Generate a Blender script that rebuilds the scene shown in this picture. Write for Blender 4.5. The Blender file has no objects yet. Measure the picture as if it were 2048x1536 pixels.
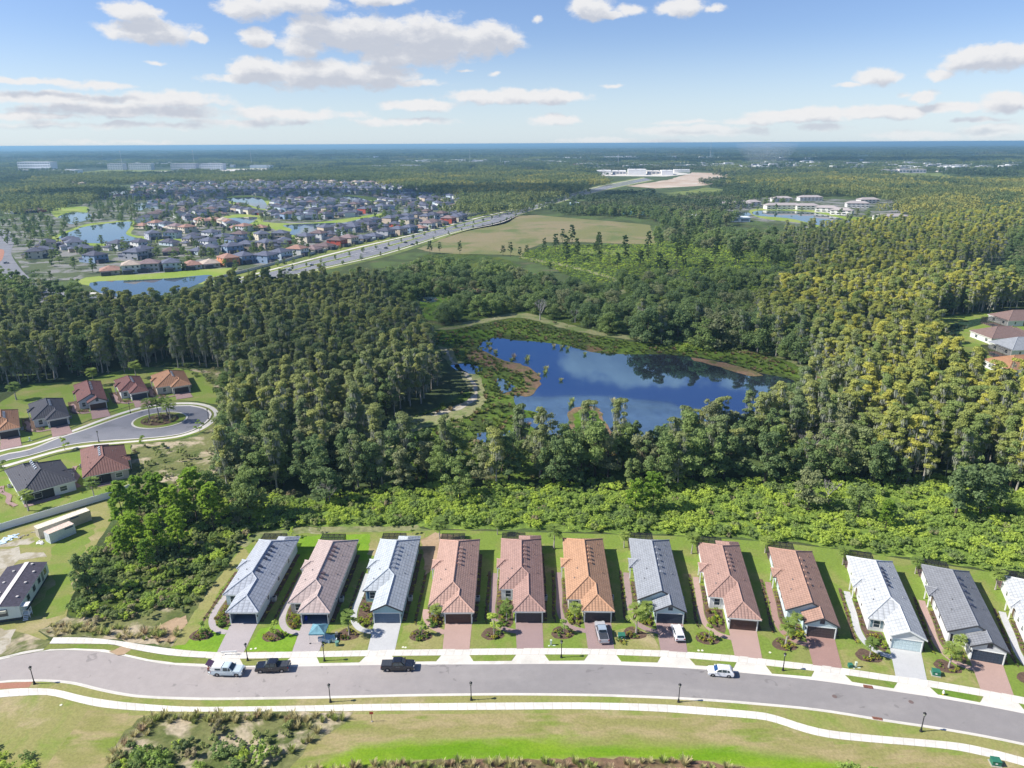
import bpy, bmesh, math, random
import numpy as np
from mathutils import Vector, Matrix
from mathutils.geometry import delaunay_2d_cdt
rnd = random.Random(7)
HAZE = 1.15e-4
R_ = math.radians
scene = bpy.context.scene
# ------------------------------------------------------------------ camera
CAM_H = 88.0; FPX = 1423.0; PITCH = R_(18.68); ROLL = R_(0.30)
_c, _s = math.cos(PITCH), math.sin(PITCH); _ca, _sa = math.cos(ROLL), math.sin(ROLL)
FW = Vector((0, _c, -_s)); _r0 = Vector((1, 0, 0)); _u0 = Vector((0, _s, _c))
RT = _r0*_ca - _u0*_sa; UP = _u0*_ca + _r0*_sa
cam_data = bpy.data.cameras.new('camera'); cam = bpy.data.objects.new('camera', cam_data)
scene.collection.objects.link(cam); scene.camera = cam
cam_data.sensor_fit = 'HORIZONTAL'; cam_data.sensor_width = 36; cam_data.lens = 36*FPX/2048
cam_data.clip_start = 0.5; cam_data.clip_end = 90000
cam.matrix_world = Matrix(((RT.x, UP.x, -FW.x, 0), (RT.y, UP.y, -FW.y, 0), (RT.z, UP.z, -FW.z, CAM_H), (0, 0, 0, 1)))
scene.render.resolution_x = 1024; scene.render.resolution_y = 768
scene.render.engine = 'CYCLES'
scene.view_settings.view_transform = 'Standard'; scene.view_settings.look = 'None'
scene.view_settings.gamma = 1; scene.view_settings.use_curve_mapping = False
scene.view_settings.exposure = 0.79
scene.cycles.volume_step_rate = 4; scene.cycles.volume_max_steps = 64
scene.cycles.transparent_max_bounces = 8; scene.cycles.max_bounces = 6

def raydir(px, py): return FW*FPX + RT*(px-1024) - UP*(py-768)
def at(px, py, z=0.0):
    d = raydir(px, py); t = (z-CAM_H)/d.z
    return Vector((d.x*t, d.y*t, z))
def azel(px, py):
    d = raydir(px, py).normalized()
    return math.atan2(d.x, d.y), math.asin(d.z)
def ppm(px, py):                     # metres per reference pixel at a ground point
    p = at(px, py); v = p-Vector((0, 0, CAM_H)); return v.dot(FW)/FPX
# ------------------------------------------------------------------ sun
SUN_EL = R_(42); SUN_AZ = R_(-95)            # azimuth from +Y, clockwise (sun stands to the left)
sd = Vector((math.sin(SUN_AZ)*math.cos(SUN_EL), math.cos(SUN_AZ)*math.cos(SUN_EL), math.sin(SUN_EL)))
sun_data = bpy.data.lights.new('sun', 'SUN'); sun_data.energy = 4.6; sun_data.angle = R_(0.5); sun_data.color = (1.0, 0.955, 0.88)
sun = bpy.data.objects.new('sun', sun_data); scene.collection.objects.link(sun)
sun.rotation_euler = (-sd).to_track_quat('-Z', 'Y').to_euler(); sun.location = (-200, -50, 300)
# ------------------------------------------------------------------ sky
world = bpy.data.worlds.new('World'); scene.world = world; world.use_nodes = True

class G:
    """tiny node-graph helper"""
    def __init__(s, nt): s.nt = nt; s.N = nt.nodes; s.L = nt.links
    def n(s, typ, **kw):
        o = s.N.new(typ)
        for k, v in kw.items(): setattr(o, k, v)
        return o
    def put(s, sock, v):
        if isinstance(v, bpy.types.NodeSocket): s.L.new(v, sock)
        elif v is not None: sock.default_value = v
    def m(s, op, a, b=None, c=None, clamp=False):
        o = s.N.new('ShaderNodeMath'); o.operation = op; o.use_clamp = clamp
        for i, v in enumerate((a, b, c)): s.put(o.inputs[i], v)
        return o.outputs[0]
    def vm(s, op, a, b=None, sc=None):
        o = s.N.new('ShaderNodeVectorMath'); o.operation = op
        s.put(o.inputs[0], a); s.put(o.inputs[1], b)
        if sc is not None: s.put(o.inputs['Scale'], sc)
        return o.outputs['Value'] if op in ('LENGTH', 'DOT_PRODUCT') else o.outputs['Vector']
    def noise(s, vec, scale, detail=3, rough=0.55, dist=0.0):
        o = s.N.new('ShaderNodeTexNoise'); s.put(o.inputs['Vector'], vec)
        o.inputs['Scale'].default_value = scale; o.inputs['Detail'].default_value = detail
        o.inputs['Roughness'].default_value = rough; o.inputs['Distortion'].default_value = dist
        return o.outputs['Fac']
    def ramp(s, f, a, b, c0=0.0, c1=1.0, smooth=True):
        o = s.N.new('ShaderNodeMapRange'); o.interpolation_type = 'SMOOTHSTEP' if smooth else 'LINEAR'
        s.put(o.inputs[0], f); o.inputs[1].default_value = a; o.inputs[2].default_value = b
        o.inputs[3].default_value = c0; o.inputs[4].default_value = c1
        return o.outputs[0]
    def mix(s, f, a, b, blend='MIX'):
        o = s.N.new('ShaderNodeMix'); o.data_type = 'RGBA'; o.blend_type = blend
        s.put(o.inputs[0], f); s.put(o.inputs[6], col4(a)); s.put(o.inputs[7], col4(b))
        return o.outputs[2]
def col4(c):
    if isinstance(c, (tuple, list)) and len(c) == 3: return (c[0], c[1], c[2], 1)
    return c

g = G(world.node_tree)
for n_ in list(g.N): g.N.remove(n_)
sky = g.n('ShaderNodeTexSky', sky_type='NISHITA'); sky.sun_disc = False
sky.sun_elevation = SUN_EL; sky.sun_rotation = SUN_AZ; sky.altitude = 0; sky.air_density = 1.0; sky.dust_density = 0.35; sky.ozone_density = 1.6
tc = g.n('ShaderNodeTexCoord'); sep = g.n('ShaderNodeSeparateXYZ'); g.L.new(tc.outputs['Generated'], sep.inputs[0])
az = g.m('ARCTAN2', sep.outputs[0], sep.outputs[1]); el = g.m('ARCSINE', sep.outputs[2])
comb = g.n('ShaderNodeCombineXYZ'); g.put(comb.inputs[0], az); g.put(comb.inputs[1], el)
P = comb.outputs[0]
CL = [(610,92,60,26,1),(300,62,105,30,1),(265,25,75,22,1),(395,75,25,12,1),(500,18,70,24,1),(590,5,110,22,.9),(750,-6,90,18,1),(520,75,38,20,1),(640,62,70,40,1),(740,70,120,46,1),
 (860,85,130,56,1),(960,80,80,38,1),(1010,85,38,30,1),(780,108,70,34,1),(640,150,190,32,1),(520,140,75,26,1),(470,158,60,10,.8),(760,150,90,26,1),(830,166,60,8,.7),(310,125,22,5,.6),
 (60,163,130,8,.75),(200,172,80,8,.5),(100,195,170,14,.9),(340,200,130,19,1),(250,220,230,18,.75),(60,232,150,8,.75),(560,228,160,14,.6),(500,245,130,9,.6),(800,244,110,8,.6),(250,250,300,8,.4),
 (840,210,85,13,1),(1020,192,140,16,1),(1100,195,85,15,1),(1105,240,52,14,.95),(1180,16,48,26,1),(1220,28,28,10,.9),(1260,18,30,12,.5),(1362,14,52,20,1),(1430,18,20,8,.5),(1075,38,10,8,.6),
 (1755,155,48,19,.95),(1700,170,28,6,.7),(1945,120,70,30,1),(2010,115,70,28,1),(1880,150,40,10,.8),(1850,192,32,14,1),(1810,188,20,6,.5),(2020,205,62,25,1),(1900,214,70,12,.9),(1760,224,95,16,1),(1590,232,120,14,.8),(1500,242,60,11,.9),(1640,225,50,13,.9),(1640,255,60,9,.6),
 (1400,262,150,12,.75),(1360,245,80,5,.4),(1200,282,80,8,.7),(1320,284,60,6,.6),(1850,270,110,10,.75),(1990,262,90,16,.85),(1960,240,60,6,.5),(250,285,140,5,.4),(1220,172,22,4,.5),(990,146,14,5,.5),(930,142,20,4,.4),
 (1250,-95,150,60,1),(1420,-170,140,55,1),(1330,-260,210,70,1),(1560,-60,70,22,.8),(1650,-300,150,60,1),(1800,-150,90,34,.9),(900,-330,160,60,1),(700,-200,120,40,.9),(380,-260,160,60,1),(150,-120,100,36,.9),(2200,-40,120,40,1),(-150,60,130,40,1),(-220,-200,160,70,1),(2300,-260,170,70,1)]
grp = bpy.data.node_groups.new('cloud_field', 'ShaderNodeTree')
grp.interface.new_socket('P', in_out='INPUT', socket_type='NodeSocketVector'); grp.interface.new_socket('F', in_out='OUTPUT', socket_type='NodeSocketFloat')
q = G(grp); gi = q.n('NodeGroupInput'); go = q.n('NodeGroupOutput')
cur = None
for (cx, cy, rx, ry, wt) in CL:
    a, e = azel(cx, cy); ra = rx/FPX; re = ry/FPX
    ra = abs(azel(cx+rx, cy)[0]-azel(cx-rx, cy)[0])/2; re = abs(azel(cx, cy+ry)[1]-azel(cx, cy-ry)[1])/2
    v = q.vm('SUBTRACT', gi.outputs[0], (a, e, 0)); v = q.vm('MULTIPLY', v, (1/ra, 1/re, 0)); l = q.vm('LENGTH', v)
    f = q.m('MULTIPLY_ADD', l, -1.0*wt, 1.0*wt)
    cur = f if cur is None else q.m('MAXIMUM', cur, f)
q.L.new(cur, go.inputs[0])
# domain warp, then noisy edge
def cfield(p, big):
    st = g.vm('MULTIPLY', p, (1.0, 1.9, 1))
    nz = g.noise(st, 26, 7, 0.62) if big else g.noise(st, 26, 4, 0.62)
    nn = g.n('ShaderNodeGroup'); nn.node_tree = grp; g.L.new(p, nn.inputs[0])
    return g.m('ADD', nn.outputs[0], g.m('MULTIPLY_ADD', nz, 1.7, -0.80))
wn = g.n('ShaderNodeTexNoise'); wn.inputs['Scale'].default_value = 60; wn.inputs['Detail'].default_value = 4; g.L.new(P, wn.inputs['Vector'])
wv = g.vm('SUBTRACT', wn.outputs['Color'], (.5, .5, .5)); wv = g.vm('MULTIPLY', wv, (0.012, 0.010, 0)); PW = g.vm('ADD', P, wv)
F0 = cfield(PW, True)
# far-away clouds beyond the ones seen (the sky simply goes on): thin scatter above the frame
dens = g.ramp(F0, -0.12, 0.42)
F1 = cfield(g.vm('ADD', PW, (-0.006, 0.013, 0)), False)
lit = g.ramp(F1, -0.15, 0.70, 1.0, 0.0)
dens = g.m('MULTIPLY', dens, g.ramp(el, 0.0, 0.035, 0.55, 1.0))
lowmix = g.ramp(el, 0.0, 0.16)
# mottled light inside the clouds
mot = g.noise(g.vm('MULTIPLY', P, (1, 2.2, 1)), 70, 5, 0.6)
lit = g.m('ADD', lit, g.m('MULTIPLY_ADD', mot, 0.5, -0.25), clamp=True)
cc = g.mix(lit, (4.9, 5.2, 5.9), (7.4, 7.4, 7.5))
skyc = g.mix(1.0, sky.outputs[0], (0.85, 0.94, 1.22), 'MULTIPLY')
hz = g.ramp(el, 0.0, 0.14, 0.55, 0.0)
skyc = g.mix(hz, skyc, (6.6, 7.9, 8.9))
fin = g.mix(g.m('MULTIPLY', dens, 0.97), skyc, cc)
bg = g.n('ShaderNodeBackground'); bg.inputs['Strength'].default_value = 0.068
out = g.n('ShaderNodeOutputWorld'); g.L.new(fin, bg.inputs[0]); g.L.new(bg.outputs[0], out.inputs[0])
world.cycles.sampling_method = 'MANUAL'; world.cycles.sample_map_resolution = 512

# ------------------------------------------------------------------ helpers
C = scene.collection
def tag(o, label=None, cat=None, group=None, kind=None):
    if label: o['label'] = label
    if cat: o['category'] = cat
    if group: o['group'] = group
    if kind: o['kind'] = kind
    return o
def thing(name, label, cat, loc=(0, 0, 0), rz=0.0, group=None):
    o = bpy.data.objects.new(name, None); C.objects.link(o); o.location = loc; o.rotation_euler = (0, 0, rz)
    o.empty_display_size = 0.3
    return tag(o, label, cat, group)
class MB:
    def __init__(s): s.v = []; s.f = []; s.m = []; s.uv = []; s.has_uv = False; s.sm = []
    def face(s, pts, mi=0, uv=None, smooth=False):
        b = len(s.v); s.v += [tuple(p) for p in pts]; s.f.append(tuple(range(b, b+len(pts)))); s.m.append(mi); s.sm.append(smooth)
        s.uv.append(uv); s.has_uv |= uv is not None
    def box(s, x0, x1, y0, y1, z0, z1, mi=0):
        s.prism([(x0, y0), (x1, y0), (x1, y1), (x0, y1)], z0, z1, mi)
    def prism(s, poly, z0, z1, mi=0, mtop=None, bottom=True):
        A = sum(poly[i][0]*poly[(i+1) % len(poly)][1]-poly[(i+1) % len(poly)][0]*poly[i][1] for i in range(len(poly)))
        if A < 0: poly = poly[::-1]
        n = len(poly)
        for i in range(n):
            a, b = poly[i], poly[(i+1) % n]
            s.face([(a[0], a[1], z0), (b[0], b[1], z0), (b[0], b[1], z1), (a[0], a[1], z1)], mi)
        if n > 8: s.fill(poly, z1, mi if mtop is None else mtop)
        else: s.face([(p[0], p[1], z1) for p in poly], mi if mtop is None else mtop)
        if bottom: s.face([(p[0], p[1], z0) for p in poly[::-1]], mi)
    def fill(s, poly, z, mi=0):               # robust flat fill of a long outline
        vs, _e, fs, _a, _b, _c2 = delaunay_2d_cdt([Vector(p) for p in poly], [], [list(range(len(poly)))], 1, 1e-4)
        for f_ in fs:
            P_ = [(vs[i][0], vs[i][1], z) for i in f_]
            if len(P_) == 3 and (P_[1][0]-P_[0][0])*(P_[2][1]-P_[0][1])-(P_[2][0]-P_[0][0])*(P_[1][1]-P_[0][1]) < 0: P_ = P_[::-1]
            s.face(P_, mi)
    def side(s, prof, y0, y1, mi=0):          # profile in x,z extruded along y
        n = len(prof)
        A = sum(prof[i][0]*prof[(i+1) % n][1]-prof[(i+1) % n][0]*prof[i][1] for i in range(n))
        if A < 0: prof = prof[::-1]
        for i in range(n):
            a, b = prof[i], prof[(i+1) % n]
            s.face([(a[0], y1, a[1]), (b[0], y1, b[1]), (b[0], y0, b[1]), (a[0], y0, a[1])], mi)
        s.face([(p[0], y0, p[1]) for p in prof], mi); s.face([(p[0], y1, p[1]) for p in prof[::-1]], mi)
    def tube(s, p0, p1, r0, r1=None, n=6, mi=0, caps=True):
        p0 = Vector(p0); p1 = Vector(p1); r1 = r0 if r1 is None else r1
        d = (p1-p0).normalized(); a = d.orthogonal().normalized(); b = d.cross(a)
        A = [p0+(a*math.cos(2*math.pi*i/n)+b*math.sin(2*math.pi*i/n))*r0 for i in range(n)]
        B = [p1+(a*math.cos(2*math.pi*i/n)+b*math.sin(2*math.pi*i/n))*r1 for i in range(n)]
        for i in range(n):
            j = (i+1) % n; s.face([A[i], A[j], B[j], B[i]], mi, smooth=True)
        if caps: s.face(A[::-1], mi); s.face(B, mi)
    def lathe(s, prof, cx=0, cy=0, n=10, mi=0):
        for (r0, z0), (r1, z1) in zip(prof[:-1], prof[1:]):
            for i in range(n):
                a = 2*math.pi*i/n; b = 2*math.pi*(i+1)/n
                P4 = [(cx+r0*math.cos(a), cy+r0*math.sin(a), z0), (cx+r0*math.cos(b), cy+r0*math.sin(b), z0),
                      (cx+r1*math.cos(b), cy+r1*math.sin(b), z1), (cx+r1*math.cos(a), cy+r1*math.sin(a), z1)]
                if r0 < 1e-4: P4 = [P4[0], P4[2], P4[3]]
                elif r1 < 1e-4: P4 = P4[:3]
                s.face(P4, mi, smooth=True)
    def blob(s, c, r, sq=1.0, n=8, mi=0):
        prof = [(max(1e-5, r*math.sin(math.pi*k/6)), c[2]-r*sq*math.cos(math.pi*k/6)) for k in range(7)]
        prof[0] = (0, prof[0][1]); prof[-1] = (0, prof[-1][1])
        s.lathe(prof, c[0], c[1], n, mi)
    def mesh(s, name, mats):
        me = bpy.data.meshes.new(name); me.from_pydata(s.v, [], s.f)
        for m_ in (mats if isinstance(mats, (list, tuple)) else [mats]): me.materials.append(m_)
        me.polygons.foreach_set('material_index', s.m); me.polygons.foreach_set('use_smooth', s.sm)
        if s.has_uv:
            uvl = me.uv_layers.new(name='UVMap'); fl = []
            for f_, u in zip(s.f, s.uv):
                for k in range(len(f_)): fl += list(u[k]) if u is not None else [0, 0]
            uvl.data.foreach_set('uv', fl)
        me.update(); return me
    def build(s, name, mats, parent=None):
        return link(name, s.mesh(name, mats), parent)
def link(name, me, parent=None, loc=None, rz=None):
    o = bpy.data.objects.new(name, me); C.objects.link(o)
    if parent is not None: o.parent = parent
    if loc is not None: o.location = loc
    if rz is not None: o.rotation_euler = (0, 0, rz)
    return o
KIDS = {}
def kids(o):
    return [c for c in o.children]
def copy_tree(o, parent=None):
    c = o.copy(); C.objects.link(c)
    if parent is not None: c.parent = parent
    for ch in kids(o): copy_tree(ch, c)
    return c
def bevel(o, w=0.03, seg=2):
    m_ = o.modifiers.new('bevel', 'BEVEL'); m_.width = w; m_.segments = seg; m_.limit_method = 'ANGLE'; m_.angle_limit = R_(35); return o

# ------------------------------------------------------------------ materials
def newmat(name):
    m_ = bpy.data.materials.new(name); m_.use_nodes = True; nt = m_.node_tree
    for n_ in list(nt.nodes): nt.nodes.remove(n_)
    return m_, G(nt)
def finish(g, col, rough=0.9, spec=0.3, metal=0.0, bump=None, bstr=0.3, bdist=0.05, trans=None, alpha=None, coat=0.0):
    b = g.n('ShaderNodeBsdfPrincipled'); g.put(b.inputs['Base Color'], col4(col)); g.put(b.inputs['Roughness'], rough)
    b.inputs['Specular IOR Level'].default_value = spec; b.inputs['Metallic'].default_value = metal
    b.inputs['Coat Weight'].default_value = coat; b.inputs['Coat Roughness'].default_value = 0.05
    if bump is not None:
        bn = g.n('ShaderNodeBump'); bn.inputs['Strength'].default_value = bstr; bn.inputs['Distance'].default_value = bdist
        g.put(bn.inputs['Height'], bump); g.L.new(bn.outputs[0], b.inputs['Normal'])
    sh = b.outputs[0]
    if trans is not None:
        t = g.n('ShaderNodeBsdfTranslucent'); g.put(t.inputs[0], col4(col)); mx = g.n('ShaderNodeMixShader'); mx.inputs[0].default_value = trans
        g.L.new(sh, mx.inputs[1]); g.L.new(t.outputs[0], mx.inputs[2]); sh = mx.outputs[0]
    if alpha is not None:
        t = g.n('ShaderNodeBsdfTransparent'); mx = g.n('ShaderNodeMixShader'); g.put(mx.inputs[0], alpha)
        g.L.new(t.outputs[0], mx.inputs[1]); g.L.new(sh, mx.inputs[2]); sh = mx.outputs[0]
    o = g.n('ShaderNodeOutputMaterial'); g.L.new(sh, o.inputs[0])
MC = {}
def plain(name, c, rough=0.6, var=0.12, sc=3.0, **kw):
    if name in MC: return MC[name]
    m_, g = newmat(name); p = g.n('ShaderNodeTexCoord').outputs['Object']
    f = g.noise(p, sc, 4, 0.6)
    c2 = tuple(max(0, x*(1-var)) for x in c); c1 = tuple(min(1, x*(1+var)) for x in c)
    finish(g, g.mix(g.ramp(f, .3, .7), c2, c1), rough, bump=f, bstr=0.08, **kw); MC[name] = m_; return m_
def ground(name, cols, scales, rough=0.95, bstr=0.4, bdist=0.1, fine=1.5, finec=0.35, stretch=(1, 1, 1)):
    """cols: base, then patches mixed by noise of given scale/threshold"""
    if name in MC: return MC[name]
    m_, g = newmat(name); p = g.n('ShaderNodeNewGeometry').outputs['Position']; p = g.vm('MULTIPLY', p, stretch)
    c = cols[0]
    for i, (cl, (sc, a, b)) in enumerate(zip(cols[1:], scales)):
        f = g.noise(g.vm('ADD', p, (17.3*i, 9.1*i, 0)), sc, 5, 0.6, 0.4)
        c = g.mix(g.ramp(f, a, b), c, cl)
    ff = g.noise(p, fine, 4, 0.7)
    c = g.mix(g.ramp(ff, .25, .75, 0, finec), c, (0, 0, 0))
    finish(g, c, rough, 0.15, bump=ff, bstr=bstr, bdist=bdist); MC[name] = m_; return m_
GRASS = (0.115, 0.185, 0.022)
M_ground = ground('woodland_floor', [(0.07, 0.095, 0.035), (0.10, 0.15, 0.045), (0.14, 0.135, 0.07)], [(0.03, .45, .6), (0.05, .58, .7)], finec=.5)
M_lawn = ground('lawn_grass', [(0.185, 0.26, 0.045), (0.24, 0.26, 0.075), (0.32, 0.28, 0.12)], [(0.12, .45, .62), (0.1, .58, .72)], finec=.3, fine=2.5)
M_lawnb = ground('watered_lawn', [(0.165, 0.30, 0.022), (0.205, 0.34, 0.03), (0.25, 0.29, 0.06)], [(0.3, .4, .65), (0.14, .6, .75)], finec=.28, fine=2.5)
M_lawnt = ground('tired_lawn', [(0.29, 0.275, 0.10), (0.22, 0.27, 0.06), (0.40, 0.33, 0.18)], [(0.15, .45, .65), (0.09, .52, .68)], finec=.28, fine=2.5)
M_verge = ground('verge_grass', [(0.21, 0.235, 0.06), (0.14, 0.235, 0.03), (0.33, 0.28, 0.13)], [(0.1, .45, .65), (0.14, .55, .7)], finec=.3, fine=2.5)
M_rough = ground('rough_grass', [(0.19, 0.20, 0.075), (0.11, 0.14, 0.04), (0.48, 0.40, 0.28)], [(0.15, .45, .6), (0.12, .50, .62)], finec=.4, fine=1.2)
M_sand = ground('bare_sand', [(0.46, 0.42, 0.34), (0.34, 0.30, 0.21), (0.20, 0.21, 0.08)], [(0.3, .45, .6), (0.2, .55, .7)], finec=.2)
def roadmat():
    m_, g = newmat('asphalt'); p = g.n('ShaderNodeNewGeometry').outputs['Position']; sp = g.n('ShaderNodeSeparateXYZ'); g.L.new(p, sp.inputs[0])
    age = g.ramp(g.m('ADD', sp.outputs[0], g.m('MULTIPLY_ADD', g.noise(p, .08, 4, .6), 24.0, -12.0)), -45, 5)      # older bleached surfacing to the left, newer to the right
    ps = g.vm('MULTIPLY', p, (.3, 1, 1)); n1 = g.noise(ps, .12, 5, .65, .4); n2 = g.noise(p, .5, 5, .7); n3 = g.noise(p, 9, 2, .6)
    c = g.mix(age, (.375, .335, .315), (.262, .245, .238)); c = g.mix(g.ramp(n1, .45, .7, 0, .5), c, g.mix(.5, c, (.42, .39, .36))); c = g.mix(g.ramp(n2, .3, .7, 0, .14), c, (.10, .095, .095))
    stain = g.ramp(g.noise(p, .45, 2, .5, .8), .66, .71, 0, .4); c = g.mix(stain, c, (.13, .12, .115)); tar = g.ramp(g.noise(g.vm('MULTIPLY', p, (.12, 1.6, 1)), .55, 3, .5, 1.2), .70, .715, 0, .45); c = g.mix(tar, c, (.07, .068, .07))
    c = g.mix(g.ramp(n3, .3, .7, 0, .1), c, (0, 0, 0)); finish(g, c, .85, .2, bump=n3, bstr=.1, bdist=.02); return m_
M_asph = roadmat()
M_asph_old = ground('asphalt_old', [(0.285, 0.268, 0.266), (0.335, 0.305, 0.30), (0.25, 0.238, 0.24)], [(0.05, .4, .65), (0.12, .5, .7)], rough=.85, finec=.12, fine=6, bstr=.15, stretch=(.35, 1, 1))
M_asphg = ground('grey_asphalt', [(0.19, 0.195, 0.215), (0.23, 0.23, 0.25), (0.16, 0.165, 0.18)], [(0.05, .4, .65), (0.12, .5, .7)], rough=.85, finec=.12, fine=4, bstr=.15)
M_conc = ground('concrete', [(0.62, 0.585, 0.52), (0.54, 0.51, 0.45), (0.68, 0.645, 0.58)], [(0.15, .45, .7), (0.5, .5, .7)], rough=.8, finec=.1, fine=5, bstr=.1)
M_mulch = ground('brown_mulch', [(0.13, 0.085, 0.062), (0.175, 0.115, 0.08), (0.09, 0.065, 0.05)], [(1.5, .45, .6), (2.5, .5, .7)], finec=.4, fine=6)
M_dirt = ground('reddish_dirt', [(0.42, 0.30, 0.19), (0.30, 0.22, 0.12), (0.2, 0.18, 0.07)], [(0.3, .45, .6), (0.25, .58, .7)], finec=.2)
M_field = ground('dry_field', [(0.19, 0.19, 0.075), (0.25, 0.21, 0.115), (0.135, 0.165, 0.055)], [(0.010, .42, .6), (0.02, .5, .65)], finec=.25, fine=.5)
M_fieldg = ground('green_field', [(0.16, 0.20, 0.055), (0.21, 0.24, 0.06), (0.12, 0.155, 0.05)], [(0.012, .42, .6), (0.02, .5, .65)], finec=.2, fine=.4)
M_bright = ground('bright_bank_grass', [(0.22, 0.31, 0.045), (0.28, 0.33, 0.08)], [(0.03, .42, .6)], finec=.2, fine=.4)
M_marsh = ground('marsh_vegetation', [(0.065, 0.095, 0.022), (0.12, 0.19, 0.028), (0.19, 0.13, 0.065)], [(0.05, .42, .55), (0.045, .56, .66)], finec=.6, fine=.8, bdist=.5)
M_reed = ground('brown_reeds', [(0.25, 0.16, 0.10), (0.18, 0.155, 0.07), (0.10, 0.12, 0.035)], [(0.12, .45, .6), (0.1, .58, .7)], finec=.5, fine=1)
M_bgreen = ground('bright_marsh_grass', [(0.11, 0.20, 0.02), (0.07, 0.13, 0.015)], [(0.1, .45, .6)], finec=.5, fine=.8)
M_palmetto = ground('palmetto_scrub', [(0.07, 0.115, 0.02), (0.12, 0.155, 0.025), (0.035, 0.06, 0.015)], [(0.03, .42, .6), (0.06, .55, .65)], finec=.65, fine=.35, bdist=1)
M_brightf = ground('thicket_floor_plants', [(0.17, 0.26, 0.05), (0.24, 0.34, 0.06), (0.10, 0.14, 0.05)], [(0.2, .45, .6), (0.15, .58, .7)], finec=.6, fine=1.0, bdist=.5)
M_lane = ground('mown_track', [(0.27, 0.27, 0.13), (0.17, 0.22, 0.07), (0.46, 0.41, 0.31)], [(0.12, .45, .6), (0.15, .6, .72)], finec=.4, fine=.8)
M_town = ground('suburb_ground', [(0.10, 0.125, 0.06), (0.24, 0.235, 0.225), (0.05, 0.07, 0.035)], [(0.04, .48, .56), (0.05, .55, .62)], finec=.3, fine=.3)
M_far = ground('far_woodland', [(0.06, 0.095, 0.05), (0.04, 0.065, 0.04), (0.12, 0.145, 0.075), (0.035, 0.055, 0.04)], [(0.004, .42, .6), (0.0011, .52, .62), (0.00045, .48, .62)], finec=.6, fine=.03, stretch=(.5, 1, 1))
M_wdirt = ground('cleared_dirt', [(0.50, 0.40, 0.31), (0.42, 0.31, 0.22), (0.56, 0.5, 0.42)], [(0.01, .42, .6), (0.02, .5, .65)], finec=.15, fine=.3)

def pavers(name, c1, c2, sc=3.2):
    if name in MC: return MC[name]
    m_, g = newmat(name); p = g.n('ShaderNodeTexCoord').outputs['Object']
    br = g.n('ShaderNodeTexBrick'); g.put(br.inputs['Vector'], p); br.inputs['Scale'].default_value = sc
    br.inputs['Color1'].default_value = col4(c1); br.inputs['Color2'].default_value = col4(c2); br.inputs['Mortar'].default_value = col4(tuple(x*.6 for x in c1))
    br.inputs['Mortar Size'].default_value = 0.03
    f = g.noise(p, .35, 5, .65)
    c = g.mix(g.ramp(f, .3, .7, 0, .35), br.outputs['Color'], tuple(x*.68 for x in c1))
    finish(g, c, .85, bump=br.outputs['Fac'], bstr=.2, bdist=.02); MC[name] = m_; return m_
def rooftile(name, c, kind='barrel'):
    """u runs along the eave (m), v up the slope (m)"""
    if name in MC: return MC[name]
    m_, g = newmat(name); uv = g.n('ShaderNodeUVMap').outputs[0]; sp = g.n('ShaderNodeSeparateXYZ'); g.L.new(uv, sp.inputs[0])
    u, v = sp.outputs[0], sp.outputs[1]
    def tri(x, per):
        t = g.m('FRACT', g.m('DIVIDE', x, per)); return g.m('ABSOLUTE', g.m('MULTIPLY_ADD', t, 2.0, -1.0))
    nz = g.noise(g.n('ShaderNodeTexCoord').outputs['Object'], .9, 5, .65)
    nz2 = g.noise(g.n('ShaderNodeTexCoord').outputs['Object'], 7, 2, .6)
    tu = tri(u, .62 if kind == 'barrel' else 1.0); tv = tri(v, .50 if kind == 'barrel' else .62)
    gu = g.ramp(tu, .62, .95); gv = g.ramp(tv, .66, .95)
    groove = g.m('MAXIMUM', gu, g.m('MULTIPLY', gv, .85 if kind == 'barrel' else 1.0))
    cl = g.mix(g.ramp(nz, .3, .7), tuple(x*.86 for x in c), tuple(min(1, x*1.12) for x in c))
    cl = g.mix(g.m('MULTIPLY', nz2, .3), cl, tuple(x*.62 for x in c))
    sv = g.vm('MULTIPLY', g.n('ShaderNodeUVMap').outputs[0], (1.6, .12, 1)); cl = g.mix(g.ramp(g.noise(sv, 1.3, 4, .65), .52, .75, 0, .3), cl, tuple(x*.58 for x in c))
    cl = g.mix(g.m('MULTIPLY', groove, .42), cl, tuple(x*.35 for x in c))
    h = g.m('SUBTRACT', g.m('SQRT', g.m('SUBTRACT', 1.0, g.m('MULTIPLY', g.m('MULTIPLY', tu, tu), .96))), g.m('MULTIPLY', gv, .3))
    finish(g, cl, .75, .3, bump=h, bstr=.75, bdist=.11 if kind == 'barrel' else .06); MC[name] = m_; return m_
def leafmat(name, cols, patch=60.0, isl=0.45, trans=0.36, thr=(.4, .62)):
    """cols: a,b chosen per plant and by where it grows; light tip variation per leaf clump"""
    if name in MC: return MC[name]
    m_, g = newmat(name); oi = g.n('ShaderNodeObjectInfo'); ge = g.n('ShaderNodeNewGeometry')
    f = g.noise(oi.outputs['Location'], 1.0/patch, 3, .6)
    f = g.ramp(g.m('ADD', f, g.m('MULTIPLY_ADD', oi.outputs['Random'], .26, -.13)), thr[0], thr[1])
    c = g.mix(f, cols[0], cols[1])
    if len(cols) > 2: c = g.mix(g.ramp(g.m('FRACT', g.m('MULTIPLY', oi.outputs['Random'], 7.31)), .72, .9), c, cols[2])
    r = ge.outputs['Random Per Island']
    dark = g.mix(.5, c, (0, 0, 0)); light = g.mix(1.0, c, (1.45, 1.4, 1.3), 'MULTIPLY')
    c = g.mix(r, g.mix(isl, c, dark), g.mix(isl, c, light))
    finish(g, c, .8, .12, trans=trans); MC[name] = m_; return m_
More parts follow.
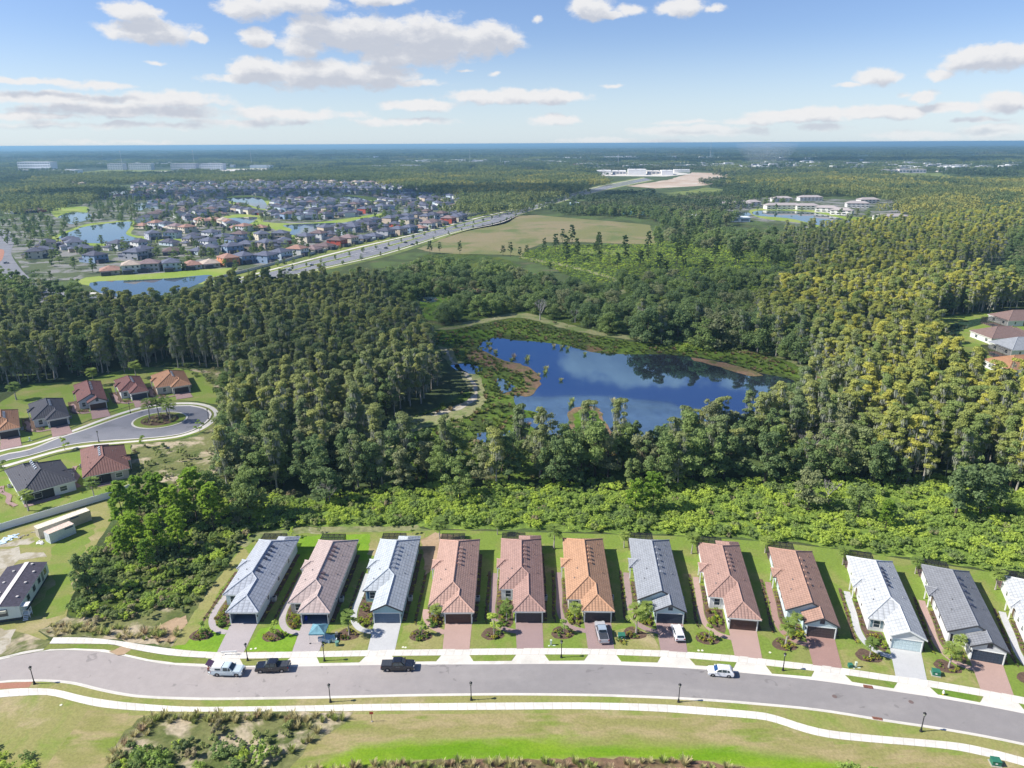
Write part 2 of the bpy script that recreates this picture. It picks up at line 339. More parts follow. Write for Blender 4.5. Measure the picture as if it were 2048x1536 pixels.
M_cyp = leafmat('cypress_foliage', [(0.29, 0.34, 0.145), (0.42, 0.45, 0.155), (0.24, 0.31, 0.14)], 55, trans=.48, isl=.35)
M_cypy = leafmat('golden_cypress_foliage', [(0.35, 0.40, 0.125), (0.54, 0.53, 0.12), (0.28, 0.36, 0.12)], 28, thr=(.42, .62), trans=.46, isl=.35)
M_oak = leafmat('broadleaf_foliage', [(0.19, 0.27, 0.115), (0.27, 0.36, 0.12), (0.31, 0.34, 0.175)], 40, trans=.48, isl=.35)
M_spine = leafmat('scrub_pine_foliage', [(0.13, 0.20, 0.085), (0.18, 0.25, 0.09)], 30, trans=.4)
M_fard = leafmat('far_dark_foliage', [(0.075, 0.115, 0.06), (0.13, 0.175, 0.075), (0.16, 0.18, 0.10)], 350, trans=.35)
M_faro = leafmat('far_olive_foliage', [(0.14, 0.19, 0.075), (0.23, 0.265, 0.09), (0.10, 0.15, 0.075)], 300, trans=.35)
M_farg = leafmat('far_golden_foliage', [(0.20, 0.235, 0.085), (0.38, 0.365, 0.10), (0.15, 0.20, 0.08)], 200, trans=.35)
M_pine = leafmat('pine_foliage', [(0.27, 0.42, 0.075), (0.40, 0.55, 0.085)], 15, trans=.45, isl=.3)
M_bush = leafmat('thicket_foliage', [(0.35, 0.48, 0.12), (0.52, 0.64, 0.12), (0.26, 0.36, 0.12)], 12, trans=.48, isl=.35)
M_bushd = leafmat('dull_thicket_foliage', [(0.25, 0.32, 0.13), (0.38, 0.44, 0.16), (0.42, 0.37, 0.22)], 12, trans=.46, isl=.35)
M_mtuft = leafmat('marsh_blades', [(0.13, 0.19, 0.05), (0.22, 0.29, 0.06), (0.26, 0.20, 0.11)], 14, trans=.4)
M_tuft = leafmat('tuft_grass', [(0.55, 0.50, 0.27), (0.36, 0.42, 0.13), (0.46, 0.36, 0.23)], 10)
M_moss = leafmat('grey_moss', [(0.40, 0.42, 0.33), (0.32, 0.34, 0.27)], 20)
M_palm = leafmat('palm_fronds', [(0.17, 0.25, 0.06), (0.27, 0.35, 0.08)], 20)
M_shrub = leafmat('garden_shrub_leaves', [(0.15, 0.25, 0.05), (0.30, 0.38, 0.05), (0.24, 0.16, 0.06)], 6)
M_shruby = leafmat('yellow_shrub_leaves', [(0.38, 0.42, 0.05), (0.44, 0.40, 0.07)], 6)
M_dead = plain('bare_grey_wood', (0.33, 0.31, 0.29), .9)
M_bark = plain('pale_bark', (0.34, 0.31, 0.27), .95, .3)
M_barkd = plain('dark_bark', (0.085, 0.065, 0.05), .95, .3)
def water(name, deep, refl, tint=(1, 1, 1), bscale=.5):
    m_, g = newmat(name); p = g.n('ShaderNodeNewGeometry').outputs['Position']
    f = g.noise(g.vm('MULTIPLY', p, (.6, 1, 1)), bscale, 3, .6)
    d = g.n('ShaderNodeBsdfDiffuse'); d.inputs[0].default_value = col4(deep)
    gl = g.n('ShaderNodeBsdfGlossy'); gl.inputs['Roughness'].default_value = .03; gl.inputs[0].default_value = col4(tint)
    bn = g.n('ShaderNodeBump'); bn.inputs['Strength'].default_value = .03; bn.inputs['Distance'].default_value = .03; g.put(bn.inputs['Height'], f)
    g.L.new(bn.outputs[0], gl.inputs['Normal'])
    fr = g.n('ShaderNodeFresnel'); fr.inputs['IOR'].default_value = refl
    mx = g.n('ShaderNodeMixShader'); g.L.new(fr.outputs[0], mx.inputs[0]); g.L.new(d.outputs[0], mx.inputs[1]); g.L.new(gl.outputs[0], mx.inputs[2])
    o = g.n('ShaderNodeOutputMaterial'); g.L.new(mx.outputs[0], o.inputs[0]); return m_
M_pond = water('dark_pond_water', (0.022, 0.026, 0.034), 6.0, (.36, .64, 1.0))
M_lake = water('lake_water', (0.03, 0.055, 0.075), 1.6)
M_white = plain('white_paint', (0.74, 0.74, 0.71), .55, .04)
M_glass = plain('dark_glass', (0.035, 0.05, 0.065), .08, .1, spec=.7)
M_black = plain('black_metal', (0.02, 0.02, 0.022), .45, .1)
M_tyre = plain('tyre_rubber', (0.018, 0.018, 0.018), .85, .1)
M_rim = plain('alloy_rim', (0.55, 0.55, 0.56), .3, .05, metal=.6)
M_chrome = plain('chrome_trim', (0.6, 0.6, 0.62), .2, .05, metal=.8)
M_lampg = plain('frosted_lamp_glass', (0.55, 0.55, 0.5), .3, .05)
M_tlight = plain('red_tail_lens', (0.35, 0.015, 0.01), .25, .05)
M_gbox = plain('green_utility_paint', (0.03, 0.15, 0.095), .5, .1)
M_cream = plain('cream_plastic', (0.55, 0.62, 0.5), .5, .05)
# ------------------------------------------------------------------ the ground and everything laid on it
def wpts(px, z=0.0): return [(at(x, y, z).x, at(x, y, z).y) for x, y in px]
def smooth(pts, n=6, closed=False):
    out = []; N = len(pts)
    rng = range(N) if closed else range(N-1)
    for i in rng:
        p0 = pts[(i-1) % N] if closed or i > 0 else pts[i]; p1 = pts[i]; p2 = pts[(i+1) % N]
        p3 = pts[(i+2) % N] if closed or i+2 < N else p2
        for k in range(n):
            t = k/n
            out.append(tuple(.5*((2*p1[j])+(-p0[j]+p2[j])*t+(2*p0[j]-5*p1[j]+4*p2[j]-p3[j])*t*t+(-p0[j]+3*p1[j]-3*p2[j]+p3[j])*t**3) for j in range(2)))
    if not closed: out.append(tuple(pts[-1]))
    return out
def wiggle(pts, amp, step, seed=1):
    r = random.Random(seed); out = []; N = len(pts)
    for i in range(N):
        a, b = pts[i], pts[(i+1) % N]; L = math.dist(a, b); n = max(1, min(60, int(L/step)))
        for k in range(n):
            t = k/n; out.append((a[0]+(b[0]-a[0])*t+r.uniform(-amp, amp), a[1]+(b[1]-a[1])*t+r.uniform(-amp, amp)))
    return out
def inside(p, poly):
    x, y = p; c = False; j = len(poly)-1
    for i in range(len(poly)):
        xi, yi = poly[i]; xj, yj = poly[j]
        if (yi > y) != (yj > y) and x < (xj-xi)*(y-yi)/(yj-yi)+xi: c = not c
        j = i
    return c
def sheet(name, pts, z, mat, px=True, sm=0, amp=0, step=3, thick=0.0, kind='structure', closed=True, seed=1):
    p = wpts(pts) if px else list(pts)
    if sm: p = smooth(p, sm, True)
    if amp: p = wiggle(p, amp, step, seed)
    mb = MB()
    A = sum(p[i][0]*p[(i+1) % len(p)][1]-p[(i+1) % len(p)][0]*p[i][1] for i in range(len(p)))
    if A < 0: p = p[::-1]
    if thick: mb.prism(p, z-thick, z, bottom=False)
    else: mb.fill(p, z)
    o = mb.build(name, mat); tag(o, kind=kind); return o
def band(A, B):                       # polygon between two polylines
    return list(A)+list(B)[::-1]
# base: rings so that near and far can carry their own colour
mb = MB(); mb.face([(-9000, -300, 0), (9000, -300, 0), (9000, 2600, 0), (-9000, 2600, 0)]); tag(mb.build('ground', M_ground), kind='structure')
mb = MB(); mb.face([(-30000, -300, -.5), (30000, -300, -.5), (30000, 45000, -.5), (-30000, 45000, -.5)]); tag(mb.build('far_ground', M_far), kind='structure')
mb = MB(); mb.face([(-30000, 2600, -.02), (30000, 2600, -.02), (30000, 45000, -.02), (-30000, 45000, -.02)]); tag(mb.build('distant_plain', M_far), kind='structure')

UPR = [(-260,1345),(-120,1342),(0,1320),(50,1308),(100,1302),(150,1301),(200,1304),(250,1313),(300,1324),(350,1330),(420,1334),(500,1334.5),(600,1333),(700,1331),(800,1329.5),(900,1329),(1000,1328.5),(1100,1328),(1200,1329),(1300,1333),(1400,1338.5),(1500,1347),(1634,1361),(1768,1380),(1901,1400),(2048,1427),(2300,1480)]
LOR = [(-260,1400),(-120,1380),(0,1362),(60,1359),(100,1359),(150,1364),(200,1376),(250,1386),(300,1391.5),(400,1395),(500,1394.5),(600,1393),(700,1391),(800,1388.5),(900,1387),(1000,1386),(1100,1386.5),(1200,1388),(1300,1391.5),(1400,1396.5),(1500,1404),(1634,1417),(1768,1438),(1901,1458),(2048,1486),(2300,1545)]
UPS = [(107,1276),(170,1276),(240,1283),(330,1297),(433,1305.5),(584,1304.5),(735,1301.5),(885,1299.5),(1033,1297.6),(1176,1298),(1321,1301.7),(1375,1305),(1469,1312),(1525,1318.5),(1626,1330),(1685,1337),(1791,1353),(1854,1361),(1961,1379),(2028,1392),(2110,1408),(2300,1450)]
UPF = [(99,1288),(217,1289),(250,1296),(280,1302),(335,1311),(400,1316),(500,1318),(600,1316),(731,1313.3),(882,1311.5),(1032,1310.2),(1176,1309.5),(1321,1314),(1473,1324.5),(1628,1342.5),(1690,1350.5),(1794,1365.5),(1860,1375),(1966,1393.3),(2037,1407),(2110,1422),(2300,1466)]
LST = [(-260,1420),(-120,1396),(0,1381),(57,1377.5),(112,1380),(162,1392),(212,1401),(275,1408),(375,1414.5),(500,1414),(625,1412),(750,1409),(1000,1406.5),(1162,1406),(1300,1409),(1400,1415),(1512,1424.5),(1553,1432.5),(1607,1450),(1660,1462),(1741,1471),(1821,1478),(1901,1485),(1955,1494),(2048,1517),(2300,1590)]
LSB = [(-260,1436),(-120,1411),(0,1396),(80,1391),(112,1394),(150,1404),(200,1415),(275,1422),(375,1424.5),(500,1424),(650,1423.5),(750,1422.5),(1012,1420.5),(1162,1419.5),(1300,1423.5),(1400,1430),(1512,1439),(1553,1447),(1607,1465),(1660,1477),(1741,1485.5),(1821,1492),(1901,1500),(1955,1510),(2048,1533),(2300,1608)]
def wl(px, n=4): return smooth(wpts(px), n)
wUPR, wLOR, wUPS, wUPF, wLST, wLSB = [wl(q_) for q_ in (UPR, LOR, UPS, UPF, LST, LSB)]
mb = MB(); road_poly = band(wUPR, wLOR)
mb.fill(road_poly, .012); road = tag(mb.build('road', M_asph), kind='structure')
def offset(line, d):
    out = []
    for i, p in enumerate(line):
        a = line[max(0, i-1)]; b = line[min(len(line)-1, i+1)]; dx, dy = b[0]-a[0], b[1]-a[1]; L = math.hypot(dx, dy) or 1
        out.append((p[0]-dy/L*d, p[1]+dx/L*d))
    return out
def strip(mb, prof_lines, mi=0):      # list of (line, z)
    for (la, za), (lb, zb) in zip(prof_lines[:-1], prof_lines[1:]):
        for i in range(min(len(la), len(lb))-1):
            mb.face([(*la[i], za), (*la[i+1], za), (*lb[i+1], zb), (*lb[i], zb)], mi)
def kerb(line, side, name='kerb'):
    mb = MB(); L = [(offset(line, side*d), z) for d, z in ((0, .013), (.04, .03), (.34, .045), (.5, .12), (.68, .125), (.69, .05))]
    if side < 0: L = [(l[::-1], z) for l, z in L]
    strip(mb, L); tag(mb.build(name, M_conc), kind='structure')
kerb(wUPR, 1); kerb(wLOR, -1)
# upper side: concrete strip with aprons, grass islands, slabs
yard_front = wl([(-260,1330),(-120,1322),(0,1304),(60,1290)]+UPS[0:])
wUPR6 = offset(wUPR, .6)
sheet('verge', band([p for p in wl(UPR[:10])], [p for p in wl([(-260,1300),(0,1262),(99,1282),(217,1289),(250,1296),(280,1302),(335,1311)])]), .03, M_rough, px=False)
ap = [p for p in offset(wl(UPR[10:]), .6)]; fr = wl([(400,1316)]+UPF[6:]); bk = wl([(400,1303)]+UPS[5:])
mb = MB(); mb.prism(band(ap, bk), .0, .10, bottom=False); tag(mb.build('concrete_apron', M_conc), kind='structure')
ISL = [[(20,1314),(85,1302),(99,1289),(217,1289.5),(250,1297),(280,1303),(335,1312),(400,1317),(424,1318),(410,1329),(350,1326.5),(300,1320),(250,1309),(210,1300),(150,1297.5),(100,1299)],
 [(480,1318.5),(580,1317),(562,1331),(487,1332)],[(633.6,1315.5),(731,1313.5),(718,1326),(639,1327.5)],[(784,1313),(882,1312),(872,1323.7),(795,1325)],
 [(939,1311.3),(1032,1310.5),(1023,1322.6),(947,1323.5)],[(1089,1310),(1176.7,1310),(1168,1322),(1098,1322.5)],[(1233,1311),(1321.3,1314.5),(1314.6,1326),(1242.7,1324)],
 [(1378.6,1318),(1473,1325.5),(1467,1337),(1391,1331.5)],[(1531.3,1332),(1628.3,1343),(1622.3,1354.5),(1543.7,1348)],[(1690,1351),(1794.6,1366),(1786.8,1378),(1703.7,1364.5)],
 [(1859.8,1375.5),(1966.5,1394),(1959.7,1406),(1875.5,1390)],[(2037,1407.5),(2120,1426),(2115,1437),(2050,1423)]]
for i, q_ in enumerate(ISL): sheet('grass_verge', q_, .125, M_verge if i in (0, 3, 9, 10, 11) else M_lawn, thick=.05)
def slabs(name, A, B, z, pitch=1.55, gap=.035, skip=None):
    """individual concrete slabs between two edge lines"""
    base = MB(); base.prism(band(A, B), z-.12, z-.03, bottom=False); o = tag(base.build(name, M_conc2), kind='structure')
    def res(line, n):
        d = [0]
        for a, b in zip(line[:-1], line[1:]): d.append(d[-1]+math.dist(a, b))
        out = []; j = 0
        for k in range(n+1):
            t = d[-1]*k/n
            while j < len(d)-2 and d[j+1] < t: j += 1
            w = (t-d[j])/max(1e-6, d[j+1]-d[j]); out.append((line[j][0]+(line[j+1][0]-line[j][0])*w, line[j][1]+(line[j+1][1]-line[j][1])*w))
        return out
    LA = sum(math.dist(a, b) for a, b in zip(A[:-1], A[1:])); n = int(LA/pitch); ra, rb = res(A, n), res(B, n)
    for k in range(n):
        t0, t1 = gap/2/pitch, 1-gap/2/pitch; lp = lambda a, b, t: (a[0]+(b[0]-a[0])*t, a[1]+(b[1]-a[1])*t)
        quad = [lp(ra[k], ra[k+1], t0), lp(ra[k], ra[k+1], t1), lp(rb[k], rb[k+1], t1), lp(rb[k], rb[k+1], t0)]
        cx = sum(p_[0] for p_ in quad)/4; cy = sum(p_[1] for p_ in quad)/4
        mb = MB(); mb.prism([(a-cx, b-cy) for a, b in quad], -.035, rnd.uniform(-.003, .004), bottom=False)
        s_ = mb.build('slab', rnd.choice(SLABM), o); s_.location = (cx, cy, z)
M_conc2 = plain('joint_concrete', (.36, .33, .28), .9)
SLABM = [plain('slab_%s' % k, tuple(v*f for v in (.62, .585, .52)), .85, .10, .8) for k, f in (('pale', 1.04), ('mid', .98), ('warm', .93))]
slabs('sidewalk', wl(UPF, 3), wl(UPS, 3), .135)
slabs('sidewalk', wl(LSB, 3), wl(LST, 3), .135)
# lower verge and lawn
sheet('verge', band(offset(wLOR, -.6), wLST), .10, M_lawnt, px=False, thick=.1)
sheet('lawn', band(wLSB, [(-150, 40), (190, 40)]), .085, M_lawnt, px=False)
# bright wet strip and worn patches on the lower lawn: a finer sheet whose colour follows the watered strip
def band_mesh():
    me = bpy.data.meshes.new('watered_strip'); x0, x1, y0, y1, st = -70.0, 95.0, 70.0, 96.0, .55
    nx = int((x1-x0)/st); ny = int((y1-y0)/st); V = []; W = []
    cl = [(-400,1700),(430,1640),(560,1570),(640,1530),(720,1500),(830,1482),(1000,1481),(1150,1482),(1300,1484),(1400,1490),(1480,1500),(1600,1515),(1800,1560)]
    cw = wpts(cl); lo = wpts([(560,1640),(640,1580),(700,1540),(850,1519),(1000,1520),(1250,1514),(1400,1522),(1500,1534),(1600,1545),(1800,1600)])
    def interp(L, x):
        if x <= L[0][0]: return L[0][1]
        for a, b in zip(L[:-1], L[1:]):
            if a[0] <= x <= b[0]: return a[1]+(b[1]-a[1])*(x-a[0])/(b[0]-a[0])
        return L[-1][1]
    for j in range(ny+1):
        for i in range(nx+1):
            x = x0+i*st; y = y0+j*st; V.append((x, y, .098))
            t = interp(cw, x); b = interp(lo, x)
            w = min(1, max(0, (t+1.6-y)/3.2))*min(1, max(0, (y-b)/.4+.6)); W.append(w)
    wl_ = wpts([(x, y) for x, y in LSB])
    F = []
    for j in range(ny):
        for i in range(nx):
            x = x0+(i+.5)*st; y = y0+(j+.5)*st
            if y < interp(wl_, x)-.9: F.append((j*(nx+1)+i, j*(nx+1)+i+1, (j+1)*(nx+1)+i+1, (j+1)*(nx+1)+i))
    me.from_pydata(V, [], F); at_ = me.attributes.new('wet', 'FLOAT', 'POINT'); at_.data.foreach_set('value', W)
    m_, g = newmat('lower_lawn_grass'); p = g.n('ShaderNodeNewGeometry').outputs['Position']
    a = g.n('ShaderNodeAttribute', attribute_name='wet').outputs['Fac']
    ps = g.vm('MULTIPLY', p, (.45, 1.3, 1)); n1 = g.noise(ps, .22, 5, .6, .3); n2 = g.noise(g.vm('ADD', ps, (31, 7, 0)), .13, 4, .6); n3 = g.noise(p, 2.6, 4, .7)
    dry = g.mix(g.ramp(n1, .38, .62), (0.27, 0.26, 0.09), (0.38, 0.305, 0.16)); dry = g.mix(g.ramp(n2, .52, .66), dry, (0.20, 0.25, 0.05))
    f = g.ramp(g.m('ADD', a, g.m('MULTIPLY_ADD', n1, 2.0, -1.0)), .05, 1.0)
    c = g.mix(f, dry, g.mix(g.ramp(n2, .35, .65), (0.135, 0.27, 0.012), (0.21, 0.32, 0.025)))
    c = g.mix(g.ramp(n3, .25, .75, 0, .3), c, (0, 0, 0))
    finish(g, c, .95, .1, bump=n3, bstr=.3, bdist=.08); me.materials.append(m_)
    tag(link('lower_lawn', me), kind='structure')
band_mesh()
# reedy fringe ground below the lawn
sheet('reed_bank', [(600,1600),(700,1543),(850,1520),(1000,1521),(1250,1516),(1400,1524),(1500,1536),(1600,1548),(1700,1600)], .11, M_reed, amp=.3, step=1)
# brush patch ground below left sidewalk
BR1 = [(200,1600),(225,1500),(262,1450),(300,1428),(500,1426),(708,1425),(690,1450),(640,1475),(600,1510),(575,1545),(560,1600)]
sheet('scrub_ground', BR1, .105, M_rough, amp=.5, step=1.5)
BR2 = [(78,1262),(130,1235),(230,1230),(330,1215),(370,1215),(395,1195),(440,1150),(470,1160),(400,1220),(370,1260),(340,1295),(240,1282),(170,1275),(100,1275)]
# yards of the front row
YARD = [(395,1320),(340,1297),(372,1255),(410,1195),(450,1140),(480,1095),(520,1070),(600,1061),(840,1058),(1100,1064),(1380,1074),(1560,1084),(1680,1100),(1830,1120),(2000,1145),(2200,1185),(2500,1240),(2600,1520)]
sheet('yard_lawn', band(wl([(340,1299)]+UPS[4:]), wpts([(372,1255),(410,1195),(450,1140),(480,1095),(520,1072),(600,1063),(840,1060),(1100,1066),(1380,1074),(1560,1086),(1680,1100),(1830,1122),(2000,1148),(2300,1220)])), .105, M_lawn, px=False, thick=.1)
# per-lot tints of lawn
YZ = [.1075]
for nm, q_, m_ in (('yard_grass', [(350,1298),(433,1305),(468,1256),(420,1262),(395,1245),(385,1255)], M_lawnb), ('yard_grass', [(490,1303),(584,1303.5),(601,1256),(560,1250),(520,1258)], M_lawnb), ('yard_grass', [(560,1075),(740,1068),(735,1120),(700,1130),(660,1100),(600,1130)], M_lawnb),
   ('yard_grass', [(640,1303),(734,1300.5),(744,1256),(700,1250),(662,1262)], M_lawnt), ('yard_grass', [(790,1300.5),(884,1299),(887,1262),(830,1248),(808,1252)], M_lawnt), ('yard_grass', [(735,1110),(745,1066),(850,1066),(835,1120)], M_lawnt),
   ('yard_grass', [(345,1294),(372,1250),(412,1192),(452,1136),(486,1092),(500,1110),(440,1180),(405,1250),(370,1290)], M_lawnt), ('yard_grass', [(1232,1299),(1320,1301),(1306,1268),(1260,1255),(1228,1262)], M_lawnt),
   ('yard_grass', [(1690,1336),(1790,1351),(1777,1318),(1720,1300),(1680,1300)], M_lawnt), ('yard_grass', [(1856,1360),(1960,1377),(1940,1345),(1890,1330),(1850,1330)], M_lawnt), ('yard_grass', [(843,1080),(870,1066),(905,1070),(880,1130),(850,1150)], M_dirt)):
    YZ[0] += .0012; sheet(nm, q_, YZ[0], m_, amp=.25, step=1.2)
sheet('thicket_floor', [(440,1020),(640,1000),(900,985),(1200,982),(1500,978),(1700,972),(1900,975),(2300,1010),(2300,1225),(2100,1165),(1950,1137),(1830,1119),(1680,1097),(1560,1083),(1380,1070),(1100,1061),(840,1056),(600,1053),(520,1063),(470,1050)], .02, M_brightf, amp=.8, step=3)
# left open ground: mobile office lot
LEFT = [(-300,1330),(0,1308),(60,1293),(100,1276),(78,1262),(130,1235),(150,1180),(170,1120),(205,1070),(240,1020),(262,985),(0,1063),(-300,1130)]
sheet('site_grass', LEFT, .02, M_lawnt, amp=.3, step=2)
sheet('site_grass', [(60,1225),(125,1228),(150,1165),(160,1110),(190,1060),(170,1040),(110,1090),(95,1130),(110,1170)], .03, M_lawn, sm=3, amp=.7, step=1.2)
sheet('bare_sand', [(-80,1110),(0,1098),(38,1094),(40,1106),(90,1104),(100,1112),(40,1120),(0,1160),(-80,1200)], .035, M_sand, amp=.5, step=1.5)
sheet('bare_sand', [(-40,1265),(0,1258),(30,1258),(20,1285),(5,1308),(-40,1312)], .035, M_sand, amp=.4, step=1)
sheet('bare_sand', [(0,1088),(40,1080),(65,1074),(70,1085),(30,1092),(0,1094)], .036, M_sand, amp=.5, step=1)
sheet('scrub_ground', BR2, .04, M_rough, amp=.5, step=1.5)
sheet('thicket_floor', [(150,1190),(165,1130),(215,1085),(245,1020),(262,985),(440,975),(470,1050),(515,1062),(475,1085),(440,1145),(400,1195),(372,1225),(300,1240),(200,1250),(140,1230)], .036, M_palmetto, sm=2, amp=.6, step=2)
sheet('bare_sand', [(300,1262),(350,1235),(372,1232),(375,1250),(345,1285),(310,1278)], .06, M_dirt, amp=.4, step=1)
sheet('bare_sand', [(218,1305),(250,1291),(262,1300),(248,1309),(235,1312)], .13, M_dirt, amp=.15, step=.8)
sheet('sandy_track', [(470,1085),(520,1066),(600,1056),(700,1053),(830,1052),(860,1062),(600,1068),(520,1076),(490,1096)], .115, M_lane, amp=.5, step=2)
# brick crossing at far left
sheet('brick_crossing', [(-120,1384),(0,1367),(66,1364.5),(58,1376),(0,1379),(-120,1394)], .118, pavers('crossing_brick', (.42,.2,.13), (.36,.17,.11)))
# storm drains and manholes
def drain(px, py, rz, lab):
    p = at(px, py); t = thing('storm_drain', lab, 'storm drain', (p.x, p.y, .05), rz)
    mb = MB(); mb.box(-.75, .75, -.35, .35, 0, .05); mb.build('frame', plain('rusty_iron', (.16, .075, .05), .8, .2), t)
    for s_ in (-1, 1):
        mb = MB()
        for k in range(7): mb.box(s_*.37-.3+k*.09, s_*.37-.3+k*.09+.05, -.28, .28, .05, .085)
        mb.box(s_*.37-.33, s_*.37+.33, -.31, -.28, .05, .085); mb.box(s_*.37-.33, s_*.37+.33, .28, .31, .05, .085)
        mb.build('grate', plain('rusty_grate', (.23, .10, .065), .8, .2), t)
drain(1736, 1374, R_(-13), 'rusty storm drain grate in the kerb before the pale grey tiled house')
drain(1755, 1438.5, R_(-13), 'rusty storm drain grate in the kerb on the lawn side of the road')
for k, (px, py, lab) in enumerate(((1669, 1393, 'round brownish manhole cover in the asphalt near the storm drains'), (1822, 1404, 'dark patched manhole cover in the asphalt in front of the grey house at right'))):
    p = at(px, py); mb = MB(); mb.lathe([(0, .03), (.30, .03), (.38, .028), (.40, .012)], n=18)
    o = mb.build('manhole_cover', plain('iron_brown', (.15, .11, .1), .8)); o.location = (p.x, p.y, .012); tag(o, lab, 'manhole cover')

# ---- middle ground
MARSH = [(862,668),(930,648),(1010,628),(1090,640),(1180,668),(1290,686),(1420,690),(1540,712),(1640,745),(1640,790),(1560,880),(1300,960),(1000,965),(800,960),(760,900),(800,845),(900,805),(945,770),(905,735),(880,700)]
sheet('marsh', MARSH, .02, M_marsh, sm=4, amp=1, step=5)
sheet('mown_track', band(smooth([(845,672),(900,660),(960,648),(1020,636),(1060,638),(1100,650),(1180,668),(1300,684),(1400,690),(1500,702),(1580,725),(1650,760)], 4), smooth([(855,664),(900,651),(960,639),(1020,627),(1065,628),(1110,642),(1190,661),(1300,677),(1400,683),(1510,694),(1590,715),(1665,745)], 4)), .05, M_lane, amp=.7, step=3)
sheet('mown_track', band(smooth([(876,692),(896,728),(920,748),(936,772),(938,795),(908,815),(855,828),(805,835),(772,858),(750,910)], 4), smooth([(904,698),(918,720),(945,736),(966,765),(972,802),(938,832),(872,850),(838,860),(812,884),(808,918)], 4)), .056, M_lane, amp=.7, step=3)
sheet('sandy_track', band(smooth([(890,700),(905,728),(928,748),(944,772),(944,792),(912,812),(860,826)], 4), smooth([(895,698),(911,726),(934,745),(951,770),(952,798),(918,820),(864,833)], 4)), .09, M_sand, amp=.6, step=2)
sheet('bright_marsh', [(868,660),(940,658),(1000,662),(985,675),(940,680),(890,690),(875,680)], .06, M_bgreen, amp=1, step=4)
sheet('bright_marsh', [(805,870),(835,862),(855,885),(845,905),(820,905)], .06, M_bgreen, amp=.6, step=3)
sheet('bright_marsh', [(1005,830),(1040,818),(1065,822),(1075,835),(1040,842),(1020,845)], .06, M_bgreen, amp=.6, step=3)
sheet('bright_marsh', [(1148,830),(1160,819),(1190,821),(1200,838),(1218,868),(1235,900),(1160,905),(1150,860)], .15, M_bgreen, amp=.5, step=2)
sheet('bright_marsh', [(1340,690),(1420,690),(1425,702),(1360,704)], .06, M_bgreen, amp=.6, step=3)
POND = [(955,697),(966,684),(993,676),(1031,681),(1081,684),(1139,693),(1198,707),(1300,709),(1332,709),(1390,715),(1449,724),(1522,747),(1590,762),(1570,790),(1480,840),(1400,860),(1300,880),(1200,905),(1150,900),(1120,880),(1080,862),(1040,842),(1063,835),(1085,828),(1034,815),(1030,792),(1063,791),(1078,756),(1060,740),(1022,736),(1010,722),(985,714)]
sheet('pond_water', POND, .08, M_pond, sm=4, amp=.35, step=3)
for q_ in ([(996,757),(1016,763),(1030,778),(1002,787),(994,772)], [(902,731),(934,728),(964,737),(948,748),(920,742)], [(955,868),(972,866),(970,884),(957,882)], [(898,896),(920,892),(925,905),(900,908)], [(985,918),(1000,915),(1005,930),(985,932)], [(1000,868),(1020,862),(1012,876),(1000,878)],
           [(780,588),(800,586),(812,600),(790,606)], [(815,588),(835,585),(832,594),(815,594)], [(835,595),(870,594),(872,604),(845,604)]):
    sheet('pool_water', q_, .09, M_pond if q_[0][1] > 700 else M_lake, sm=3, amp=.3, step=2)
for q_ in ([(1010,722),(1040,728),(1062,738),(1080,756),(1078,775),(1062,792),(1045,790),(1050,770),(1040,752),(1000,740),(960,728),(930,712),(960,700),(985,712)], [(1385,716),(1449,726),(1522,748),(1500,752),(1440,735),(1390,722)], [(1138,826),(1150,816),(1174,812),(1198,818),(1206,834),(1222,860),(1250,905),(1150,915),(1140,870)]):
    sheet('brown_reeds', q_, .13, M_reed, sm=3, amp=.6, step=2.5)
sheet('bright_marsh', [(815,600),(900,590),(905,625),(880,640),(830,630)], .03, M_bgreen, sm=3, amp=1.5, step=6)
sheet('bare_patch', [(890,573),(1000,578),(990,586),(900,582)], .04, M_dirt, amp=1, step=6)
sheet('palmetto_scrub', [(1040,517),(1060,500),(1130,490),(1270,490),(1330,465),(1400,470),(1640,470),(1640,560),(1480,600),(1300,600),(1180,570),(1100,535)], .03, M_palmetto, sm=3, amp=2, step=9)
sheet('palmetto_scrub', [(850,510),(1000,515),(1090,560),(1240,590),(1240,650),(1000,640),(820,640),(760,600)], .025, M_palmetto, sm=3, amp=2, step=9)
sheet('field', [(835,497),(905,470),(970,449),(1030,432),(1070,430),(1150,437),(1240,444),(1300,450),(1308,470),(1311,489),(1230,487),(1150,484),(1089,484.6),(1060,497),(1041,511),(980,509),(900,508),(850,502)], .06, M_field, amp=1.2, step=8)
sheet('field', [(1142,503),(1196,494),(1262,497),(1259,508.7),(1221,511)], .07, M_fieldg, amp=1.2, step=8)
sheet('track', band(smooth([(1041,511),(1059,516),(1125,527),(1196,545),(1234,558),(1275,580)], 4), smooth([(1036,514),(1055,520),(1120,531),(1190,549),(1225,562),(1236,590)], 4)), .07, M_lane, amp=.8, step=5)
sheet('field', [(1372,460),(1440,458),(1470,470),(1400,475)], .07, M_field, amp=1, step=8)
sheet('field', [(1272,389),(1376,382),(1412,375),(1470,382),(1457,389),(1430,396),(1371,399.5),(1318,404),(1290,396)], .1, M_fieldg, amp=2, step=15)
sheet('cleared_ground', [(1255,372),(1340,359),(1384,345),(1460,347),(1465,354),(1412,371),(1360,374),(1310,377)], .1, M_wdirt, amp=4, step=30)
sheet('paved_lot', [(1190,346),(1346,344),(1384,348),(1330,353),(1200,352)], .12, M_conc, amp=2, step=30)
sheet('far_field', [(1790,347),(1880,346),(1900,352),(1860,362),(1812,360)], .1, M_fieldg, amp=5, step=40)
sheet('far_field', [(140,346),(220,339),(300,340),(520,336),(560,342),(400,345),(200,351)], .1, M_fieldg, amp=5, step=60)
sheet('far_paving', [(300,343),(470,338),(560,336),(560,341),(420,345)], .14, M_conc, amp=5, step=60)
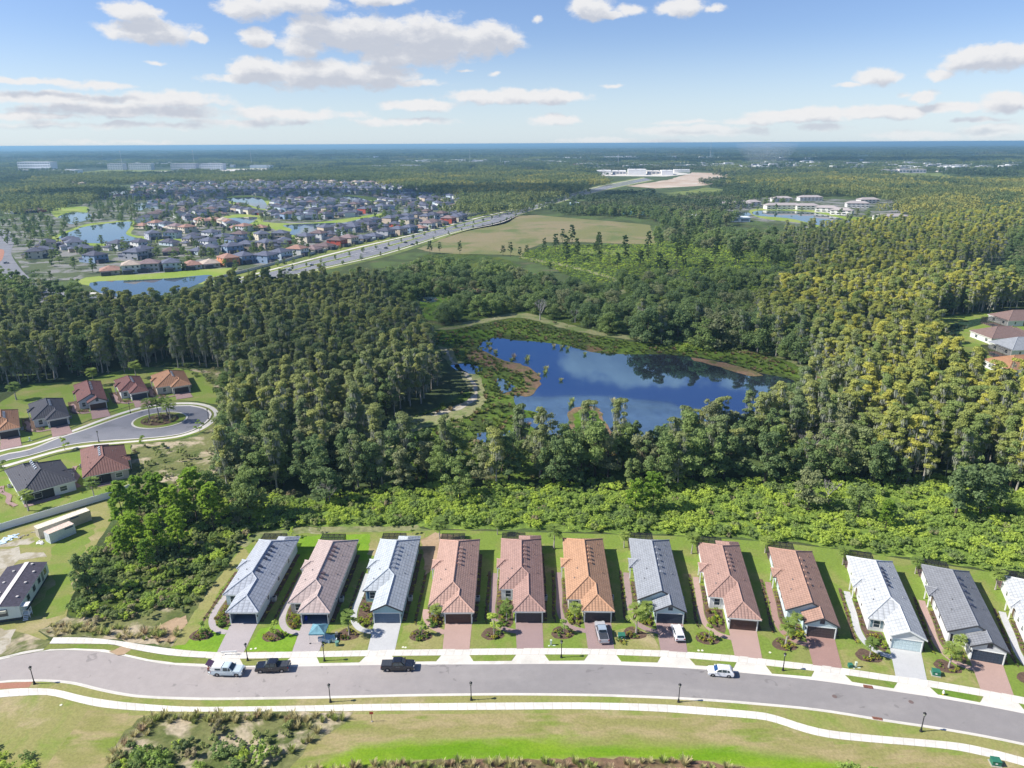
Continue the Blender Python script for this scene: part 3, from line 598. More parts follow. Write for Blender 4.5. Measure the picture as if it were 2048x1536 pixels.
sheet('suburb_ground', [(0,440),(110,425),(230,390),(300,376),(500,368),(760,366),(830,385),(920,400),(960,430),(700,500),(560,545),(440,545),(190,560),(60,560),(0,470)], .02, M_town, amp=1, step=20)
sheet('suburb_ground', [(1400,400),(1520,395),(1800,400),(1830,450),(1760,470),(1680,465),(1500,440)], .02, M_town, amp=1, step=20)
LAKES = [[(117,475),(150,460),(172,453),(210,447.5),(262,443),(260,455),(252,468),(275,476),(310,481),(290,488),(200,487),(150,484)],
 [(115,434),(140,425),(175,426),(183,436),(160,444),(140,448),(128,438)],[(212,385),(252,380.5),(252,388),(232,393)],[(267,407),(300,404.5),(317,403),(298,412),(282,421),(270,415)],
 [(442,398),(480,395),(518,395.5),(534,410),(526,418),(495,409)],[(655,394),(708,393.5),(742,404),(735,409),(700,404)],[(455,437),(510,434),(512,440),(495,449),(480,450),(468,443)],
 [(569,450),(658,446),(690,445),(735,435),(722,450),(663,461),(620,469),(577,469),(584,459)],[(180,566),(275,560),(350,556),(420,550),(410,562),(330,590),(220,592)],
 [(1508,423),(1553,421),(1618,424),(1666,433),(1714,446),(1671,457),(1612,444),(1572,436),(1513,431)],[(1445,428),(1490,424),(1500,431),(1460,434)]]
BANKS = [[(95,478),(170,449),(215,444),(270,440),(272,452),(262,467),(290,473),(370,474),(365,483),(300,486),(210,492),(120,486)],[(105,418),(172,413),(172,426),(140,425),(115,436)],
 None,None,[(430,400),(480,391),(525,393),(560,410),(540,420),(500,415)],[(645,395),(700,390),(765,398),(752,408),(700,408)],[(440,440),(460,430),(520,430),(520,450),(470,455)],
 [(515,444),(580,447),(660,442),(780,424),(785,430),(720,446),(600,478),(515,478),(500,462),(560,465)],[(172,555),(280,549),(460,536),(465,545),(410,568),(180,572)],
 [(1500,420),(1560,416),(1630,420),(1690,433),(1800,436),(1790,452),(1680,462),(1600,446),(1520,436)],None]
for kz, (lk, bk_) in enumerate(zip(LAKES, BANKS)):
    if bk_: sheet('lake_bank', bk_, .035+kz*.004, M_bright, sm=3)
    sheet('lake_water', lk, .10+kz*.002, M_lake, sm=4)
# boulevard
bU = [(430,572),(551,539),(708,498.5),(835,468),(962,435.5),(1081,407),(1158,384),(1215,370),(1290,356)]
bL = [(470,590),(612,545),(772,507),(912,464),(1000,445),(1056,423),(1158,393),(1234,374),(1305,360)]
nb = 8
wU, wL = wl(bU, 4), wl(bL, 4); lerp = lambda A, B, t: [(a[0]+(b[0]-a[0])*t, a[1]+(b[1]-a[1])*t) for a, b in zip(A, B)]
sheet('boulevard', band(lerp(wU, wL, .12), lerp(wU, wL, .9)), .10, M_asphg, px=False)
sheet('road_verge', band(lerp(wU, wL, -.45), lerp(wU, wL, .12)), .06, M_fieldg, px=False)
sheet('road_verge', band(lerp(wU, wL, .9), lerp(wU, wL, 1.25)), .06, M_fieldg, px=False)
sheet('footway', band(lerp(wU, wL, -.12), lerp(wU, wL, -.02)), .12, M_conc, px=False)
sheet('footway', band(lerp(wU, wL, 1.0), lerp(wU, wL, 1.05)), .12, M_conc, px=False)
for a_, b_ in ((4, 8), (9, 12), (13, 17), (18, 22), (23, 27), (28, 31)):
    sheet('median', band(lerp(wU, wL, .44)[a_:b_], lerp(wU, wL, .56)[a_:b_]), .16, M_fieldg, px=False)
for t_ in (.13, .43, .57, .89): sheet('lane_line', band(lerp(wU, wL, t_), lerp(wU, wL, t_+.008)), .14, M_white, px=False)
sheet('avenue', smooth([(-60,455),(18,462),(28,485),(22,505),(34,528),(60,556),(110,582),(215,590),(250,612),(120,612),(40,592),(0,566),(-60,520)], 4), .08, M_asphg)
sheet('median', smooth([(-10,500),(8,500),(4,520),(-10,530)], 3), .12, pavers('crossing_brick', (.42,.2,.13), (.36,.17,.11)))
sheet('footway', band([(120,575),(180,584),(230,590)], [(120,578),(180,588),(230,594)]), .13, M_conc)
# cul-de-sac
def P2(*a): return wpts([a])[0]
CDS_UP = [(-120,972),(-40,944),(0,913),(60,900),(117,877),(165,862),(219,843),(270,826),(310,817),(345,813),(380,812)]
CDS_LO = [(-120,1000),(-40,960),(0,926),(60,911),(117,895),(165,886),(219,881),(270,878),(330,873),(370,866),(405,850),(421,830),(408,818),(380,812)]
cds = smooth(CDS_UP, 3)+smooth(CDS_LO[::-1], 3)[1:]
sheet('culdesac_verge', band(smooth([(-120,935),(-40,915),(0,896),(60,884),(130,862),(219,826),(290,806),(345,803),(395,805),(432,815),(440,832),(420,855),(380,872),(330,882),(219,892),(165,897),(117,907),(60,924),(0,943),(-60,985)], 3), []), .05, M_verge)
sheet('culdesac_path', band(smooth([(-120,940),(0,901),(60,889),(130,866),(219,833),(290,812),(345,806),(395,806),(428,815),(437,832),(415,854),(380,869),(330,879),(219,889),(165,895),(117,904),(60,920),(0,938)], 3), smooth([(-120,950),(0,904.5),(60,892),(130,870),(219,837),(290,815.5),(345,809.5),(392,809.5),(420,818),(428,832),(408,851),(376,866),(330,876),(219,886),(165,891.5),(117,900),(60,916),(0,933)], 3)), .08, M_conc)
sheet('culdesac_road', cds, .11, M_asphg)
c_ = wpts(CDS_UP); kerbl = smooth(c_, 3)+smooth(wpts(CDS_LO[::-1]), 3)[1:]
mb = MB(); strip(mb, [(offset(kerbl, d), z) for d, z in ((-.25, .115), (0, .14), (.25, .2), (.45, .2), (.5, .1))]); tag(mb.build('kerb', M_conc), kind='structure')
# island
ic = at(320, 841, 0); ax = (at(372, 841).x-at(268, 841).x)/2; ay = (at(320, 824).y-at(320, 858).y)/2
def ell(s, n=40, k=0): return [(ic.x+math.cos(2*math.pi*i/n)*(ax*s-k), ic.y+math.sin(2*math.pi*i/n)*(ay*s-k)) for i in range(n)]
sheet('island_kerb', ell(1), .22, M_conc, px=False, thick=.12); sheet('island_grass', ell(1, k=.6), .27, M_lawn, px=False, thick=.1); sheet('island_bed', ell(.68), .31, M_mulch, px=False, thick=.1)
sheet('culdesac_lawn', [(-60,870),(-60,820),(0,806),(60,768),(110,766),(170,762),(260,735),(345,735),(400,745),(428,775),(440,810),(395,803),(345,801),(290,804),(219,824),(130,860),(60,882),(0,894)], .045, M_lawn, amp=.3, step=3)
sheet('culdesac_lawn', [(0,945),(60,926),(117,909),(219,893),(262,888),(262,950),(262,985),(130,1020),(0,1055),(-80,1060),(-80,980)], .045, M_lawn, amp=.3, step=3)
sheet('scrub_ground', [(262,888),(330,884),(390,872),(430,850),(445,900),(430,960),(330,980),(262,975)], .04, M_rough, amp=1, step=3)
sheet('scrub_ground', [(380,738),(440,740),(470,790),(445,815),(430,780)], .035, M_rough, amp=1, step=3)
# right-hand neighbourhood ground
sheet('bank_grass', [(1862,640),(1940,628),(2100,620),(2300,620),(2300,860),(2000,800),(1960,770),(1930,720),(1890,660)], .03, M_lawn, sm=3)
sheet('pool_water', [(1886,655),(1930,642),(1990,634),(1975,645),(1925,660),(1912,675),(1895,668)], .09, water('green_pond_water', (.03, .06, .035), 1.5), sm=3)
# ------------------------------------------------------------------ houses of the front row
def wallmat(name, c): return plain('stucco_'+name, c, .85, .05, .6)
WALLC = {'white': (0.594,0.603,0.594), 'grey': (0.450,0.459,0.468), 'taupe': (0.378,0.347,0.324), 'teal': (0.324,0.468,0.504), 'paleblue': (0.495,0.594,0.612), 'cream': (0.540,0.504,0.432)}
DOORC = {'brown': (.085,.05,.042), 'dark': (.06,.055,.06), 'slate': (.045,.06,.085), 'blue': (.10,.15,.22), 'pale': (.52,.62,.63), 'purple': (.075,.06,.06)}
ROOFC = {'silver': (0.370,0.395,0.437), 'rose': (0.420,0.336,0.311), 'paleblue': (0.420,0.454,0.479), 'pink': (0.43,0.275,0.22), 'redbrown': (0.35,0.22,0.185), 'orange': (0.44,0.255,0.155), 'slate': (0.277,0.294,0.319), 'dusky': (0.361,0.227,0.185), 'terra': (0.365,0.225,0.17), 'whitegrey': (0.462,0.479,0.487), 'graphite': (0.210,0.218,0.235),
         'cdorange': (0.36,0.19,0.105), 'cdred': (0.19,0.085,0.075), 'cdgrey': (0.071,0.071,0.084), 'cdrose': (0.20,0.10,0.083), 'mauve': (0.210,0.143,0.126)}
PAVEC = {'lilac': ((.46,.41,.40), (.40,.36,.355)), 'pale': ((.55,.55,.54), (.48,.48,.48)), 'pink': ((.47,.325,.275), (.41,.28,.235)), 'brown': ((.36,.255,.24), (.30,.215,.20)), 'red': ((.38,.235,.20), (.32,.20,.17))}
def pav(k): return pavers('pavers_'+k, *PAVEC[k])
def window(parent, x, y, z, w, h, face='front', shut=None, fm=None, rows=2):
    """window on a wall: face front looks to -y, left looks to -x"""
    def tr(mb):
        if face == 'left': mb.v = [(b, -a, c) for a, b, c in mb.v]
        elif face == 'right': mb.v = [(-b, a, c) for a, b, c in mb.v]
        elif face == 'back': mb.v = [(-a, -b, c) for a, b, c in mb.v]
        mb.v = [(a+x, b+y, c+z) for a, b, c in mb.v]; return mb
    mb = MB(); t = .12
    mb.box(-w/2-t, w/2+t, -.05, .02, -t, 0); mb.box(-w/2-t, w/2+t, -.05, .02, h, h+t); mb.box(-w/2-t, -w/2, -.05, .02, 0, h); mb.box(w/2, w/2+t, -.05, .02, 0, h)
    if rows: mb.box(-w/2, w/2, -.035, .02, h/2-.03, h/2+.03)
    fr_ = tr(mb).build('window', fm or M_white, parent)
    mb = MB(); mb.box(-w/2, w/2, -.02, .025, 0, h); tr(mb).build('pane', M_glass, fr_)
    if shut:
        for s_ in (-1, 1):
            mb = MB(); a = s_*(w/2+.14); b = s_*(w/2+.56)
            mb.box(min(a, b), max(a, b), -.06, .015, -.05, h+.05)
            for k in range(6): mb.box(min(a, b)+.04, max(a, b)-.04, -.075, -.061, .1+k*h/6, .1+k*h/6+.1)
            tr(mb).build('shutter', shut, parent)
def house(label, origin, rz, W=9.1, D=26.5, wG=6.3, s=3.5, mf='hip', wf='hip', roof='silver', wall='white', door='brown', kind='barrel', shut=None, open_=False, vents=5, ventm=None,
          porch=True, backw=False, cage='dark', group='tiled houses of the front row', rear_win=False, cat='house', poolc=False, gwin=False, z0=.1, pz=None):
    t = thing('house', label, cat, (origin[0], origin[1], z0), rz, group)
    RM = rooftile('roof_%s_%s' % (roof, kind), ROOFC[roof], kind); WM = wallmat(wall, WALLC[wall]); DM = plain('door_'+door, DOORC[door], .5, .06)
    FM = M_white if wf == 'hip' or roof in ('whitegrey',) else plain('dark_fascia', (.06, .06, .065), .6)
    CM = plain('ridge_'+roof, tuple(min(1, v*1.08) for v in ROOFC[roof]) if roof not in ('slate', 'graphite', 'cdgrey') else tuple(v*1.1 for v in ROOFC[roof]), .8, .1)
    m = .5; o = .45; ze = 2.9; xw = W-wG; xr = W-wG/2; x0, xh = o, W/2; bk = D-W/2
    Z = lambda k: ze+m*k
    f0 = 0 if wf == 'hip' else .12; fs = s if mf == 'hip' else s+.12
    L = math.sqrt(1+m*m)
    mb = MB()
    def face(pts, ax):
        uv = []
        for p in pts: uv.append((p[1] if ax in 'LR' else p[0], (p[2]-ze)/m*L))
        mb.face(pts, 0, uv)
    A = (xh, s+xh, Z(xh)) if mf == 'hip' else (xh, fs, Z(xh))
    B = (xr, s+wG/2, Z(wG/2)) if mf == 'hip' else (xr, fs, Z(wG/2))
    Cc = (xr, wG/2, Z(wG/2)) if wf == 'hip' else (xr, f0, Z(wG/2))
    K = (xh, bk, Z(xh))
    face([(W, f0 if wf != 'hip' else 0, ze), (W, D, ze), K, A, B, Cc], 'R')
    if mf != 'hip': mb.f.pop(); mb.m.pop(); mb.sm.pop(); mb.uv.pop(); mb.v = mb.v[:-6]; face([(W, f0 if wf != 'hip' else 0, ze), (W, D, ze), K, A, (W-(W-xr), fs, Z(W-xr)), Cc], 'R')
    face([(0, fs, ze), A, K, (0, D, ze)][::-1][::-1] if False else [(0, D, ze), (0, fs, ze), A, K], 'L')
    face([(W, D, ze), (0, D, ze), K], 'B')
    face([(xw, fs if mf == 'hip' else fs, ze), (xw, f0, ze), Cc, B], 'L')
    if mf == 'hip': face([(0, s, ze), (xw, s, ze), B, A], 'F')
    if wf == 'hip': face([(xw, 0, ze), (W, 0, ze), Cc], 'F')
    if backw:
        bw = W*.56; y1 = D+1.5; xq = W-bw/2
        face([(W-bw, D-3, ze+.004), (W-bw, y1, ze+.004), (xq, y1-bw/2, Z(bw/2)), (xq, D-3-bw/2, Z(bw/2))], 'L')
        face([(W+.01, y1, ze+.004), (W+.01, D-.01, ze+.004), (xq, D-bw/2-2, Z(bw/2)+.008), (xq, y1-bw/2, Z(bw/2)+.008)], 'R'); face([(W, y1, ze), (W-bw, y1, ze), (xq, y1-bw/2, Z(bw/2))], 'B')
    if porch:
        yp = D*.56; w_ = 3.4; ym = yp+w_/2; k = w_/2; e = .75
        face([(-e, yp, ze), (.0, yp, ze), (k, ym, Z(k)), (k-e, ym, Z(k))], 'F'); face([(0, yp+w_, ze), (-e, yp+w_, ze), (k-e, ym, Z(k)), (k, ym, Z(k))], 'B')
        face([(-e, yp+w_, ze), (-e, yp, ze), (k-e, ym, Z(k))], 'L')
    rf = mb.build('roof', RM, t)
    mb = MB(); r = .13
    def cap(a, b): mb.tube((a[0], a[1], a[2]+.03), (b[0], b[1], b[2]+.03), r, n=5, caps=True)
    cap(A, K); cap(K, (W, D, ze)); cap(K, (0, D, ze)); cap(B, Cc)
    if mf == 'hip': cap((0, s, ze), A); cap(A, B)
    if wf == 'hip': cap((xw, 0, ze), Cc); cap((W, 0, ze), Cc)
    if porch: cap((-e, yp, ze), (k-e, ym, Z(k))); cap((-e, yp+w_, ze), (k-e, ym, Z(k))); cap((k-e, ym, Z(k)), (k, ym, Z(k)))
    mb.build('ridge_tiles', CM, rf)
    # eaves
    fy = .0 if wf == 'hip' else o+.06; sy = s if mf == 'hip' else s+o+.06
    out_ = [(xw, fy), (W, fy), (W, D), (0, D), (0, sy), (xw, sy)]
    mb = MB(); mb.prism([(a, b) for a, b in out_], ze-.2, ze-.005)
    if porch: mb.prism([(-e, yp), (.0, yp), (.0, yp+w_), (-e, yp+w_)], ze-.2, ze-.005)
    mb.build('eaves', FM, t)
    if wf != 'hip' or mf != 'hip':
        mb = MB()
        def rake(a, b, y):
            d = Vector(b)-Vector(a); mb.face([(a[0], y, a[2]-.24), (b[0], y, b[2]-.24), (b[0], y, b[2]+.05), (a[0], y, a[2]+.05)]); mb.face([(a[0], y, a[2]+.05), (b[0], y, b[2]+.05), (b[0], y+.12, b[2]+.05), (a[0], y+.12, a[2]+.05)]); mb.face([(b[0], y+.1, b[2]-.24), (a[0], y+.1, a[2]-.24), (a[0], y, a[2]-.24), (b[0], y, b[2]-.24)])
        if wf != 'hip': rake((xw-.02, f0, ze), Cc, f0-.02); rake(Cc, (W+.02, f0, ze), f0-.02)
        if mf != 'hip': rake((-.02, fs, ze), A, fs-.02); rake(A, B, fs-.02)
        mb.build('rake_board', FM, t)
    # walls
    gx0, gx1, gh = xr-2.45, xr+2.45, 2.25
    mb = MB(); zt = ze-.15; wx0, wx1 = xw+o, W-o
    if s < .5: s = .5
    ol = [(wx1, o), (wx1, D-o), (o, D-o), (o, s+o), (wx0, s+o), (wx0, o)]
    for a, b in zip(ol[:-1], ol[1:]): mb.face([(a[0], a[1], 0), (b[0], b[1], 0), (b[0], b[1], zt), (a[0], a[1], zt)])
    for a, b, c_, d_ in ((wx0, gx0, 0, zt), (gx1, wx1, 0, zt), (gx0, gx1, gh, zt)):
        if b > a: mb.face([(a, o, c_), (b, o, c_), (b, o, d_), (a, o, d_)])
    if wf != 'hip': mb.face([(wx0, o, zt), (wx1, o, zt), (wx1, o, ze+m*o-.03), (xr, o, Z(wG/2)-.04), (wx0, o, ze+m*o-.03)])
    if mf != 'hip': mb.face([(o, s+o, zt), (wx0+.6, s+o, zt), (xr, s+o, Z(wG/2)-.06), (xh, s+o, Z(xh)-.04), (o, s+o, ze+m*o-.03)])
    mb.build('wall', WM, t)
    dep = 5.0 if open_ else .12      # garage recess
    mb = MB()
    mb.face([(gx0, o, 0), (gx0, o+dep, 0), (gx0, o+dep, gh), (gx0, o, gh)]); mb.face([(gx1, o+dep, 0), (gx1, o, 0), (gx1, o, gh), (gx1, o+dep, gh)])
    mb.face([(gx0, o+dep, gh), (gx1, o+dep, gh), (gx1, o, gh), (gx0, o, gh)])
    if open_: mb.face([(gx0, o+dep, 0), (gx1, o+dep, 0), (gx1, o+dep, gh), (gx0, o+dep, gh)]); mb.face([(gx0, o, .02), (gx1, o, .02), (gx1, o+dep, .02), (gx0, o+dep, .02)])
    mb.build('garage_opening', plain('garage_inner', (.19, .23, .30), .7) if open_ else WM, t)
    if not open_:
        gd = None
        mb = MB(); mb.box(gx0, gx1, o+.09, o+.12, 0.02, gh); gd = mb.build('garage_door', DM, t)
        for i in range(4):
            mb = MB()
            for j in range(8): mb.box(gx0+.06+j*.6, gx0+.54+j*.6, o+.062, o+.09, .08+i*.55, .53+i*.55)
            mb.build('panel', DM, gd)
    mb = MB(); mb.box(gx0-.16, gx0-.002, o-.04, o+.03, 0, gh+.16); mb.box(gx1+.002, gx1+.16, o-.04, o+.03, 0, gh+.16); mb.box(gx0, gx1, o-.04, o+.03, gh+.002, gh+.16); mb.build('garage_trim', M_white, t)
    for sx in (gx0-.32, gx1+.32):
        mb = MB(); mb.box(sx-.07, sx+.07, o-.16, o-.005, 1.65, 2.0); mb.lathe([(0, 2.1), (.1, 2.0)], sx, o-.08, 6); mb.build('wall_lantern', M_black, t)
    if wf == 'hip':
        for j in range(7): mb = MB(); mb.box(xw+.75+j*(wG-1.5)/6-.06, xw+.75+j*(wG-1.5)/6+.06, o-.33, o, ze-.36, ze-.2); mb.build('corbel', WM if roof in ('silver', 'rose') else FM, t)
    if gwin: window(t, xr, o, 3.15, .62, .85, shut=None, fm=plain('gable_vent_frame', (.07, .08, .11), .5))
    SM = plain('shutter_'+shut, {'blue': (.03, .10, .20), 'black': (.03, .03, .035), 'slate': (.17, .24, .27)}[shut], .6) if shut else None
    window(t, o+(wx0-o)*.5 if xw > 2 else o+1.3, s+o, .85, 1.05, 1.45, shut=SM)
    for yy in (.3, .42, .8): window(t, o, s+(D-s)*yy, 1.0, .9, 1.2, 'left')
    for yy in (.25, .5, .75): window(t, W-o, D*yy, 1.1, .8, 1.0, 'right')
    mb = MB(); mb.box(W-o+.3, W-o+1.15, D*.28, D*.28+.85, 0, .9); ac = mb.build('air_conditioner', plain('ac_grey', (.35, .36, .36), .5), t); bevel(ac)
    mb = MB(); mb.lathe([(.0, .905), (.3, .905), (.34, .93)], W-o+.72, D*.28+.42, 12); mb.build('fan_grille', M_black, ac)
    if rear_win:
        for xx in (.25, .7): window(t, W*xx, D-o, .8, 1.6, 1.3, 'back')
    # entry door in the side porch
    mb = MB(); mb.box(o-.05, o+.02, D*.56+1.1, D*.56+2.1, 0, 2.15); dr = mb.build('door', plain('entry_door', (.12, .08, .06), .5), t)
    mb = MB(); mb.blob((o-.09, D*.56+1.95, 1.0), .04); mb.build('handle', M_chrome, dr)
    if porch:
        for yy in (yp+.2, yp+w_-.35): mb = MB(); mb.box(-e+.15, -e+.35, yy, yy+.18, 0, ze-.2); mb.build('porch_post', M_white, t)
    # roof fittings
    VM = ventm or CM
    ys = [bk-1.6-i*1.55 for i in range(4)]+([s+xh+1.1, s+xh+2.6] if vents > 4 else [s+xh+1.1] if vents == 4 else [])
    if mf != 'hip' or vents == 5: ys = [bk-2.2-i*(2.3 if mf != 'hip' else 1.5) for i in range(5)]
    for yv in ys:
        xv = xh+.75; zv = Z(W-xv); mb = MB()
        mb.v = []; q4 = [(xv-.3, zv+.15), (xv+.42, zv-.21), (xv+.36, zv+.14), (xv-.2, zv+.40)]
        mb.side(q4, yv-.3, yv+.3); mb.build('roof_vent', VM, rf)
    for (xx, yy) in ((W*.28, D*.47), (W*.2, D*.36), (W*.82, D*.86), (W*.84, D*.45), (W*.8, D*.7)):
        zz = Z(min(xx, W-xx)); mb = MB(); mb.tube((xx, yy, zz-.1), (xx, yy, zz+.34), .07, n=6); mb.lathe([(.16, zz+.05), (.08, zz+.12)], xx, yy, 6); mb.build('vent_pipe', plain('lead_grey', (.16, .16, .17), .6) if xx < W/2 else plain('pipe_'+roof, tuple(v*.6 for v in ROOFC[roof]), .6), rf)
    if cage:
        cw, cd, ch = (5.3, 3.2, 2.75) if not poolc else (8.5, 8.0, 3.2); x0_ = .2 if not poolc else .3; y0_ = D-.3
        fm = M_black if cage == 'dark' else M_white
        SCR = screenmat(); mb = MB(); n_ = 4 if not poolc else 6
        for i in range(n_+1):
            xx = x0_+cw*i/n_
            mb.box(xx-.04, xx+.04, y0_+cd-.04, y0_+cd+.04, 0, ch); mb.box(xx-.035, xx+.035, y0_, y0_+cd, ch-.04, ch+.04)
        for yy in (y0_+cd/2, y0_+cd): mb.box(x0_, x0_+cw, yy-.035, yy+.035, ch-.034, ch+.046)
        for yy in (y0_+.1, y0_+cd/2):
            for xx in (x0_, x0_+cw): mb.box(xx-.04, xx+.04, yy-.04, yy+.04, 0, ch)
        mb.build('screen_frame', fm, t)
        mb = MB(); a, b, c_, d_ = x0_, x0_+cw, y0_+.4, y0_+cd
        mb.face([(a, c_, ch), (b, c_, ch), (b, d_, ch), (a, d_, ch)]); mb.face([(a, d_, 0), (b, d_, 0), (b, d_, ch), (a, d_, ch)]); mb.face([(a, c_, 0), (a, d_, 0), (a, d_, ch), (a, c_, ch)]); mb.face([(b, c_, 0), (b, d_, 0), (b, d_, ch), (b, c_, ch)])
        mb.build('screen_mesh', SCR, t)
        mb = MB(); mb.box(a, b, y0_+.3, d_, -.02, .05); mb.build('patio_slab', pav('pink'), t)
        if poolc:
            mb = MB(); mb.prism([(1.6+math.cos(k*math.pi/8)*2.6+2.6, y0_+cd*.6+math.sin(k*math.pi/8)*1.5) for k in range(16)], .05, .08); mb.build('pool', plain('pool_water_dark', (.02, .06, .12), .1), t)
    return t
def screenmat():
    if 'screen' in MC: return MC['screen']
    m_, g = newmat('insect_screen'); finish(g, (.02, .02, .022), .9, alpha=.5); MC['screen'] = m_; return m_
garden = []          # (kind, world x, y, scale)
def lotspace(mid, h):
    a = R_(-h); ex = (math.cos(a), math.sin(a)); ey = (-math.sin(a), math.cos(a))
    return lambda x, y: (mid[0]+ex[0]*x+ey[0]*y, mid[1]+ex[1]*x+ey[1]*y)
# (garage left px, right px, heading, setback, kwargs, drive px, paving, desc)
ROW = [
 ((459.5,1248),(518,1246.5),.8,5.6,dict(roof='silver',wall='paleblue',open_=True,kind='flat',vents=6,ventm=plain('dark_vent',(.05,.06,.10),.5),backw=True),((433.7,1305.5),(487.6,1305)),'lilac','silver grey roofed house with dark vents and open garage, leftmost in the row'),
 ((601,1249),(660.5,1248),.3,3.2,dict(roof='rose',wall='taupe',open_=True,kind='flat',vents=5.5,ventm=plain('rose_vent',(.16,.11,.12),.6)),((584,1304.8),(638,1304.3)),'lilac','taupe walled house with dusty rose roof behind the teal pop-up canopy'),
 ((744.8,1247.8),(805.4,1245),.4,6.8,dict(roof='paleblue',wall='teal',kind='flat',shut='blue',door='blue',wf='gable',vents=5.5,ventm=plain('pale_vent',(.35,.38,.42),.6),backw=True),((734.7,1301.7),(789.7,1301.2)),'pale','teal walled house with pale grey-blue roof and blue shutters'),
 ((887,1248),(947,1247),0,2.2,dict(roof='pink',wall='white',door='brown',vents=5),((885,1299.6),(939,1299.2)),'pink','white house with salmon barrel tile roof beside the bare soil lot'),
 ((1028.4,1245.8),(1087.3,1245.2),.6,7.2,dict(roof='redbrown',wall='white',door='dark',vents=4,backw=True),((1033.4,1297.8),(1087.3,1297.6)),'brown','house with brownish red tile roof and deeply set back window, bushy palm clump in front'),
 ((1166,1244.6),(1224.3,1245.2),2.0,3.6,dict(roof='orange',wall='cream',door='dark',vents=5,cage=None),((1176,1298),(1228.8,1298.3)),'brown','house with bright orange tile roof behind the silver pickup in its driveway'),
 ((1307.8,1246.9),(1369.6,1247.8),4.6,3.4,dict(roof='slate',wall='paleblue',door='slate',mf='gable',wf='gable',shut='black',vents=5,gwin=True),((1321.3,1301.7),(1375.2,1305)),'brown','pale blue gabled house with slate grey roof, white car in its driveway'),
 ((1455,1258.5),(1515.6,1262.5),8.2,6.2,dict(roof='dusky',wall='white',door='brown',vents=5,backw=True,cage='dark'),((1469.5,1312),(1524.6,1318.5)),'pink','white hip-roofed house with dusky pink tiles and brown garage door, stepped planting in front'),
 ((1609.3,1271),(1671,1279.5),11.2,3.6,dict(roof='terra',wall='paleblue',door='purple',mf='gable',wf='gable',vents=5,gwin=True),((1626,1330.2),(1684.6,1337)),'red','gabled house with terracotta roof and red paver driveway'),
 ((1777.8,1296.3),(1844,1305),14.5,4.6,dict(roof='whitegrey',wall='white',door='pale',kind='flat',shut='slate',wf='gable',vents=5,ventm=plain('dark_vent',(.05,.06,.10),.5)),((1791.3,1353),(1854,1361)),'pale','white house with mottled pale grey roof, pale garage door and pale paver driveway'),
 ((1937.3,1318.5),(2008,1331),17.8,3.4,dict(roof='graphite',wall='white',door='slate',mf='gable',wf='gable',shut='black',vents=5,gwin=True,ventm=plain('dark_vent',(.05,.06,.10),.5)),((1961,1378.7),(2028,1392)),'pink','white gabled house with graphite grey roof and dark garage door, last whole house at right'),
 ((2108,1347),(2186,1363),21.5,3.4,dict(roof='whitegrey',wall='white',door='pale',kind='flat',vents=5),((2140,1413),(2214,1431)),'pale','white walled house with pale grey roof cut off by the right edge of the photo'),
]
LOTS = []
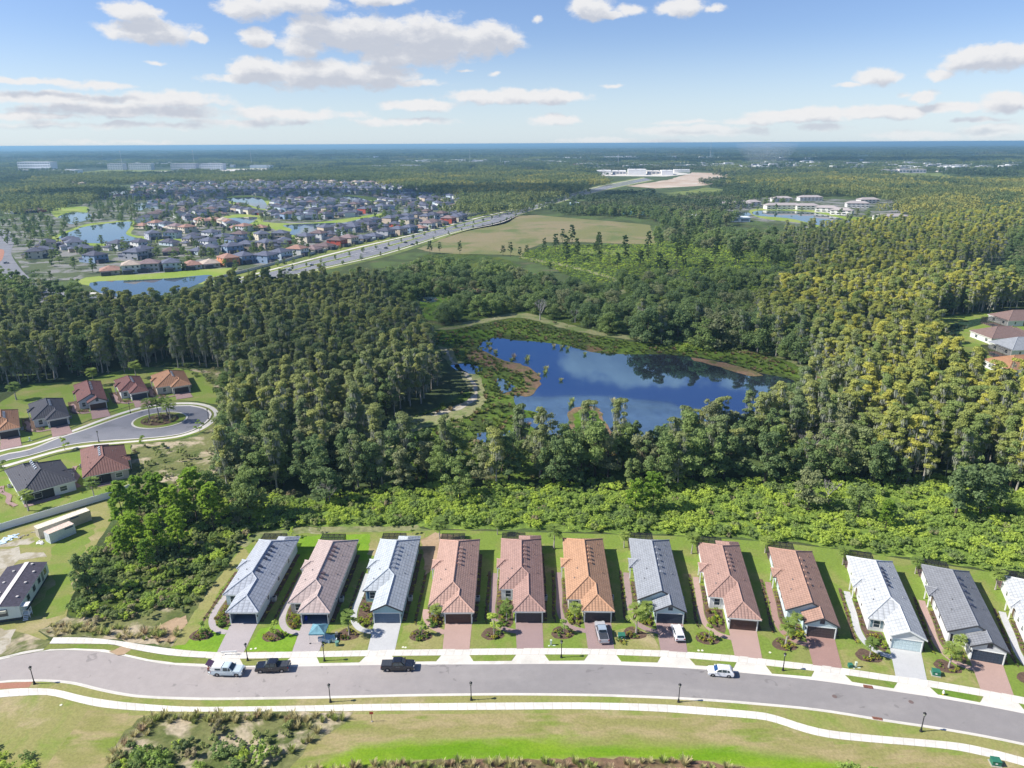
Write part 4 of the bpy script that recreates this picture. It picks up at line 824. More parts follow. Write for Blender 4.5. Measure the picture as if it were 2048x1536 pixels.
for i, (gl, gr, h, s_, kw, dp, pv, lab) in enumerate(ROW):
    A = at(*gl, .1); B = at(*gr, .1); mid = (A+B)/2; T = lotspace((mid.x, mid.y), h)
    W, wG = 9.1, 6.3; xr = W-wG/2
    org = T(-xr, -.45); ho = house(lab, org, R_(-h), s=s_, **kw)
    def L(x, y, T=T, xr=xr): return T(x-xr, y-.45)     # house-local to world
    LOTS.append((L, s_, h, i))
    M_p = pav(pv)
    d0 = wpts([dp[0]], .1)[0]; d1 = wpts([dp[1]], .1)[0]
    # paving objects carry their own frame so the bricks line up with the house
    mb = MB(); q4 = [L(xr-2.6, .5), L(xr+2.6, .5), d1, d0]
    mb.face([(*p, .135) for p in [q4[3], q4[2], q4[1], q4[0]]]); tag(mb.build('driveway', M_p), kind='structure')
    wk = smooth([(xr-2.4, -2.2), (1.6, -1.6), (.2, -.4), (-.9, 1.8), (-1.35, 5), (-1.15, 9.5), (-1.2, 14), (-1.1, 17.2)], 4) if i != 3 else smooth([(xr-2.4, -2.2), (2.2, -1.4), (.6, 0), (-.6, 2.5), (-.8, 5)], 4)
    wa, wb = offset(wk, .62), offset(wk, -.62)
    mb = MB(); poly = band([L(*p) for p in wa], [L(*p) for p in wb]); a_ = sum(poly[k][0]*poly[(k+1) % len(poly)][1]-poly[(k+1) % len(poly)][0]*poly[k][1] for k in range(len(poly)))
    if a_ < 0: poly = poly[::-1]
    mb.fill(poly, .139); tag(mb.build('front_walk', pav('lilac') if i == 0 else M_p), kind='structure')
    # mulch beds
    for bd in ([(xr-3.1, .3), (2.4, -.9), (1.0, -.2), (-.2, 2.0), (-.6, 5), (-.45, 10), (-.4, 14), (.5, 14), (.5, s_+.2), (2.9, s_+.2), (2.9, .3)],
               smooth([(-1.3, -.9), (-2.6, -1.8), (-3.1, -3.4), (-1.8, -4.6), (.6, -4.2), (1.3, -3.1), (.2, -2.0)], 3, True),
               [(-2.1, -.2), (-2.2, 4), (-2.0, 12), (-2.05, 18), (-2.6, 18), (-2.65, 10), (-2.8, 2)], [(8.6, 1.0), (9.5, 1.0), (9.7, 14), (9.6, 25), (8.6, 25)]):
        if L(*bd[0])[0] > 110: continue
        MZ = .1175+.001*len(bd) % .006; sheet('mulch_bed', wiggle([L(*p) for p in bd], .08, .8, i), MZ+.001*(bd[0][0] > 5)+.0015*(bd[0][0] < -2), M_mulch, px=False)
    rr = random.Random(40+i); dry = i in (2, 7, 9)
    for k in range(13): garden.append(('shrub', L(rr.uniform(.2, 2.4), rr.uniform(-.4, s_-.3)), rr.uniform(.5, .95), i, 'in the front bed'))
    for k in range(9 if i < 11 else 0):
        a = rr.uniform(0, 6.28); garden.append(('shrub', L(-.9+1.7*math.cos(a)*rr.random()**.5, -3.1+1.0*math.sin(a)), rr.uniform(.42, .75), i, 'in the lawn island bed'))
    for k in range(11): garden.append(('shrub', L(-2.35+rr.uniform(-.15, .15), .5+k*1.55), rr.uniform(.3, .44), i, 'along the side walk'))
    for k in range(10): garden.append(('shrub', L(9.25+rr.uniform(-.15, .15), 1.5+k*2.2), rr.uniform(.25, .45), i, 'along the right-hand wall'))
    for k in range(8): garden.append(('shrub', L(-.15+rr.uniform(-.1, .1), s_+1.5+k*1.3), rr.uniform(.3, .45), i, 'along the left-hand wall'))
    garden.append(('youngtree' if i in (0, 1, 3, 4, 5, 7) else 'palm', L(-.7, -3.0), (1.0, 1.1, 1.0, 1.0, 1.6, 1.1, 1.2, 1.0, 1.1, .8, 1.05, .9)[i], i, ''))
    if i in (3, 4, 5, 6, 8, 10): garden.append(('palm', L(1.6, 1.2), .8, i, '')); garden.append(('shrub', L(1.2, 1.8), 1.25, i, 'in the front bed'))
    if i in (8, 10): garden += [('shrub', L(.2+.8*k, -.9+.45*k), .9, i, 'in the front bed') for k in range(4)]
# ------------------------------------------------------------------ houses round the cul-de-sac
def house_at(a, b, lab, rear=False, **kw):
    A = at(*a); B = at(*b); mid = (A+B)/2; ang = math.atan2(B.y-A.y, B.x-A.x); W = kw.get('W', 9.1); wG = kw.get('wG', 6.3); D = kw.get('D', 26.5)
    if not rear:
        ex = Vector((math.cos(ang), math.sin(ang))); ey = Vector((-ex.y, ex.x)); xr = W-wG/2
        o_ = Vector((mid.x, mid.y))-ex*xr-ey*.45; rz = ang
    else:                               # a,b are the rear corners seen from the camera; the front faces away
        ang += math.pi; ex = Vector((math.cos(ang), math.sin(ang))); ey = Vector((-ex.y, ex.x)); o_ = Vector((mid.x, mid.y))-ex*W/2-ey*(D-.45); rz = ang
    t = house(lab, (o_.x, o_.y), rz, group='tiled houses round the cul-de-sac', **kw)
    M = Matrix.Rotation(rz, 2)
    return t, (lambda x, y: tuple(o_+M @ Vector((x, y)))), rz
CD = [((349,789),(380,784),'orange-roofed house at the far right end of the cul-de-sac',dict(roof='cdorange',wall='cream',door='dark',s=2.5,D=20,W=12,wG=7),[(1445,330+0)]),
 ((265,802),(296.6,796.4),'red-brown hip-roofed house second from the right end of the cul-de-sac',dict(roof='cdred',wall='white',door='slate',s=4.5,D=21),None),
 ((180.7,822),(215,816),'white gabled house with maroon roof and brown garage on the cul-de-sac',dict(roof='cdred',wall='white',door='brown',mf='gable',wf='gable',s=3.5,D=26,gwin=True),None),
 ((101,856),(137,849),'dark grey-roofed house between the orange-roofed and the maroon gabled house',dict(roof='cdgrey',wall='white',door='slate',s=3.0,D=22,W=10.5,wG=7),None),
 ((1,879.4),(40,872),'orange-tiled house at the left edge of the photo on the cul-de-sac street',dict(roof='cdorange',wall='white',door='dark',s=3.0,D=20),None)]
CDL = []
for a, b, lab, kw, _ in CD:
    t, L, rz = house_at(a, b, lab, cage=None, z0=.05, ventm=plain('pale_vent', (.35,.38,.42), .6), **kw); CDL.append(L)
    W = kw.get('W', 9.1); xr = W-kw.get('wG', 6.3)/2
    ln = {0: 6.5, 1: 8.5}.get(len(CDL)-1, 9.5)
    sheet('driveway', [L(xr-2.5, .5), L(xr+2.5, .5), L(xr+2.8, -ln), L(xr-2.8, -ln)], .17, pavers('cds_pavers', (.36, .24, .22), (.30, .2, .185)), px=False)
    wk = smooth([(xr-2.4, -1.5), (1.2, -1.2), (-.4, 1), (-1.6, 4), (-1.1, 8), (-1.8, 12)], 4)
    sheet('front_walk', [L(*p) for p in band(offset(wk, .6), offset(wk, -.6))], .16, pavers('cds_pavers', (.36, .24, .22), (.30, .2, .185)), px=False)
    sheet('mulch_bed', [L(*p) for p in ((-.2, 0), (2.9, -.6), (2.9, 3.2), (.5, 3.2), (.4, 15), (-2.8, 15), (-2.8, 2), (-1.4, -.4))], .10, M_mulch, px=False)
    rr = random.Random(len(CDL))
    for k in range(10): garden.append(('shrub', L(rr.uniform(-.6, 2.4), rr.uniform(-.6, 2.2)), rr.uniform(.5, .9), 12, 'in front of a cul-de-sac house'))
    for k in range(7): garden.append(('shrub', L(rr.uniform(-2.6, -2.2), 2+k*1.8), rr.uniform(.4, .6), 12, 'beside a cul-de-sac house'))
LB = []
for a, b, lab, kw in (((62,1006),(140,984),'dark slate-roofed house seen from its screened back, next to the vinyl fence',dict(roof='cdgrey',wall='white',D=21,W=13,wG=8,s=3)), ((181,972),(252,957),'maroon-roofed house seen from its back, nearest the woods',dict(roof='cdrose',wall='taupe',D=22,W=11.5,wG=7.5,s=2.5))):
    t, L, rz = house_at(a, b, lab, rear=True, porch=True, cage=None, rear_win=True, z0=.05, ventm=plain('pale_vent', (.35,.38,.42), .6), **kw); LB.append(L)
    mb = MB(); W = kw['W']; D = kw['D']
    mb.box(W*.42, W*.94, D-.46, D-.40, .1, 2.6); mb.build('lanai_screen', plain('dark_screen', (.03, .028, .03), .8), t)
    mb = MB(); mb.box(W*.35, W*.97, D-.3, D+1.6, 0, .12); mb.build('patio_slab', pav('brown'), t)
    rr = random.Random(5)
    wk = smooth([(W+1.2, D-1), (W+2.2, D-5), (W+1.4, D-9), (W+2.4, D-13), (W+1.8, D-17)], 4)
    sheet('side_walk', [L(*p) for p in band(offset(wk, .6), offset(wk, -.6))], .16, pavers('cds_pavers', (.36, .24, .22), (.30, .2, .185)), px=False)
    for k in range(14): garden.append(('shrub', L(W+rr.uniform(.2, 3.4), D-rr.uniform(0, 17)), rr.uniform(.4, .8), 12, 'beside a cul-de-sac house'))
    for k in range(8): garden.append(('shrub', L(rr.uniform(-1, W), D+rr.uniform(2, 3)), rr.uniform(.5, .9), 12, 'behind a cul-de-sac house'))
for px_ in ((33, 800), (188, 771), (273, 757)): garden.append(('palm', wpts([px_])[0], 1.5, 12, ''))
for px_ in ((57, 1022), (190, 1000)): garden.append(('palm', wpts([px_])[0], 1.25, 12, ''))
for px_ in ((10, 945), (130, 900), (287, 895), (400, 865)): garden.append(('youngtree', wpts([px_])[0], 1.3, 12, ''))
for px_ in ((300, 840), (318, 835), (335, 832), (342, 845)): garden.append(('palm', wpts([px_])[0], 1.5, 13, ''))
rr = random.Random(3)
for k in range(26):
    a = rr.uniform(0, 6.28); q_ = rr.random()**.5*.6; garden.append(('tuft', (ic.x+math.cos(a)*ax*q_, ic.y+math.sin(a)*ay*q_), rr.uniform(.8, 1.2), 13, 'on the cul-de-sac island'))
# houses at right edge: backs with pool cages face left
for (px_, py_), lab, roof, dz, pc in (((2010,652),'mauve-roofed house behind the dark pool cage, farthest of the right-edge houses','mauve',0,True), ((1976,688),'pinkish brown roofed house in the middle of the right-edge houses','mauve',0,False), ((2016,712),'grey-roofed house with a screened pool at the right edge','slate',0,True), ((2008,752),'orange-roofed house nearest of the right-edge houses','cdorange',0,False)):
    p = at(px_, py_); D = 24; W = 15
    t = house(lab, (p.x+D, p.y), R_(90+4), W=W, D=D, wG=8, s=3, roof=roof, wall='white', porch=False, cage='dark' if pc else None, poolc=pc, group='houses with pool cages at the right edge', z0=.05, rear_win=True)

# ------------------------------------------------------------------ fence, containers, mobile office
def fence():
    line = smooth(wpts([(-260, 1145), (-120, 1100), (0, 1062), (60, 1044), (120, 1026), (180, 1008), (235, 992), (262, 980)]), 3); H = 1.9
    t = thing('vinyl_fence', 'long white vinyl privacy fence behind the shipping containers', 'fence', (*line[0], 0))
    d = [0]
    for a, b in zip(line[:-1], line[1:]): d.append(d[-1]+math.dist(a, b))
    n = int(d[-1]/2.44); pts = []
    j = 0
    for k in range(n+1):
        s = d[-1]*k/n
        while j < len(d)-2 and d[j+1] < s: j += 1
        w = (s-d[j])/(d[j+1]-d[j]); pts.append((line[j][0]+(line[j+1][0]-line[j][0])*w-line[0][0], line[j][1]+(line[j+1][1]-line[j][1])*w-line[0][1]))
    VM_ = plain('white_vinyl', (.80, .82, .83), .45, .03)
    for i, (a, b) in enumerate(zip(pts[:-1], pts[1:])):
        L = math.dist(a, b); ang = math.atan2(b[1]-a[1], b[0]-a[0])
        mb = MB(); mb.box(.07, L-.07, -.025, .025, .08, H-.12); mb.box(.07, L-.07, -.045, .045, .05, .17); mb.box(.07, L-.07, -.045, .045, H-.16, H-.06)
        for k in range(8): mb.box(.2+k*L/8, .215+k*L/8, -.032, .032, .17, H-.16)
        o_ = mb.build('fence_panel', VM_, t); o_.location = (*a, 0); o_.rotation_euler = (0, 0, ang)
        mb = MB(); mb.box(-.065, .065, -.065, .065, 0, H); mb.lathe([(.1, H), (0, H+.08)], n=4); o_ = mb.build('post', VM_, t); o_.location = (*a, 0); o_.rotation_euler = (0, 0, ang)
fence()
def container(a, b, wid, ht, col, top, lab):
    A = at(*a); B = at(*b); L = (B-A).length; ang = math.atan2(B.y-A.y, B.x-A.x)
    t = thing('shipping_container', lab, 'shipping container', (A.x, A.y, .02), ang, 'shipping containers by the white fence')
    CM = plain('container_'+lab[:4], col, .6, .12); TM = plain('container_top_'+lab[:4], top, .8, .25)
    mb = MB(); mb.box(0.06, L-.06, .06, wid-.06, .12, ht-.1); mb.box(0, L, 0, wid, 0, .12); 
    for x in (0, L-.12):
        for y in (0, wid-.12): mb.box(x, x+.12, y, y+.12, .12, ht)
    n = int(L/.36)
    for k in range(n):
        x = .2+k*(L-.4)/n
        mb.side([(x, .12), (x+.13, .12), (x+.13, ht-.1), (x, ht-.1)], 0.015, .061); mb.side([(x, .12), (x+.13, .12), (x+.13, ht-.1), (x, ht-.1)], wid-.061, wid-.015)
    mb.build('body', CM, t)
    mb = MB(); mb.box(.05, L-.05, .05, wid-.05, ht-.1, ht-.03); mb.box(0, L, 0, .07, ht-.1, ht); mb.box(0, L, wid-.07, wid, ht-.1, ht); mb.box(0, .07, 0, wid, ht-.1, ht)
    for k in range(n): mb.box(.2+k*(L-.4)/n, .3+k*(L-.4)/n, .1, wid-.1, ht-.03, ht-.01)
    mb.build('top', TM, t)
    for y0, y1 in ((.1, wid/2-.02), (wid/2+.02, wid-.1)):
        mb = MB(); mb.box(-.0, .058, y0, y1, .14, ht-.12)
        d_ = mb.build('door', CM, t)
        mb = MB()
        for yy in (y0+.25*(y1-y0), y0+.7*(y1-y0)): mb.tube((-.05, yy, .2), (-.05, yy, ht-.2), .025)
        mb.build('lock_bar', M_chrome, d_)
    mb = MB(); mb.box(L*.60, L*.60+1.9, -.006, .006, ht-.62, ht-.28); mb.build('painted_name_panel', plain('navy_lettering', (.05, .07, .15), .6), t)
    return t
container((80, 1078.5), (184.5, 1040), 2.44, 2.7, (.55, .49, .38), (.66, .60, .48), 'long beige shipping container beside the white fence')
container((102, 1088), (153, 1066.5), 2.44, 2.6, (.62, .66, .70), (.60, .48, .40), 'short pale grey shipping container with a rusty top')
def mobile_office():
    A = at(45, 1240); B = at(100, 1150)      # near right corner, far right corner
    L = (B-A).length; ang = math.atan2(B.y-A.y, B.x-A.x)-math.pi/2; W = 7.4
    t = thing('mobile_office', 'white mobile office trailer with dark shingle roof and pale ridge strip', 'site office', (A.x, A.y, 0), ang)
    # local: x to the right, y towards the far end, body spans x -W..0
    WM = plain('office_siding', (.62, .68, .66), .6, .04); z0, z1, zr = .7, 3.25, 3.75
    mb = MB(); mb.box(-W, 0, 0, L, z0, z1); mb.face([(-W, 0, z1), (0, 0, z1), (-W/2, 0, zr-.06)]); mb.face([(0, L, z1), (-W, L, z1), (-W/2, L, zr-.06)])
    for k in range(int(L/1.2)): mb.box(-.005, .02, .6+k*1.2, .64+k*1.2, z0, z1)
    for k in range(5): mb.box(-W+.7+k*1.5, -W+.74+k*1.5, -.02, .005, z0, z1)
    mb.build('body', WM, t)
    mb = MB(); e = .12
    mb.face([(-W/2, -e, zr), (e, -e, z1), (e, L+e, z1), (-W/2, L+e, zr)]); mb.face([(-W-e, -e, z1), (-W/2, -e, zr), (-W/2, L+e, zr), (-W-e, L+e, z1)])
    rf = mb.build('roof', plain('dark_shingle', (.055, .05, .07), .9, .25, 2), t)
    mb = MB(); mb.box(-W/2-.42, -W/2+.42, -e, L+e, zr-.02, zr+.05); mb.build('ridge_strip', plain('pale_ridge_strip', (.66, .60, .58), .7, .1), rf)
    for (x, y) in ((-1.2, 3), (-1.4, 8), (-1.2, 12), (-2.4, 15), (-5, 5), (-5.6, 9), (-5.2, 13)):
        mb = MB(); zz = z1+(zr-z1)*(1-abs(x+W/2)/(W/2)); mb.lathe([(.2, zz-.05), (.2, zz+.16), (.26, zz+.16), (.26, zz+.26), (0, zz+.3)], x, y, 10); mb.build('roof_vent', plain('vent_pale', (.5, .47, .45), .6), rf)
    mb = MB(); mb.box(-W+.2, -.2, .2, L-.2, 0, z0); mb.build('dark_skirting', plain('skirting_dark', (.06, .06, .06), .9), t)  # evenly dark box closing the gap below the body
    for y in (L*.28, L*.48, L*.66, L*.88): window(t, 0, y, 1.7, 1.0, 1.0, 'right', fm=plain('office_frame', (.1, .12, .13), .5))
    window(t, -2.9, 0, 1.5, 1.3, 1.3, 'front', fm=plain('office_frame', (.1, .12, .13), .5))
    mb = MB(); mb.box(-3.5, -2.2, -.55, 0, 2.35, 2.85); bevel(mb.build('awning_box', plain('cream_box', (.6, .58, .47), .5), t))
    mb = MB(); mb.box(0, .025, L*.75, L*.75+.95, .9, 3.0); d_ = mb.build('door', plain('office_door', (.12, .16, .17), .5), t)
    mb = MB(); mb.blob((.06, L*.75+.12, 1.9), .05); mb.build('handle', M_chrome, d_)
    mb = MB(); mb.box(.02, 1.3, .4, 1.7, .72, .8)
    for x in (.08, 1.22):
        for y in (.46, 1.64): mb.box(x-.05, x+.05, y-.05, y+.05, 0, 1.8)
    mb.box(.03, 1.27, .42, .5, 1.7, 1.78); mb.box(1.18, 1.26, .42, 1.68, 1.7, 1.78); mb.box(1.18, 1.26, .42, 1.68, 1.25, 1.32)
    mb.build('porch_deck', M_white, t)
    for k in range(3): mb = MB(); mb.box(.2, 1.1, .4-.3*(k+1), .4-.3*k-.01, .52-.2*k, .58-.2*k); mb.build('step', M_white, t)
    mb = MB(); mb.box(-.02, 1.35, .3, 1.75, 2.75, 2.83); mb.build('porch_canopy', M_white, t)
mobile_office()
rr = random.Random(9)
def rubble(lab, pts, n, col, sz):
    for k in range(n):
        a = rr.uniform(0, 1); i = rr.randrange(len(pts)-1); p = (pts[i][0]+(pts[i+1][0]-pts[i][0])*a+rr.uniform(-4, 4), pts[i][1]+(pts[i+1][1]-pts[i][1])*a+rr.uniform(-3, 3)); w = at(*p)
        mb = MB(); L = rr.uniform(.4, 1)*sz; W = rr.uniform(.3, .7)*sz*.6; h = rr.uniform(.1, .3)
        mb.face([(-L, -W, h), (L, -W*.7, h*.6), (L*.8, W, h*1.2), (-L*.7, W*.8, h*.8)]); mb.prism([(-L, -W), (L, -W*.8), (L*.9, W), (-L*.8, W*.9)], 0, h*.5)
        o = mb.build('debris_sheet', plain('debris_'+lab[:5], col, .7, .1)); o.location = (w.x, w.y, .03); o.rotation_euler = (rr.uniform(-.1, .1), rr.uniform(-.1, .1), rr.uniform(0, 3)); tag(o, lab, 'debris', lab)
rubble('pale blue-white plastic sheets heaped on the ground by the white fence', [(2, 1086), (30, 1072)], 16, (.55, .68, .75), 1.1)
rubble('white torn debris lying at the end of the short container', [(72, 1088), (92, 1084)], 7, (.62, .62, .58), .8)
rubble('brown broken boards scattered along the fence line', [(35, 1078), (72, 1066)], 8, (.40, .36, .28), .5)

# ------------------------------------------------------------------ street furniture
def lamp_proto():
    t = thing('street_lamp', '', 'street lamp', (0, 0, 0), 0, 'black post-top street lamps')
    mb = MB(); mb.lathe([(.24, 0), (.24, .12), (.17, .2), (.15, .5), (.08, .75), (.065, 2.9), (.05, 3.05)], n=10); mb.lathe([(.10, 1.0), (.10, 1.06)], n=10); mb.build('post', M_black, t)
    mb = MB(); mb.lathe([(.05, 3.02), (.16, 3.1), (.17, 3.14)], n=8); mb.lathe([(.27, 3.52), (.24, 3.6), (.08, 3.72), (.03, 3.82), (0, 3.86)], n=10)
    for k in range(6):
        a = k*math.pi/3; mb.tube((.15*math.cos(a), .15*math.sin(a), 3.12), (.24*math.cos(a), .24*math.sin(a), 3.54), .015, n=4)
    hd = mb.build('lamp_head', M_black, t); mb = MB(); mb.lathe([(.13, 3.13), (.22, 3.53)], n=8); mb.build('glass', M_lampg, hd)
    return t
LP = [((69,1368),'street lamp beside the brick crossing at the left of the road'),((661,1404),'street lamp on the lawn-side verge below the first black pickup'),((942.5,1400),'street lamp on the lawn-side verge below the salmon-roofed house'),((1357,1404),'street lamp on the lawn-side verge nearest the parked white car'),((1841.7,1462.8),'street lamp on the lawn-side verge at the far right'),
 ((495.5,1321),'street lamp on the house side between the silver and the black pickup'),((649,1322),'street lamp in front of the rose-roofed house with the canopy'),((1122.6,1315),'street lamp on the house side left of the silver pickup driveway'),((1565.7,1341),'street lamp on the house side between the dusky pink and the terracotta roofs'),
 ((198,884),'street lamp on the cul-de-sac street above the maroon roof'),((261,826),'street lamp by the upper kerb of the cul-de-sac'),((417,838),'street lamp at the right rim of the cul-de-sac')]
lp0 = lamp_proto()
for k, (p, lab) in enumerate(LP):
    o = lp0 if k == 0 else copy_tree(lp0); w = at(*p, .1); o.location = w; o['label'] = lab
def ubox(px, py, lab, kind='box', rz=0):
    w = at(px, py, .1); t = thing('utility_box', lab, 'utility box', (w.x, w.y, .1), rz)
    mb = MB()
    if kind == 'box':
        mb.box(-.75, .75, -.7, .7, 0, .1); mb.build('pad', M_conc2, t)
        mb = MB(); mb.side([(-.6, .1), (.6, .1), (.6, .8), (-.6, .8)], -.5, .5); bevel(mb.build('body', M_gbox, t), .03)
        mb = MB(); mb.side([(-.64, .8), (.64, .8), (.64, .9), (-.64, .9)], -.56, .56); bevel(mb.build('lid', M_gbox, t), .03)
        mb = MB(); mb.box(-.2, .1, -.515, -.5, .4, .6); mb.build('warning_plate', M_white, t)
    elif kind == 'small':
        mb.box(-.35, .35, -.3, .3, 0, .6); bevel(mb.build('body', M_gbox, t), .06); mb = MB(); mb.box(-.38, .38, -.33, .33, .6, .7); bevel(mb.build('lid', M_gbox, t), .04)
    else:
        mb.box(-.16, .16, -.13, .13, 0, .95); bevel(mb.build('body', M_cream, t), .05); mb = MB(); mb.box(-.19, .19, -.16, .16, .95, 1.12); bevel(mb.build('lid', M_cream, t), .05)
        mb = MB(); mb.box(-.55, -.25, -.4, -.1, 0, .06); mb.box(.3, .8, -.3, 0, 0, .05); mb.build('meter_cover', M_cream, t)
ubox(1243, 1276, 'green transformer box ringed by shrubs beside the silver pickup driveway')
ubox(1700, 1334, 'small green utility pedestal next to the cream one before the pale-roofed house', 'small')
ubox(1711, 1334.5, 'cream utility pedestal beside the small green one', 'post')
ubox(1871, 1349, 'green transformer box on the lawn left of the graphite-roofed house', rz=-.3)
ubox(1990, 1528, 'green transformer box at the bottom right by the footway', rz=-.2)
ubox(1102, 1290, 'pale green utility pedestal on the lawn beside the brownish red roofed house driveway', 'post')
ubox(60, 881, 'white utility box on the lawn of the dark grey cul-de-sac house', 'post')
def disc(px, py, lab, col=(.66, .64, .5), r=.22):
    w = at(px, py, .115); mb = MB(); mb.lathe([(r, 0), (r, .05), (0, .055)], n=12); o = mb.build('meter_cover', plain('cover_%d' % int(col[0]*100), col, .7)); o.location = (w.x, w.y, .1); tag(o, lab, 'cover', 'round meter covers in the lawns')
for px, py, lab in ((502, 1298, 'left cover of the pale pair at the corner of the bright green lawn'), (511, 1297, 'right cover of the pale pair at the corner of the bright green lawn'), (806, 1294.5, 'left cover of the pair beside the pale paver driveway'), (811, 1295, 'right cover of the pair beside the pale paver driveway'), (1397, 1301, 'left of two pale covers before the dusky pink roofed house'), (1404.5, 1301, 'right of two pale covers before the dusky pink roofed house'), (1540, 1305, 'single cover in the lawn beside the pink driveway'), (122, 1410, 'white square cover in the lower lawn at left')): disc(px, py, lab)
def hydrant():
    w = at(1886, 1389, .12); t = thing('fire_hydrant', 'white fire hydrant with a yellow base on the grass verge at right', 'fire hydrant', w)
    mb = MB(); mb.lathe([(.16, 0), (.16, .06), (.11, .07), (.11, .2)], n=10); mb.build('base', plain('hydrant_yellow', (.6, .45, .05), .5), t)
    mb = MB(); mb.lathe([(.12, .2), (.12, .6), (.16, .62), (.14, .72), (.05, .82), (0, .84)], n=10); mb.tube((-.24, 0, .48), (.24, 0, .48), .065); mb.tube((0, -.26, .46), (0, 0, .46), .08); mb.build('barrel', M_white, t)
hydrant()
def barrier():
    a = at(445, 1310, .1); b = at(472, 1309, .1); L = (b-a).length; t = thing('barricade', 'low white barricade across the foot of the first driveway', 'barricade', a, math.atan2(b.y-a.y, b.x-a.x))
    mb = MB(); mb.box(-.2, L+.2, -.06, .06, .55, .8); mb.build('rail', M_white, t)
    for x in (0, L):
        mb = MB(); mb.tube((x, 0, .8), (x, -.3, 0), .035); mb.tube((x, 0, .8), (x, .3, 0), .035); mb.build('leg', M_white, t)
barrier()
def redsign():
    w = at(744, 1443, .1); t = thing('small_sign', 'small red sign on a thin post in the dry grass below the footway', 'sign', w)
    mb = MB(); mb.box(-.03, .03, -.03, .03, 0, 1.75); mb.build('post', plain('sign_post', (.16, .09, .07), .7), t)
    mb = MB(); mb.box(-.3, .3, -.05, -.03, 1.5, 1.95); mb.build('sign_panel', plain('sign_red', (.45, .06, .05), .5), t)
    mb = MB(); mb.lathe([(.18, 0), (.15, .08), (0, .09)], n=8); mb.build('base', M_conc2, t)
redsign()
def canopy_tent():
    cs = [at(620.5, 1287, .14), at(648, 1287, .14)]; x0 = cs[0]; W = 3.0; t = thing('pop_up_canopy', 'teal pop-up canopy tent standing on the driveway of the rose-roofed house', 'canopy tent', x0, R_(0))
    TM = plain('teal_fabric', (.13, .27, .32), .8, .15, 1.2)
    for x in (0, W-.2):
        for y in (0, W-.2): mb = MB(); mb.box(x-.025, x+.025, y-.025, y+.025, 0, 2.1); mb.build('leg', M_chrome, t)
        mb = MB(); mb.box(x-.15, x+.15, -.15, .15, 0, .03); mb.build('foot_plate', M_black, t)
    mb = MB(); a = -.1; b = W-.1; c = (W/2-.1, W/2-.1, 3.05); z = 2.15; k = .28
    for p, q_ in (((a, a), (b, a)), ((b, a), (b, b)), ((b, b), (a, b)), ((a, b), (a, a))):
        m1 = ((p[0]+q_[0])/2, (p[1]+q_[1])/2, z-.03); mm = (m1[0]*.6+c[0]*.4, m1[1]*.6+c[1]*.4, z+.28)
        mb.face([(*p, z), m1, mm]); mb.face([m1, (*q_, z), mm]); mb.face([(*p, z), mm, c]); mb.face([mm, (*q_, z), c]); mb.face([(*p, z-k), (*q_, z-k), (*q_, z), (*p, z)])
    mb.build('canopy', TM, t)
    # yard-sale things beside it
    def boxy(lab, cat, px, py, sx, sy, sz, col, rz=0, nm='storage_box', z=.12):
        w = at(px, py, z); mb = MB(); mb.box(-sx/2, sx/2, -sy/2, sy/2, 0, sz); o = mb.build(nm, plain('c_%s' % lab[:14].replace(' ', '_'), col, .6)); o.location = w; o.rotation_euler = (0, 0, rz); bevel(o, .04); tag(o, lab, cat)
    boxy('white folding box on the drive under the canopy edge', 'box', 641.5, 1281, .9, .6, .7, (.66, .68, .72), .2)
    boxy('pale blue tarp-covered pile beside the canopy', 'tarp', 655, 1280, 1.8, 1.4, .75, (.38, .50, .60), -.4, 'tarp_pile')
    boxy('mint green box top on the lawn by the tarp pile', 'box', 665, 1279, 1.0, 1.1, .7, (.42, .60, .54), .3)
    boxy('white lidded cooler at the right of the tarp pile', 'cooler', 669.5, 1282.5, .8, .6, .55, (.72, .76, .72), -.1, 'cooler')
    boxy('thin white flat board lying in the open garage of the rose-roofed house', 'board', 648, 1247.5, .9, .4, .05, (.7, .7, .68), .05, 'flat_board')
    w = at(674.5, 1291, .1); mb = MB(); mb.lathe([(.0, 0), (.3, 0), (.36, .85), (.38, .9), (0, .92)], n=12); o = mb.build('round_bin', plain('bin_green', (.12, .26, .20), .5)); o.location = w; tag(o, 'round green bin at the edge of the dry lawn', 'bin')
    w = at(674, 1276, .1); mb = MB(); mb.tube((0, 0, 0), (0, 0, 1.4), .05); mb.box(-.25, .25, -.2, .2, .8, 1.3); o = mb.build('meter_post', plain('meter_grey', (.25, .24, .22), .6)); o.location = w; tag(o, 'grey meter post between the bright and the dry lawn', 'post')
    w = at(609, 1247, .13); mb = MB(); mb.lathe([(0, 0), (.32, .02), (.36, .4), (.30, .75), (.1, .9), (0, .9)], n=12); o = mb.build('blue_barrel', plain('barrel_blue', (.01, .03, .38), .5)); o.location = (w.x, w.y+1.2, .13); tag(o, 'blue rounded container inside the open garage of the rose-roofed house', 'container')
canopy_tent()

